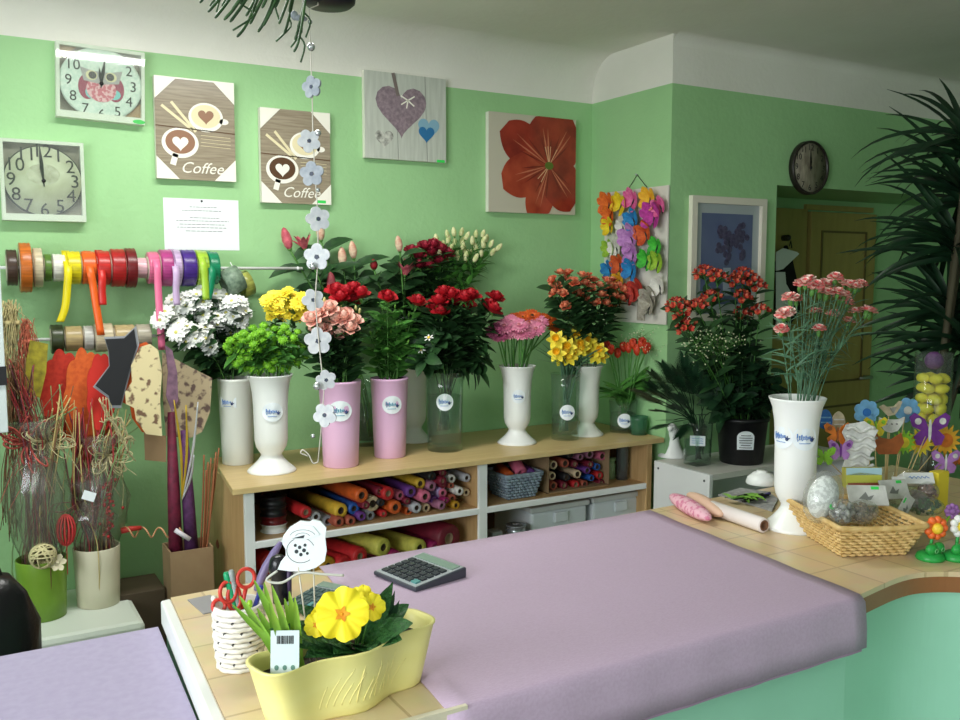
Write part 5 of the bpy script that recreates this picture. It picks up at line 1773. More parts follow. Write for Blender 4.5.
UL, UR, LL = 'in the upper left shelf bay', 'in the box of rolls, upper right bay', 'on the lower left shelf'
cr = lambda a, b: (220 + a / 4, 440 + b / 4)
for col, a, b, r in (('yellow', 485, 283, 32), ('orange', 568, 222, 32), ('cream', 612, 255, 34), ('blue', 537, 275, 26), ('red', 675, 215, 30), ('orange', 703, 270, 30), ('pink', 722, 222, 22), ('purple', 765, 207, 26),
                     ('yellow', 802, 175, 26), ('pink', 822, 227, 28), ('mauve', 848, 186, 24), ('lilac', 886, 212, 26), ('silver', 788, 272, 24), ('cream', 826, 272, 20), ('purple', 860, 242, 20), ('white', 927, 157, 20), ('wine', 893, 165, 20),
                     ('white', 960, 205, 20), ('copper', 930, 235, 20), ('gold', 945, 262, 20), ('copper', 478, 328, 24), ('copper', 525, 325, 22), ('purple', 568, 306, 20), ('grey', 602, 302, 22), ('grey', 432, 325, 26), ('red', 345, 290, 26), ('silver', 385, 308, 22),
                     ('wine', 750, 245, 16), ('black', 645, 250, 18), ('wine', 640, 205, 20), ('mauve', 888, 262, 20), ('black', 850, 145, 20), ('orange', 755, 285, 18), ('wine', 585, 262, 18), ('magenta', 905, 242, 14), ('red', 655, 295, 16)):
    x_, y_ = cr(a, b)
    roll(col, x_, y_, r / 4, where=UL, y=3.19 + random.uniform(-.03, .03), skew=-.1 + random.uniform(-.08, .05))
cr = lambda a, b: (440 + a / 4, 320 + b / 4)
for col, a, b, r in (('white', 48, 635, 19), ('silver', 108, 632, 20), ('wine', 14, 655, 22), ('white', 75, 686, 19), ('copper', 45, 662, 15), ('cream', 106, 690, 18), ('pink', 12, 692, 20), ('wine', 12, 612, 18)):
    x_, y_ = cr(a, b)
    roll(col, x_, y_, r / 4, where=UL, y=3.2, skew=-.05)
bx = thing('card_box', 'open cardboard box packed with paper rolls in the upper right bay', 'box', P(577, 500, y=3.2))
b0, b1 = P(548, 496, y=3.2), P(609, 488, y=3.2)
bw, bh = b1.x - b0.x, .19
zb = MZ
bx.location.z = zb
e = b0.x - bx.location.x
bb = MB()
for a_, b_ in (((e, 0, 0), (e + .004, .32, bh)), ((e + bw - .004, 0, 0), (e + bw, .32, bh)), ((e, 0, 0), (e + bw, .32, .004)), ((e, .316, 0), (e + bw, .32, bh))):
    bb.span(a_, b_)
bb.build('body', KR, bx)
for col, a, b, r in (('cream', 455, 580, 21), ('copper', 502, 574, 22), ('wine', 540, 577, 18), ('cream', 450, 624, 20), ('black', 508, 630, 20), ('cream', 551, 617, 21), ('copper', 455, 664, 22), ('wine', 498, 662, 19), ('red', 545, 659, 20), ('copper', 580, 657, 18), ('mauve', 600, 537, 22), ('wine', 602, 578, 18),
                     ('pink', 650, 545, 22), ('blue', 630, 588, 18), ('purple', 590, 602, 18), ('red', 640, 622, 20), ('blue', 607, 632, 16), ('wine', 647, 652, 18), ('mauve', 562, 548, 17), ('black', 520, 540, 17)):
    x_, y_ = cr(a, b)
    roll(col, x_, y_, r / 4, where=UR, y=3.23, L=.28, core=.66, skew=0)
# lower left, thicker rolls
cr = lambda a, b: (220 + a / 4, 440 + b / 4)
for col, a, b, r, sk in (('lime', 655, 430, 42, -.35), ('lime', 800, 432, 40, -.3), ('red', 562, 466, 40, -.3), ('red', 500, 500, 40, -.3), ('gold', 432, 508, 44, -.3), ('white', 335, 540, 40, -.2), ('red', 200, 495, 45, -.2), ('wine', 918, 395, 66, -.2), ('magenta', 700, 470, 34, -.2), ('magenta', 862, 432, 30, -.2), ('purple', 260, 545, 34, -.1)):
    x_, y_ = cr(a, b)
    roll(col, x_, y_, r / 4, where=LL, y=3.2, core=.42, skew=sk)
for lb, a, b, r, col in (('stack', 0, 0, 0, 0),):
    pass
roll('black', 475, 545, 9, where=LL, y=3.25, core=.5)
# ribbon reels at the left of the upper bay
p = P(275, 536, y=3.24)
for k, (lb, h, m) in enumerate((('white ribbon spool at the bottom of the dark spool stack', .03, LAMW), ('dark red spool in the dark spool stack', .03, rib('wine', (110, 24, 30))), ('black spool in the middle of the dark stack', .035, BLACK), ('black spool on top of the dark spool stack', .035, BLACK))):
    zz = MZ + .001 + sum((.031, .031, .036, .036)[:k])
    t = thing('ribbon_spool', lb, 'ribbon reel', (p.x, 3.25, zz))
    MB().lathe([(.012, 0), (.05, 0), (.05, .003), (.045, .004), (.045, h - .004), (.05, h - .003), (.05, h), (.012, h), (.012, 0)], 28).build('spool', m, t)
    MB().lathe([(.0, h - .008), (.012, h - .008), (.012, h - .004)], 12).build('core', CORE, t)


def basket(name, label, c, w0, d0, w1, d1, h, m, rows=9, rot=0, cat='basket', wave=0, n=60, rim=.006):
    """woven rectangular basket flaring upwards: weavers over and under upright stakes"""
    t = thing(name, label, cat, c, (0, 0, rot))

    def rect(w, d, s):
        per = 2 * (w + d)
        q = s * per
        if q < w:
            return V((-w / 2 + q, -d / 2, 0)), V((0, -1, 0))
        q -= w
        if q < d:
            return V((w / 2, -d / 2 + q, 0)), V((1, 0, 0))
        q -= d
        if q < w:
            return V((w / 2 - q, d / 2, 0)), V((0, 1, 0))
        q -= w
        return V((-w / 2, d / 2 - q, 0)), V((-1, 0, 0))

    def top(s, f):
        p, nn = rect(w0 + (w1 - w0) * f, d0 + (d1 - d0) * f, s)
        zz = f * h
        if wave:
            u = abs(p.x) / (w1 / 2)
            zz *= 1 + wave * (u ** 2 - .5)
        return p + V((0, 0, zz)), nn
    wv = MB()
    rr = h / rows * .47
    for k in range(rows):
        f = (k + .5) / rows
        pts = []
        for i in range(n * 2):
            p, nn = top(i / (n * 2), f)
            pts.append(p + nn * (.0035 * math.sin(PI * (i * .5 + k))))
        wv.tube(pts, rr, 5, closed=True)
    wv.build('weave', m, t)
    sk = MB()
    for i in range(0, n, 2):
        a, b = top(i / n, .0)[0], top(i / n, 1)[0]
        sk.tube([a, b], .0025, 5)
    sk.build('stakes', m, t)
    MB().tube([top(i / (n * 2), 1.02)[0] for i in range(n * 2)], rim, 8, closed=True).build('rim', m, t)
    MB().box((0, 0, .003), (w0, d0, .005)).build('base', m, t)
    return t


gb = P(521, 500, y=3.2)
GW = mat('grey_wicker', (150, 164, 176), .6, c2=(118, 132, 146), scale=40)
basket('wicker_basket', 'grey wicker basket of ribbons in the upper right bay', (gb.x, 3.26, MZ + .001), .135, .13, .185, .18, .105, GW, 8)
for lb, col, dx, dz, ry in (('pink paper roll lying in the grey basket', 'pink', .012, .105, .5), ('orange ribbon bundle in the grey basket', 'orange', -.05, .09, .2), ('purple ribbon bundle in the grey basket', 'purple', .06, .09, .1)):
    t = thing('paper_roll', lb, 'paper roll', (gb.x + dx, 3.22, MZ + dz))
    MB().lathe([(.012, 0), (.026, 0), (.028, .004), (.028, .1), (.012, .1), (.012, 0)], 18, M=(V((.15, 1, ry)).normalized()).to_track_quat('Z', 'Y').to_matrix().to_4x4()).build('paper', pm_(col, PC[col]), t)
p = P(613, 478, y=3.28)
t = thing('glass_bottle', 'small pale green bottle beside the box of rolls', 'bottle', (p.x, 3.3, MZ))
MB().lathe([(.02, 0), (.024, .004), (.024, .07), (.02, .075), (.02, .085), (.026, .087), (.026, .1), (0, .1)], 20).build('body', mat('pale_green_glaze', (150, 176, 130), .3), t)
for i, (px, rr) in enumerate(((622, .03), (632, .032), (642, .03))):
    p = P(px, 480, y=3.26)
    t = thing('glass_vase', '', 'vase', (p.x, 3.26 + .05 * (i % 2), MZ), group='spare glass vases')
    MB().lathe([(q * rr, z * .17) for q, z in GLS], 24).build('body', GLD, t)
    ranked(t, 'spare smoky glass vase', 'at the right end of the upper bay', px)
BINM = mat('translucent_bin', (216, 222, 226), .4, sub=.05)
for lb, xa, xb, py in (('translucent grey storage tub, left one on the lower right shelf', 531, 590, 508), ('translucent grey storage tub, right one on the lower right shelf', 593, 648, 498)):
    a, b = P(xa, py, y=3.2), P(xb, py, y=3.2)
    zz = P((xa + xb) / 2, py - 4, y=3.2).z
    w = b.x - a.x
    t = thing('storage_tub', lb, 'tub', ((a.x + b.x) / 2, 3.38, zz - .25))
    MB().span((-w / 2 + .01, -.17, 0), (w / 2 - .01, .15, .225)).build('body', BINM, t, bevel=.012)
    MB().span((-w / 2, -.18, .225), (w / 2, .16, .25)).build('lid', mat('tub_lid', (206, 208, 208), .4), t, bevel=.006)
    MB().span((-.035, -.186, .17), (.035, -.17, .215)).build('handle', BINM, t, bevel=.004)
for lb, px, py, r in (('silver film reel lying on the lower right shelf', 516, 528, .045), ('flat silver reel in front beside the storage tub', 524, 535, .03)):
    p = P(px, py, y=3.2)
    t = thing('film_reel', lb, 'ribbon reel', p)
    MB().lathe([(.012, -.015), (r, -.015), (r, -.012), (r * .9, -.01), (r * .9, .01), (r, .012), (r, .015), (.012, .015), (.012, -.015)], 28).build('reel', mat('silver_reel', (170, 174, 180), .25, metal=.7), t)
p = P(494, 536, y=3.2)
o = MB().box((0, 0, 0), (.05, .06, .05)).build('small_box', mat('grey_box', (120, 122, 120), .6), loc=p, bevel=.003)
tag(o, 'small grey box beside the divider on the lower right shelf', 'box')

# ============================================================ HANGING FLOWER MOBILE, HANGING POT, PALM
MX = P(310, 200, y=2.2)
mo = thing('flower_mobile', 'hanging string of silver white wooden flowers and beads', 'mobile', P(308, 8, y=2.2))
base = mo.location.copy()
hp_in = P(329, 7, y=2.25) + V((-.03, 0, .012))
rel = lambda a, b, dy=0: P(a, b, y=2.2 + dy) - base
MOBW = mat('mobile_white', (222, 224, 226), .45, c2=(200, 204, 210), scale=60)
MOBG = mat('mobile_grey', (176, 182, 190), .5, c2=(150, 158, 170), scale=60)
sp_ = [(318, 5), (309, 9), (310, 40), (312, 90), (313, 140), (315, 175), (318, 215), (318, 260), (315, 300), (319, 345), (324, 390), (322, 420), (318, 462)]
MB().tube([hp_in - base] + [rel(a, b) for a, b in sp_], .0016, 5).build('string', mat('mobile_string', (214, 208, 196), .8), mo)
MB().tube(bez([rel(318, 462), rel(313, 463), rel(309, 455), rel(303, 450), rel(301, 453), rel(308, 456)], 4), .0018, 5).build('loose_end', MATS['mobile_string'], mo)
for px, py, r, m, rot in ((312, 87, 10.5, MOBG, .2), (309, 141, 11, MOBW, .5), (312, 174, 12, MOBG, .1), (318, 219, 12, MOBW, .3), (317, 257, 13, MOBW, .0), (313, 300, 11, MOBW, .4), (318, 341, 13.5, MOBW, .1), (326, 380, 10, MOBW, .2), (325, 415, 12, MOBW, .6)):
    c = rel(px, py, random.uniform(-.01, .01))
    rr = r * .00265
    f = MB()
    for k in range(5):
        a = rot + k * 2 * PI / 5 + .3
        f.prism(ell(rr * .58 * math.cos(a), rr * .58 * math.sin(a), rr * .42, rr * .42, 18), -.003 + .0002 * k, .003 + .0002 * k)
    fo = f.build('wooden_flower', m, mo, loc=c, rot=(PI / 2, 0, random.uniform(-.7, .3) - .35))
    MB().prism(ell(0, 0, rr * .17, rr * .17, 14), .0036, .0046).build('centre_hole', mat('mobile_dark', (70, 78, 96), .5), fo)
for px, py, r in ((311, 47, 4.5), (310, 22, 2.5), (318, 133, 3.5), (313, 266, 4), (317, 386, 4.5), (313, 436, 2.5), (318, 190, 2.5)):
    MB().ball((0, 0, 0), r * .0023, 12).build('bead', mat('silver_bead', (200, 204, 206), .2, metal=.7), mo, loc=rel(px, py, -.012))
MB().ball((0, 0, 0), (.02, .006, .008), 8).ball((-.014, 0, .004), (.01, .005, .012), 8).build('bird_charm', MOBG, mo, loc=rel(300, 18))

hp = P(329, 7, y=2.25)
pot = thing('hanging_pot', 'black hanging pot trailing rhipsalis stems at the top edge', 'hanging plant', hp)
MB().lathe([(0, 0), (.055, .001), (.066, .01), (.08, .1), (.084, .12), (.076, .12), (.07, .1), (0, .095)], 32).build('pot', mat('navy_black', (26, 28, 40), .45), pot)
MB().lathe([(0, .096), (.07, .1)], 20).build('soil', mat('soil', (50, 38, 30), .9, bump=.6, bscale=90), pot)
wi = MB()
for k in range(3):
    a = k * 2 * PI / 3
    wi.tube([(.08 * math.cos(a), .08 * math.sin(a), .118), (0, 0, CH - hp.z)], .0015, 5)
wi.build('hanging_wire', STEEL, pot)
rh = MB()
ends = [(200, 3), (208, 12), (215, 18), (222, 6), (224, 20), (232, 10), (240, 4), (246, 16), (255, 12), (263, 26), (270, 15), (279, 24), (284, 34), (289, 12), (298, 28), (237, 37), (258, 32), (294, 52), (210, 6), (230, 22), (262, 8), (275, 8), (250, 24), (295, 40)]
for a, b in ends:
    e = P(a, b, y=2.2 + random.uniform(-.06, .06)) - hp
    s = V((-.05, random.uniform(-.03, .03), .11))
    up_ = V((e.x * .4, e.y * .5, .16 + random.uniform(-.02, .04)))
    pts = bez([s, up_, V((e.x * .85, e.y, e.z + .06)), e], 6)
    rh.tube(pts, [.0036] * (len(pts) - 1) + [.002], 5)
    if random.random() < .2:
        q = pts[int(len(pts) * .7)]
        rh.tube(bez([q, q + V((random.uniform(-.03, .03), 0, -.02)), q + V((random.uniform(-.05, .02), 0, -.06))], 3), .0024, 5)
rh.build('trailing_stems', mat('rhipsalis', (56, 92, 48), .5, c2=(40, 66, 40), scale=30), pot)

PG = mat('dracaena_leaf', (26, 56, 32), .4, c2=(16, 38, 24), scale=14)
dr = thing('dracaena', 'tall dark dracaena with long drooping leaves at the right edge', 'plant', (P(985, 300, y=1.95).x, 1.95, 0))
dx, dy = dr.location.x, 1.95
dr.location.y = 2.25
MB().lathe([(0, 0), (.13, 0), (.17, .26), (.175, .28), (.16, .28), (.15, .24), (0, .24)], 32).build('pot', mat('terracotta', (150, 92, 66), .7), dr)
for k, (px, py, n, L, tl) in enumerate(((968, 135, 46, .42, .3), (955, 235, 60, .42, .15), (966, 330, 50, .42, -.1), (966, 185, 44, .42, .2), (950, 300, 46, .38, .0), (948, 370, 40, .3, -.1))):
    hd = P(px, py, y=2.25 + random.uniform(-.05, .05)) - dr.location
    MB().tube(bez([(random.uniform(-.03, .03), random.uniform(-.03, .03), .24), (hd.x * .5 + .06, hd.y * .5, .5 + hd.z * .35), hd - V((0, 0, .12)), hd], 5), [.013] * 15 + [.01], 8).build('cane', mat('dracaena_cane', (70, 66, 48), .8), dr)
    mb = MB()
    for i in range(n):
        a = i * 2.4 + random.uniform(-.2, .2)
        el = random.uniform(-.1, 1.15) + tl * .4
        d = V((math.cos(a) * math.cos(el), math.sin(a) * math.cos(el), math.sin(el)))
        if d.y > .75 and hd.y > 0:
            d.y *= .5
        mb.blade(hd - V((0, 0, .1 * random.random())), d, V((-.45, -.4, .5)), L * random.uniform(.8, 1.2), .032, -random.uniform(.7, 1.6), .25, 8, 'strap')
    mb.build('leaf_crown', PG, dr)
# ============================================================ THINGS ON THE COUNTER, LEFT SIDE
YP = mat('yellow_planter', (244, 236, 160), .4, c2=(240, 230, 146), scale=5, stretch=(1, 1, 4))
pL, pR = P(270, 722, z=CZ), P(404, 672, z=CZ)
ax = (pR - pL)
pl = thing('wavy_planter', 'long pale yellow wavy planter at the front left of the counter', 'planter', P(330, 702, z=CZ) + V((.026, -.008, 0)), (0, 0, math.atan2(ax.y, ax.x)))
HL, HW, PH = .165, .055, .105


def plan(k, s=1.0, n=72):
    """outline of the three-lobed trough"""
    r = []
    for i in range(n):
        a = 2 * PI * i / n
        x = HL * k * math.copysign(abs(math.cos(a)) ** .75, math.cos(a))
        y = HW * k * math.copysign(abs(math.sin(a)) ** .6, math.sin(a)) * (1 + .2 * math.cos(x / HL / k * PI * 2.0)) * s
        r.append((x, y))
    return r


mb = MB()
secs = [(.0, 0), (.80, 0), (.84, .004), (.87, .02), (.94, PH * .6), (1.0, PH - .006), (1.02, PH - .003), (1.02, PH), (.985, PH), (.96, PH - .01), (.90, PH * .5)]
n = 72
vs_, fs_ = [], []
for k, z in secs:
    vs_ += [(x, y, z) for x, y in plan(max(k, .001))]
for j in range(len(secs) - 1):
    for i in range(n):
        i2 = (i + 1) % n
        fs_.append((j * n + i, j * n + i2, (j + 1) * n + i2, (j + 1) * n + i))
mb.add(vs_, fs_).build('trough', YP, pl)
mb = MB()
vs_ = [(x, y, PH - .03) for x, y in plan(.93)]
mb.add(vs_ + [(0, 0, PH - .026)], [(i, (i + 1) % n, n) for i in range(n)]).build('soil', MATS['soil'], pl)
YB = pl.location.y
Rp = Matrix.Rotation(pl.rotation_euler.z, 4, 'Z')
PINV = (Matrix.Translation(pl.location) @ Rp).inverted()
def trough_side(x, z):
    k = .87 + .07 * (z - .02) / (PH * .6 - .02) if z < PH * .6 else .94 + .06 * (z - PH * .6) / (PH * .4)
    c_ = min(1, abs(x) / (HL * k)) ** (1 / .75)
    return -HW * k * math.sqrt(1 - c_ * c_) ** .6 * (1 + .2 * math.cos(x / HL / k * PI * 2))


gd = MB()
for k in range(13):
    x0, lean_ = -.075 + .0115 * k, .012 + .022 * ((k * 7) % 5) / 5
    gd.tube([(x0 + lean_ * (j / 8) ** 1.4, trough_side(x0 + lean_ * (j / 8) ** 1.4, .022 + (.035 + .012 * (k % 3)) * j / 8) - .0002, .022 + (.035 + .012 * (k % 3)) * j / 8) for j in range(9)], [.0008] * 8 + [.0003], 4)
gd.build('relief_grass', mat('pale_yellow_relief', (248, 236, 160), .5), pl, label='faint grass blades in relief')
# narcissus shoots in the planter
t = thing('narcissus_shoots', 'pale green narcissus shoots in the left end of the yellow planter', 'plant', P(262, 668, y=1.40))
sl = PINV @ t.location
t.location = pl.matrix_basis @ V((0, 0, 0)) if False else (Matrix.Translation(pl.location) @ Rp) @ V((-.105, 0, PH - .03))
for (px, py, w_) in ((237, 598, .010), (252, 582, .010), (262, 582, .009), (268, 605, .009), (255, 610, .01), (282, 598, .009), (290, 594, .01), (296, 600, .009), (272, 588, .009), (277, 620, .008), (228, 606, .008)):
    e = P(px, py, y=YB - .02 + random.uniform(-.03, .03)) - t.location
    s = V((random.uniform(-.012, .02), random.uniform(-.012, .012), 0))
    d = e - s
    MB().blade(s, d + V((0, 0, .01)), V((-d.z * .2, -1, 0)), d.length, w_ * 1.35, .12 * random.uniform(-1, 1), .3, 8, 'reed').build('shoot', mat('shoot_green', (156, 196, 70), .45, c2=(120, 176, 60), scale=12), t)
MB().ball((0, 0, .0), (.02, .02, .018), 12).lathe([(.012, .01), (.008, .03), (.003, .045)], 10).build('bulb', mat('bulb_skin', (176, 190, 110), .5), t)
# primrose
PRIM = petal_mat('primrose', (248, 232, 40), (244, 220, 30), 20)
PEYE = petal_mat('primrose_eye', (236, 160, 20), (226, 140, 20))
t = thing('primrose', 'yellow primrose with crinkled leaves in the yellow planter', 'plant', (Matrix.Translation(pl.location) @ Rp) @ V((.02, .0, PH - .028)))
PRL = mat('primrose_leaf', (46, 92, 46), .5, c2=(62, 116, 58), scale=90, bump=.8, bscale=120)
for k, (px, py, L, W) in enumerate(((304, 645, .055, .036), (322, 655, .05, .036), (345, 650, .055, .038), (368, 648, .06, .04), (390, 640, .06, .04), (398, 628, .055, .038), (300, 632, .05, .034), (380, 615, .05, .034), (312, 612, .045, .03), (355, 640, .05, .034), (335, 640, .05, .036), (385, 600, .045, .026), (391, 596, .05, .024), (403, 612, .045, .03))):
    e = P(px, py, y=YB - .05 if py > 620 else YB - .005) - t.location
    s = V((e.x * .25, e.y * .2, .012))
    d = e - s
    MB().blade(s, d + V((0, 0, d.length * .35)), V((0, -.5, 1)) if py > 605 else V((0, -1, .2)), d.length * 1.3, W * 1.45, -.75 if py > 605 else .2, .18, 10, 'leaf', wave=.025).build('leaf', PRL, t)


def prim(R, tot):
    """ruffled five-lobed corolla"""
    mb = MB()
    n, K = 90, 9
    vs_, fs_ = [(0, 0, -.004)], []
    ph = random.uniform(0, 6)
    for k in range(1, K + 1):
        f = k / K
        for i in range(n):
            a = 2 * PI * i / n
            lobe = abs(math.cos(2.5 * a))
            rad = R * f * (1 - f * f * (.17 * (1 - lobe) ** 1.5 + .05 * max(0, lobe - .86) / .14))
            z = R * (.10 * math.sin(PI * f * .55) + f * f * (.02 * math.sin(17 * a + ph) + .07 * math.sin(7 * a + ph * 2)) - .10 * f * f * (1 - lobe))
            vs_.append((rad * math.cos(a), rad * math.sin(a), z))
    for i in range(n):
        i2 = (i + 1) % n
        fs_.append((0, 1 + i, 1 + i2))
        for k in range(K - 1):
            fs_.append((1 + k * n + i, 1 + (k + 1) * n + i, 1 + (k + 1) * n + i2, 1 + k * n + i2))
    mb.add(vs_, fs_)
    for k in range(5):
        a = (k + .5) * 2 * PI / 5 + PI / 5
        mb.blade((0, 0, R * .03), V((math.cos(a), math.sin(a), .28)), (0, 0, 1), R * .3, R * .17, -.2, .1, 4, 'leaf', 1)
    mb.ball((0, 0, R * .03), R * .06, 8, 1)
    return mb.mesh('bloom', [PRIM, PEYE])


for px, py, R, dy in ((342, 614, .043, -.085), (325, 618, .024, -.045), (372, 607, .023, -.04), (362, 598, .022, -.025), (355, 602, .02, -.03), (316, 625, .02, -.05)):
    e = P(px, py, y=YB + .02 + dy) - t.location
    d = (CAM - (t.location + e)).normalized() + V((random.uniform(-.25, .25), 0, random.uniform(-.05, .3)))
    MB().tube(bez([(e.x * .2, e.y * .2, .0), V((e.x * .7, e.y * .6, e.z * .6)), e], 4), .0018, 5).build('flower_stem', STEM, t)
    link('bloom', prim(R, 0), t, e, orient(d))
# second small plant: pointed dark leaves and a purple grey leaf tip
t2 = thing('bulb_shoot', 'dark pointed leaf shoot standing behind the primrose', 'plant', (Matrix.Translation(pl.location) @ Rp) @ V((.075, .008, PH - .028)))
for px, py in ((384, 590), (389, 592), (393, 588), (398, 598), (360, 582)):
    e = P(px, py, y=YB + .01) - t2.location
    MB().blade((0, 0, 0), e, V((0, -1, 0)), e.length, .017, .15, .35, 6, 'leaf').build('leaf', mat('shoot_dark', (44, 78, 52), .45) if px != 360 else mat('shoot_purple', (86, 84, 100), .5), t2)
# plant label with barcode
tg = thing('plant_label', 'white plant label with barcode stuck in the yellow planter', 'label', P(285, 653, y=YB - .045), (PI / 2 - .15, 0, -.5))
MB().prism([(-.014, -.022), (.014, -.022), (.014, .022), (-.014, .022)], 0, .0008).build('card', mat('label_grey', (206, 220, 222), .4), tg)
bc = MB()
x = -.008
while x < .0085:
    w_ = random.choice((.0004, .0007, .0011))
    bc.span((x, .009, .0009), (x + w_, .017, .0011))
    x += w_ + random.choice((.0004, .0007))
bc.build('barcode', INK, tg)
ic = MB()
for k in range(3):
    ic.prism(ell(-.008 + .008 * k, -.014, .0022, .0026, 12), .0009, .0011)
ic.build('care_icons', mat('label_icon', (90, 130, 120), .5), tg)
tg.scale = (1.55, 1.55, 1.55)
# white carved bird pick standing in the planter
tg = thing('carved_pick', 'white carved bird shaped pick on a thin stick above the planter', 'decoration', P(296, 668, y=1.40))
tg.location = (Matrix.Translation(pl.location) @ Rp) @ V((-.055, .015, PH - .03))
pc = P(301, 553, y=tg.location.y)
u = .00168
F_ = Matrix.Translation(pc - tg.location) @ Matrix.Rotation(-.45, 4, 'Z') @ Matrix.Rotation(PI / 2, 4, 'X')
PKW = mat('carved_white', (228, 234, 236), .5)
body = [(-17, 10), (-16, 17), (-10, 25), (0, 31), (9, 30), (12, 32), (19, 30), (24, 24), (23, 14), (24, 2), (22, -8), (14, -14), (4, -17), (-10, -17), (-22, -15), (-19, -8), (-14, -2), (-14, 4)]
MB().prism([(a * u, b * u) for a, b in body], -.0025, .0025, M=F_).build('carved_body', PKW, tg)
MB().prism([(a * u, b * u) for a, b in [(-18, 12), (-10, 22), (0, 28), (12, 26), (18, 18), (6, 14), (-6, 14)]], .0025, .0042, M=F_).build('carved_wing', PKW, tg)
hl = MB()
for a, b, r in ((-4, 2, 1.8), (3, 3, 1.8), (-1, 6, 1.6), (4, 8, 1.4), (-5, 8, 1.4), (0, -1, 1.6), (6, 0, 1.3)):
    hl.prism(ell(a * u, b * u, r * u, r * u * 1.1, 10), .0026, .0031, M=F_)
hl.prism([(-8 * u, 15 * u), (4 * u, 18 * u), (3 * u, 15 * u)], .0043, .0047, M=F_)
hl.tube([F_ @ V((u * (0 + 13 * math.cos(a)), u * (3 + 12 * math.sin(a)), .0026)) for a in [PI * .12 + PI * 1.6 * i / 24 for i in range(25)]], .0005, 4)
for q in (.7, .4):
    hl.tube([F_ @ V((u * (2 + 17 * q * math.cos(a)), u * (16 + 10 * q * math.sin(a)), .0043)) for a in [PI * (.1 + .8 * i / 12) for i in range(13)]], .0004, 4)
hl.build('cut_holes', mat('cut_dark', (50, 56, 60), .7), tg)
for s in (-3, 12):
    MB().cyl((.0 + s * .0006, 0, 0), pc - tg.location + V((s * u, 0, -.022)), .0013, n=6).build('stick', mat('pick_stick', (214, 206, 190), .6), tg)
MB().tube(bez([F_ @ V((-22 * u, -16 * u, .004)), F_ @ V((-32 * u, -24 * u, .006)), F_ @ V((-18 * u, -27 * u, .006)), F_ @ V((0, -18 * u, .006)), F_ @ V((22 * u, -20 * u, .006)), F_ @ V((40 * u, -22 * u, .004))], 5), .002, 6).build('string_bow', mat('bow_string', (196, 196, 186), .8), tg)

# white woven cup with tools
cp = P(233, 678, z=CZ) + V((.025, .045, 0))
cp.z = CZ
HC = P(233, 605, y=cp.y).z - CZ
cu = thing('woven_cup', 'white woven cup of scissors and pens at the left of the counter', 'cup', cp)
WC = mat('white_weave', (232, 228, 220), .6)
rc = lambda z: .036 + .006 * z / HC + .0025 * math.sin(PI * z / HC)
MB().lathe([(.0, .002), (rc(0), 0)] + [(rc(z) - .0015, z) for z in [HC * k / 8 for k in range(9)]] + [(rc(HC) - .005, HC), (rc(0) - .005, .01), (0, .01)], 36).build('lining', WC, cu)
wv = MB()
for k in range(12):
    z = HC * (k + .5) / 12
    wv.tube([((rc(z) + .0011 * math.sin(9 * a + k * PI)) * math.cos(a), (rc(z) + .0011 * math.sin(9 * a + k * PI)) * math.sin(a), z + .0006 * math.sin(18 * a)) for a in [2 * PI * i / 72 for i in range(72)]], HC / 24 * .98, 5, closed=True)
wv.build('weave', WC, cu)
hl = MB()
for k in range(5):
    for i in range(9):
        a = 2 * PI * (i + .5 * (k % 2)) / 9
        z = HC * (.14 + .17 * k)
        hl.ball(((rc(z) + .0012) * math.cos(a), (rc(z) + .0012) * math.sin(a), z), (.0028, .0028, .0036), 6)
hl.build('weave_holes', mat('hole_dark', (50, 46, 44), .8), cu)
MB().tube([(rc(HC) * math.cos(a), rc(HC) * math.sin(a), HC) for a in [2 * PI * i / 40 for i in range(40)]], .004, 6, closed=True).build('rim', WC, cu)


def in_cup(name, label, cat, px, py, dy, dx0=0, dy0=0):
    b = cp + V((dx0, dy0, .015))
    t = thing(name, label, cat, b)
    return t, P(px, py, y=cp.y + dy) - b


REDP = mat('red_handle', (206, 60, 50), .35)
for nm, lab, loops in (('scissors', 'red handled scissors standing at the left of the woven cup', ((228, 592, 9, 10), (219, 606, 7, 6))), ('scissors', 'red handled scissors standing tall at the right of the woven cup', ((246, 578, 10, 9), (234, 598, 7, 12)))):
    t, e = in_cup(nm, lab, 'scissors', loops[0][0], loops[0][1], 0, .005, .0)
    MB().prism([(-.006, 0), (.006, 0), (.004, e.z * .75), (-.004, e.z * .75)], -.001, .001, M=Matrix.Rotation(PI / 2, 4, 'X') @ Matrix.Rotation(0, 4, 'Z')).build('blades', STEEL, t)
    for (px, py, rx, rz) in loops:
        c = P(px, py, y=cp.y) - t.location
        k = .00155
        h_ = MB().tube([c + V((rx * k * math.cos(a), .003 * math.sin(a), rz * k * math.sin(a) * 1.15)) for a in [2 * PI * i / 24 for i in range(24)]], .0036, 7, closed=True)
        h_.tube([c + V((0, 0, -rz * k * 1.1)), V((0, 0, e.z * .62))], [.004, .0035], 7)
        h_.build('handle', REDP, t)
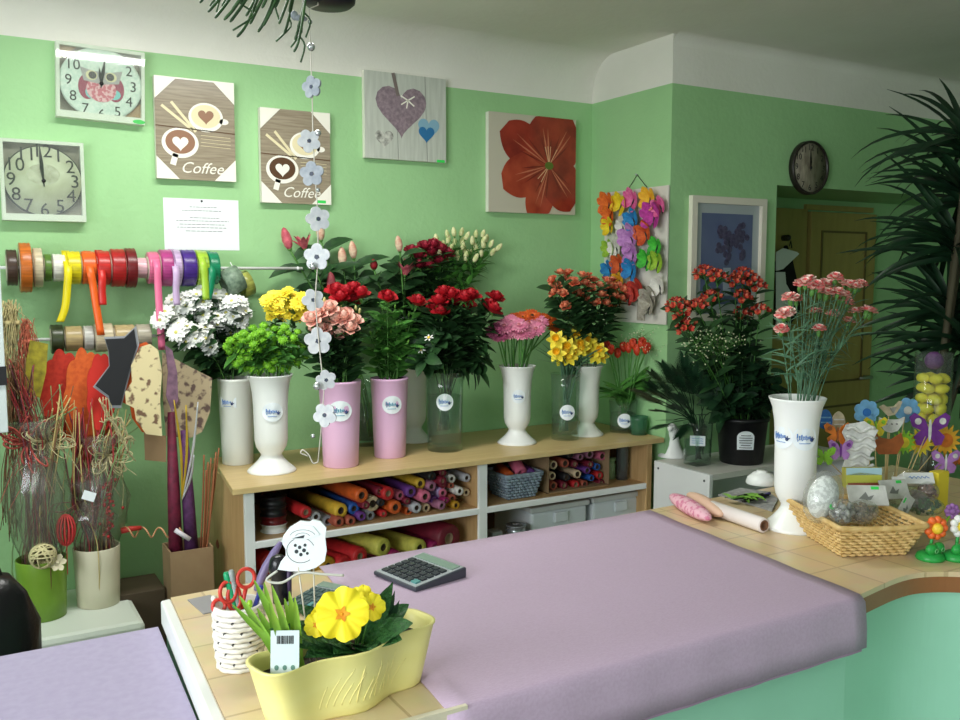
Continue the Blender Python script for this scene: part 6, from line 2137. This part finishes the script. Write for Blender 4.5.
for lab, px, py, col, r in (('green felt pen standing behind the red scissors', 226, 572, (20, 150, 100), .0055), ('grey pen with rounded cap beside the green pen', 231, 570, (150, 158, 158), .005), ('lime green pen leaning to the right in the cup', 250, 600, (150, 200, 40), .0045),
                        ('blue pen leaning far right in the cup', 262, 585, (50, 60, 150), .004), ('yellow pencil leaning low to the right in the cup', 262, 596, (236, 206, 70), .0035), ('red marker low at the left in the cup', 214, 604, (200, 40, 36), .006), ('white pen stub at the left edge of the cup', 213, 596, (226, 222, 210), .005)):
    t, e = in_cup('pen', lab, 'pen', px, py, random.uniform(-.01, .02), random.uniform(-.012, .012), random.uniform(-.012, .012))
    d = e.normalized()
    MB().tube([(0, 0, 0), e - d * .02], r, 10).build('barrel', mat('pen_' + str(col), col, .35), t)
    MB().tube([e - d * .022, e - d * .018, e - d * .004, e], [r * .9, r * 1.12, r * 1.1, r * .7], 10).build('cap', mat('pen_' + str(col), col, .35), t)
# black hole punch and receipt calculator behind
p = P(282, 602, z=CZ)
t = thing('stapler', 'black stapler standing upright behind the woven cup', 'stapler', p)
q = P(275, 560, y=p.y) - p
MB().tube(bez([(0, 0, 0), (-.004, 0, q.z * .5), (-.006, 0, q.z * .85), (-.004, 0, q.z * 1.1)], 5), [.019] * 8 + [.02, .021, .021, .02, .019, .017, .013, .007], 14).build('body', mat('black_gloss', (26, 26, 32), .25), t)
MB().tube([(.012, -.012, .01), (.012, -.014, q.z * .9)], .006, 8).build('lever', mat('dark_violet_plastic', (70, 56, 90), .35), t)
t = thing('scraper', 'purple handled tool leaning behind the black stapler', 'tool', P(262, 596, z=CZ) + V((0, .04, 0)))
q = P(281, 542, y=t.location.y) - t.location
MB().tube(bez([(0, 0, 0), q * .5 + V((-.006, 0, 0)), q], 4), [.007, .009, .01, .01, .01, .009, .009, .007, .005], 10).build('handle', mat('violet_grey', (120, 108, 150), .35), t)
DG = mat('dark_grey_case', (62, 64, 74), .4)
KEYM = mat('pale_keys', (190, 196, 196), .4)
LCD = mat('lcd', (130, 150, 140), .2)


def calculator(label, corners, th, back, nx, ny, keymat, cat='calculator'):
    """corners: front-left, front-right, back-right, back-left in the photograph"""
    fl, fr_, br_, bl_ = [P(*q, z=CZ + .004 + th) for q in corners]
    c = (fl + fr_ + br_ + bl_) / 4
    ux_ = ((fr_ - fl) + (br_ - bl_)).normalized()
    w, d = ((fr_ - fl).length + (br_ - bl_).length) / 2, ((bl_ - fl).length + (br_ - fr_).length) / 2
    t = thing('calculator', label, cat, (c.x, c.y, CZ + .0045), (0, 0, math.atan2(ux_.y, ux_.x)))
    b = MB()
    b.add([(-w / 2, -d / 2, 0), (w / 2, -d / 2, 0), (w / 2, d / 2, 0), (-w / 2, d / 2, 0), (-w / 2, -d / 2, th * .8), (w / 2, -d / 2, th * .8), (w / 2, d / 2, th + back), (-w / 2, d / 2, th + back)],
          [(0, 3, 2, 1), (4, 5, 6, 7), (0, 1, 5, 4), (1, 2, 6, 5), (2, 3, 7, 6), (3, 0, 4, 7)], 0, False)
    b.build('case', DG, t, bevel=.003)
    sl = math.atan2(back + th * .2, d)
    T = Matrix.Translation((0, -d / 2, th * .8)) @ Matrix.Rotation(sl, 4, 'X')
    MB().box((0, d * .5, .0006), (w * .94, d * .94, .0012), M=T).build('face_plate', mat('silver_face', (168, 174, 178), .35), t)
    MB().box((0, d * .85, .002), (w * .86, d * .17, .0025), M=T).build('display', LCD, t)
    for i in range(nx):
        for j in range(ny):
            MB().box((w * (-.42 + .84 * (i + .5) / nx), d * (.07 + .64 * (j + .5) / ny), .003), (w * .84 / nx * .78, d * .64 / ny * .74, .004), M=T).build('key', keymat if (i, j) != (nx - 1, 0) else mat('teal_key', (90, 150, 150), .4), t)
    return t


calculator('black desk calculator with silver face on the lilac cover', ((374, 571), (418, 588), (464, 572), (423, 556)), .012, .012, 6, 5, mat('charcoal_keys', (46, 50, 58), .4))
calculator('small dark calculator half hidden behind the primrose', ((298, 605), (318, 610), (342, 588), (310, 582)), .014, .006, 5, 4, mat('slate_keys', (70, 92, 92), .4))
p = P(314, 598, z=CZ)
# clear plastic sheet edge beside the cup
o = MB().box((0, 0, .001), (.05, .10, .002)).build('plastic_wallet', mat('grey_plastic_wallet', (150, 146, 150), .3), loc=P(207, 605, z=CZ) + V((.0, .0, .0005)), rot=(0, 0, .1))
tag(o, 'grey plastic wallet lying on the tiles behind the woven cup', 'wallet')

# ============================================================ THINGS ON THE COUNTER, RIGHT SIDE
WK = mat('straw_wicker', (222, 190, 130), .6, c2=(204, 168, 104), scale=40)
bl, br = P(840, 556, z=CZ), P(905, 556, z=CZ)
bc_ = V((2.0, 1.508, CZ))
bc_.z = CZ + .001
BR = -.42
bk = basket('wicker_basket', 'straw wicker basket of packets on the right of the counter', bc_, .165, .23, .225, .31, .08, WK, 9, rot=BR, wave=.05, n=72, rim=.007)


def bp(px, py, dep):
    """a point over the basket: dep metres behind its centre line"""
    return P(px, py, y=bc_.y + dep)


CARDW = mat('card_grey_white', (204, 204, 198), .5, c2=(186, 186, 180), scale=30)


def packet(label, px, py, w, h, dep, tilt, yaw, m, th=.012, cat='packet', parts=()):
    t = thing('gift_packet', label, cat, bp(px, py, dep), (PI / 2 - tilt, yaw * 0, yaw))
    MB().prism([(-w / 2, -h / 2), (w / 2, -h / 2), (w / 2, h / 2), (-w / 2, h / 2)], -th, 0).build('box', m, t, bevel=.002)
    for nm, pts, pm in parts:
        MB().prism([(x * w / 2, y * h / 2) for x, y in pts], .0003, .0009).build(nm, pm, t)
    return t


egg = thing('lace_egg', 'white lacy egg in clear film at the left of the wicker basket', 'ornament', bp(823, 497, -.0), (0, .4, 0))
LACE = mat('lace_white', (244, 246, 246), .7, c2=(206, 208, 208), scale=110, lo=.45, hi=.55)
MB().ball((0, 0, 0), (.042, .034, .056), 20).build('egg', LACE, egg)
MB().ball((0, 0, .0), (.052, .046, .07), 14).build('film', glass('crinkle_film', (244, 246, 244), .1, .1), egg)
MB().prism(ell(-.005, -.01, .009, .007, 16), 0, .001, M=Matrix.Rotation(PI / 2, 4, 'X')).build('price_sticker', MATS['green_sticker'], egg, loc=(-.012, -.046, -.01))
packet('small landscape picture box standing at the back of the wicker basket', 864, 478, .10, .056, .09, .1, -.5, mat('box_olive', (190, 186, 90), .5), .03, parts=(
    ('printed_sky', [(-1, .3), (1, .3), (1, 1), (-1, 1)], mat('print_sky', (170, 206, 216), .4)), ('printed_field', [(-1, -.5), (1, -.5), (1, .3), (-.2, .55), (-1, .3)], mat('print_field', (196, 200, 80), .4)), ('printed_roof', [(-.9, -1), (.9, -1), (.9, -.45), (-.9, -.45)], mat('print_roof', (150, 80, 60), .4))))
wb = packet('white card box with blue lettering at the back right of the basket', 919, 478, .09, .034, .08, .5, -.5, LAMW, .04)
MB().tube([(-.03 + .06 * i / 14, .002 + .004 * math.sin(i * 2.2), .0012) for i in range(15)], .0012, 4).build('lettering', STB, wb)
packet('white folded card beside the blue lettered box', 900, 485, .04, .05, .07, .5, -.6, LAMW, .003)
for lb, px, py, w, h, dep, ti, ya, rr in (('grey header card packet in the middle of the basket', 868, 495, .1, .055, -.03, .6, -.6, 0), ('grey header card packet right of the middle one', 895, 489, .085, .055, .02, .5, -.3, 0), ('long narrow grey packet leaning over the basket rim', 905, 508, .12, .028, -.05, .7, .0, .5)):
    t = packet(lb, px, py, w, h, dep, ti, ya, CARDW, .006, parts=(('green_mark', [(.2, .55), (.6, .55), (.6, .85), (.2, .85)], MATS['green_sticker']), ('printed_motif', [(-.5, -.4), (-.1, .3), (.0, -.2), (.3, .0), (.1, -.5)], mat('print_grey_motif', (120, 122, 118), .5))))
    if rr:
        t.rotation_euler = (Euler(t.rotation_euler).to_matrix() @ Matrix.Rotation(rr, 3, 'Z')).to_euler()
for lb, px, py, dep, col, sz in (('clear bag of brown seeds at the front of the basket', 862, 512, -.06, (150, 134, 108), (.045, .026, .024)), ('clear bag of grey pebbles at the front left of the basket', 842, 512, -.06, (166, 166, 160), (.03, .024, .026)), ('clear bag of dark bark behind the narrow packet', 915, 500, .03, (130, 110, 92), (.035, .028, .022)), ('mauve striped bag at the right of the basket', 928, 492, .06, (150, 110, 100), (.028, .024, .024)), ('green moss bag at the right rim of the basket', 925, 506, .0, (70, 120, 60), (.045, .04, .02))):
    t = thing('filled_bag', lb, 'bag', bp(px, py, dep))
    mb = MB()
    for i in range(60):
        q = V((random.gauss(0, .45), random.gauss(0, .45), random.gauss(0, .4)))
        if q.length > 1:
            q = q / q.length
        mb.ball((q.x * sz[0], q.y * sz[1], q.z * sz[2]), random.uniform(.004, .007), 6)
    mb.build('filling', mat('fill_' + str(col), col, .7, c2=tuple(int(u * .6) for u in col), scale=60), t)
    MB().ball((0, 0, 0), (sz[0] * 1.2, sz[1] * 1.2, sz[2] * 1.3), 14).build('film', MATS['crinkle_film'], t)

# picks in a glass behind the basket
pv = bp(885, 505, .2)
pv = V((pv.x, pv.y, CZ))
vase('picks', 'clear glass holder of flower and butterfly picks behind the basket', pv, .1, .11, GLS, GL)
COLP = {'sky': (120, 180, 226), 'blue': (40, 110, 190), 'orange': (236, 130, 40), 'yellow': (236, 214, 50), 'lime': (140, 200, 50), 'purple': (120, 50, 150), 'lilac': (186, 130, 206), 'white': (230, 230, 226), 'beige': (206, 190, 160), 'rust': (176, 96, 44), 'grey': (160, 160, 154), 'gold': (240, 180, 50)}


def pk(c):
    return mat('pick_' + c, COLP[c], .55, c2=tuple(int(u * .85) for u in COLP[c]), scale=40)


def motif(kind, s):
    """outlines (list of (points, colour slot)) in units of s"""
    if kind == 'flower':
        return [(ell(.58 * math.cos(k * 2 * PI / 7), .58 * math.sin(k * 2 * PI / 7), .36, .36, 14), 0) for k in range(7)] + [(ell(0, 0, .3, .3, 16), 1)]
    if kind == 'butterfly':
        r = []
        for sx in (-1, 1):
            w1 = [(0, .0), (.25 * sx, .55), (.75 * sx, .85), (1.0 * sx, .65), (.85 * sx, .2), (.4 * sx, -.02)]
            w2 = [(0, 0), (.45 * sx, -.02), (.75 * sx, -.3), (.6 * sx, -.7), (.3 * sx, -.75), (.05 * sx, -.3)]
            r += [(w1 if sx < 0 else w1[::-1], 0), (w2 if sx < 0 else w2[::-1], 0), (ell(.6 * sx, .45, .16, .16, 10), 1)]
        return r + [(ell(0, 0, .07, .55, 12), 1)]
    if kind == 'sun':
        pts = []
        for k in range(28):
            a = k * 2 * PI / 28
            q = 1.0 if k % 2 else .62
            pts.append((q * math.cos(a), q * math.sin(a)))
        return [(pts, 0), (ell(0, 0, .42, .42, 18), 1)]
    if kind == 'bird':
        return [([(-1, .3), (-.6, .5), (-.3, .3), (.3, .35), (.7, .8), (1, .75), (.8, .2), (.4, -.4), (-.2, -.5), (-.6, -.1)], 0), ([(-.1, .2), (.5, .3), (.2, -.25)][::-1], 1)]
    if kind == 'bowl':
        return [([(-1, .5), (-.9, 0), (-.5, -.6), (0, -.75), (.5, -.6), (.9, 0), (1, .5), (.5, .3), (-.5, .3)], 0)] + [(ell(x, -.05, .07, .07, 8), 1) for x in (-.4, 0, .4)]
    if kind == 'egg':
        return [([(x * (1 - .18 * y), y) for x, y in ell(0, 0, .7, 1, 22)], 0)] + [(strip2((-.5, y), (.5, y), .12), 1) for y in (-.3, .2)]
    if kind == 'hen':
        return [([(-1, .1), (-.7, .7), (-.4, .4), (.2, .3), (.8, .7), (1, .1), (.6, -.6), (-.5, -.6)], 0), (ell(-.7, .4, .08, .08, 8), 1)]
    if kind == 'ruffle':
        return [([(-.7, 1.1), (.2, 1.25), (.9, .8), (.7, .4), (.85, 0), (.55, -.4), (.5, -.9), (-.1, -1.3), (-.8, -1.1), (-.7, -.6), (-.9, -.2), (-.7, .3), (-.9, .7)][::-1], 0)]
    return []


def pick(label, kind, px, py, rp, c1, c2, dep=.0, yaw=-.5, group=None):
    p = bp(px, py, .2 + dep)
    if (V((p.x, p.y)) - V((pv.x, pv.y))).length < 9:
        b = V((pv.x + max(-.07, min(.07, (p.x - pv.x) * .5)), pv.y + max(-.06, min(.06, (p.y - pv.y) * .5)), CZ + .012))
    s = rp * .0036
    t = thing('garden_pick', label, 'decoration', b)
    e = p - b
    MB().cyl((0, 0, 0), e, .0016, n=6).build('stick', mat('bamboo_stick', (206, 180, 130), .6), t)
    T = Matrix.Translation(e + V((0, -.004, 0))) @ Matrix.Rotation(yaw, 4, 'Z') @ Matrix.Rotation(PI / 2, 4, 'X')
    for slot, nm, cc in ((0, kind if kind not in ('bowl', 'ruffle') else 'shape', c1), (1, 'trim', c2)):
        mb = MB()
        for i, (pts, sl) in enumerate(motif(kind, s)):
            if sl == slot:
                z0 = .0005 * (i % 3) + (.003 if slot else 0)
                mb.prism([(x * s, y * s) for x, y in pts], z0, z0 + .003, M=T)
        if mb.v:
            mb.build(nm, pk(cc), t)
    if kind == 'ruffle':
        for k in range(5):
            MB().tube([T @ V((s * (-.7 + 1.4 * j / 10), s * (.85 - .45 * k + .12 * math.sin(j * .9 + k)), .006)) for j in range(11)], s * .09, 6).build('ruffle_fold', pk('white'), t)
    return t


pick('sky blue flower pick, the left one of two above the basket', 'flower', 865, 412, 11.5, 'sky', 'blue', .03)
pick('sky blue flower pick behind the white bowl pick', 'flower', 906, 410, 12, 'sky', 'white', .06)
pick('deep blue egg pick beside the tall white vase', 'egg', 824, 419, 8, 'blue', 'sky', .02)
pick('beige bunny egg pick beside the deep blue one', 'egg', 837, 421, 8, 'beige', 'white', .02)
pick('grey bird pick above the white bowl pick', 'bird', 889, 410, 10, 'beige', 'grey', .04)
pick('white half round bowl pick with dots under the bird', 'bowl', 890, 423, 11, 'white', 'grey', .02)
pick('yellow butterfly pick in the middle of the picks', 'butterfly', 874, 427, 10, 'yellow', 'lime', .01)
pick('orange butterfly pick left of the white ruffled pick', 'butterfly', 836, 434, 11, 'orange', 'rust', -.01)
pick('lime butterfly pick low beside the white vase', 'butterfly', 823, 456, 9, 'lime', 'lime', -.03)
pick('lilac butterfly pick left of the white ruffled pick', 'butterfly', 839, 450, 10, 'lilac', 'purple', -.03)
pick('rust brown hen pick right of the ruffled pick', 'hen', 886, 444, 14, 'rust', 'grey', .0)
pick('lime sun pick right of the hen', 'sun', 902, 442, 11, 'lime', 'yellow', .01)
pick('purple butterfly pick with white wing tips at the right', 'butterfly', 928, 430, 18, 'purple', 'white', .0)
pick('yellow sun pick under the purple butterfly', 'sun', 919, 442, 13, 'yellow', 'gold', .02)
pick('golden orange sun pick at the right edge', 'sun', 944, 440, 15, 'gold', 'orange', .02)
pick('lilac butterfly pick below the golden sun', 'butterfly', 944, 462, 13, 'lilac', 'white', -.02)
pick('rust butterfly pick cut by the right edge', 'butterfly', 957, 459, 9, 'rust', 'orange', .0)
pick('white ruffled feather shaped pick in front of the picks', 'ruffle', 858, 446, 16, 'white', 'white', -.05)
pick('lime leaf butterfly pick beside the yellow butterfly', 'butterfly', 864, 432, 7, 'lime', 'yellow', .02)

# dancing flower toys
for lb, px, py, c1, c2 in (('orange toy flower with yellow face on a green leaf base', 936, 528, (236, 110, 50), (246, 206, 60)), ('white toy flower with yellow face at the right edge', 962, 526, (236, 236, 232), (240, 214, 70))):
    b = P(px - 1, 562, z=CZ) + V((.01, .02, 0))
    b.z = CZ
    t = thing('toy_flower', lb, 'toy', b)
    hd = P(px, py, y=b.y) - b
    GT = mat('toy_green', (40, 160, 70), .35)
    MB().lathe([(0, 0), (.032, 0), (.034, .004), (.03, .014), (.02, .02), (0, .022)], 24).build('base', GT, t)
    MB().ball((-.014, -.012, .03), (.018, .012, .014), 12).ball((.014, -.012, .03), (.018, .012, .014), 12).build('leaves', GT, t)
    ey = MB()
    for sx in (-1, 1):
        ey.tube([(sx * .013 + .006 * math.cos(a), -.025, .028 + .005 * math.sin(a)) for a in [2 * PI * i / 12 for i in range(12)]], .001, 4, closed=True)
    ey.build('leaf_markings', mat('pale_green_mark', (130, 210, 140), .4), t)
    MB().cyl((0, 0, .02), hd + V((0, .008, 0)), .004, n=8).build('stem', GT, t)
    T = Matrix.Translation(hd) @ Matrix.Rotation(-.45, 4, 'Z') @ Matrix.Rotation(PI / 2, 4, 'X')
    mb = MB()
    for k in range(9):
        a = k * 2 * PI / 9
        mb.ball(T @ V((.021 * math.cos(a), .021 * math.sin(a), 0)), .010, 8)
    mb.build('petals', mat('toy_' + str(c1), c1, .4), t)
    MB().ball(T @ V((0, 0, .004)), .0145, 14).build('face', mat('toy_' + str(c2), c2, .4), t)
t = thing('garden_pick', 'lilac flower toy cut by the right edge above the white toy flower', 'decoration', P(955, 540, z=CZ) + V((.03, .06, -.0)))
t.location.z = CZ
hd = P(952, 511, y=t.location.y) - t.location
MB().cyl((0, 0, 0), hd, .003, n=8).build('stick', pk('lime'), t)
T = Matrix.Translation(hd) @ Matrix.Rotation(-.45, 4, 'Z') @ Matrix.Rotation(PI / 2, 4, 'X')
mb = MB()
for k in range(8):
    mb.ball(T @ V((.014 * math.cos(k * PI / 4), .014 * math.sin(k * PI / 4), 0)), .008, 8)
mb.ball(T @ V((0, 0, .003)), .009, 8).build('petals', pk('lilac'), t)
o = MB().box((0, 0, .06), (.05, .03, .12)).build('yellow_box', mat('yellow_card', (226, 206, 60), .5), loc=P(966, 520, z=CZ) + V((.02, .1, 0)))
o.location.z = CZ
tag(o, 'yellow card box at the right edge behind the toy flowers', 'box')

# pink pouches, paper tube, newspaper with greenery
PKM = mat('pink_floral_cloth', (226, 176, 190), .6, c2=(206, 120, 150), scale=60, lo=.5, hi=.6)
PK2 = mat('salmon_cloth', (222, 184, 160), .6)


def pouch(label, a, b, m, w):
    A, B = P(*a, z=CZ + .018), P(*b, z=CZ + .018)
    t = thing('cloth_pouch', label, 'pouch', ((A.x + B.x) / 2, (A.y + B.y) / 2, CZ + .0005), (0, 0, math.atan2(B.y - A.y, B.x - A.x)))
    L = (B - A).length / 2
    MB().ball((0, 0, .02), (L, w * 1.2, .022), 20).build('body', m, t)
    MB().tube([(-L * .9 * math.cos(x), -w * .9 * math.sin(x), .024 + .004 * math.sin(x)) for x in [PI * i / 20 for i in range(21)]], .0016, 5).build('zip', INK, t)
    return t


pouch('pink flowered cloth pouch, front one beside the lilac cover', (671, 496), (710, 520), PKM, .024)
pouch('plain salmon cloth pouch behind the pink flowered one', (688, 495), (722, 516), PK2, .022)
A, B = P(712, 508, z=CZ + .02), P(764, 526, z=CZ + .02)
t = thing('paper_tube', 'white paper tube with brown core lying beside the pouches', 'paper roll', (B.x, B.y, CZ + .0215))
d = (A - B)
d.z = 0
R = d.normalized().to_track_quat('Z', 'Y').to_matrix().to_4x4()
MB().lathe([(.012, 0), (.02, 0), (.0205, .003), (.0205, d.length), (.012, d.length), (.012, 0)], 28, M=R).build('paper', mat('tube_paper', (232, 222, 220), .5), t)
MB().lathe([(.0125, .03), (.0122, -.0005), (.015, -.001), (.0105, -.001), (.0105, .1)], 24, M=R).build('core', mat('brown_core', (120, 84, 60), .8), t)
pts = [P(718, 496, z=CZ), P(740, 502, z=CZ), P(772, 512, z=CZ), P(778, 500, z=CZ), P(768, 493, z=CZ), P(740, 489, z=CZ)]
c = pts[0]
o = MB().prism([((p - c).x, (p - c).y) for p in pts], 0, .004).build('newspaper', mat('newsprint', (176, 176, 176), .8, c2=(140, 140, 142), scale=60), loc=(c.x, c.y, CZ + .0005))
tag(o, 'folded grey newspaper under the green sprigs on the counter', 'newspaper')
t = thing('secateurs', 'black handled secateurs lying under the green sprig', 'tool', P(752, 500, z=CZ + .006))
for s in (-1, 1):
    MB().tube(bez([(-.06, .02 * s, .008), (0, .012 * s, .01), (.06, -.012 * s, .01)], 5), [.004, .006, .007, .008, .008, .007, .006, .006, .005, .004, .003], 8).build('handle', BLACK, t)
t = thing('green_sprig', 'cut green leaf sprig lying on the newspaper', 'greenery', P(745, 497, z=CZ + .02))
MB().tube([(-.05, .01, 0), (.05, -.01, 0)], .002, 5).build('stem', STEM, t)
mb = MB()
for i in range(14):
    mb.blade((-.05 + .1 * i / 14, .01 - .02 * i / 14, .002), V((random.uniform(-.4, .8), random.choice((-1, 1)), random.uniform(.0, .5))), (0, 0, 1), .04, .018, -.5, .2, 4)
mb.build('leaves', LEAFL, t)
t = thing('white_bowl', 'white bowl turned over on the counter behind the secateurs', 'bowl', P(772, 490, z=CZ) + V((.04, .08, .0005)))
MB().lathe([(.05, 0), (.052, .003), (.046, .022), (.03, .036), (.018, .04), (.018, .044), (0, .044)], 28).build('body', VW, t)
o = MB().tube([(0, 0, 0), (.045, .01, .004)], [.006, .005], 8).build('blue_cap', mat('violet_blue', (70, 60, 150), .4), loc=P(762, 497, z=CZ + .009))
tag(o, 'small violet blue marker lying behind the paper tube', 'marker')
finish_ranks()
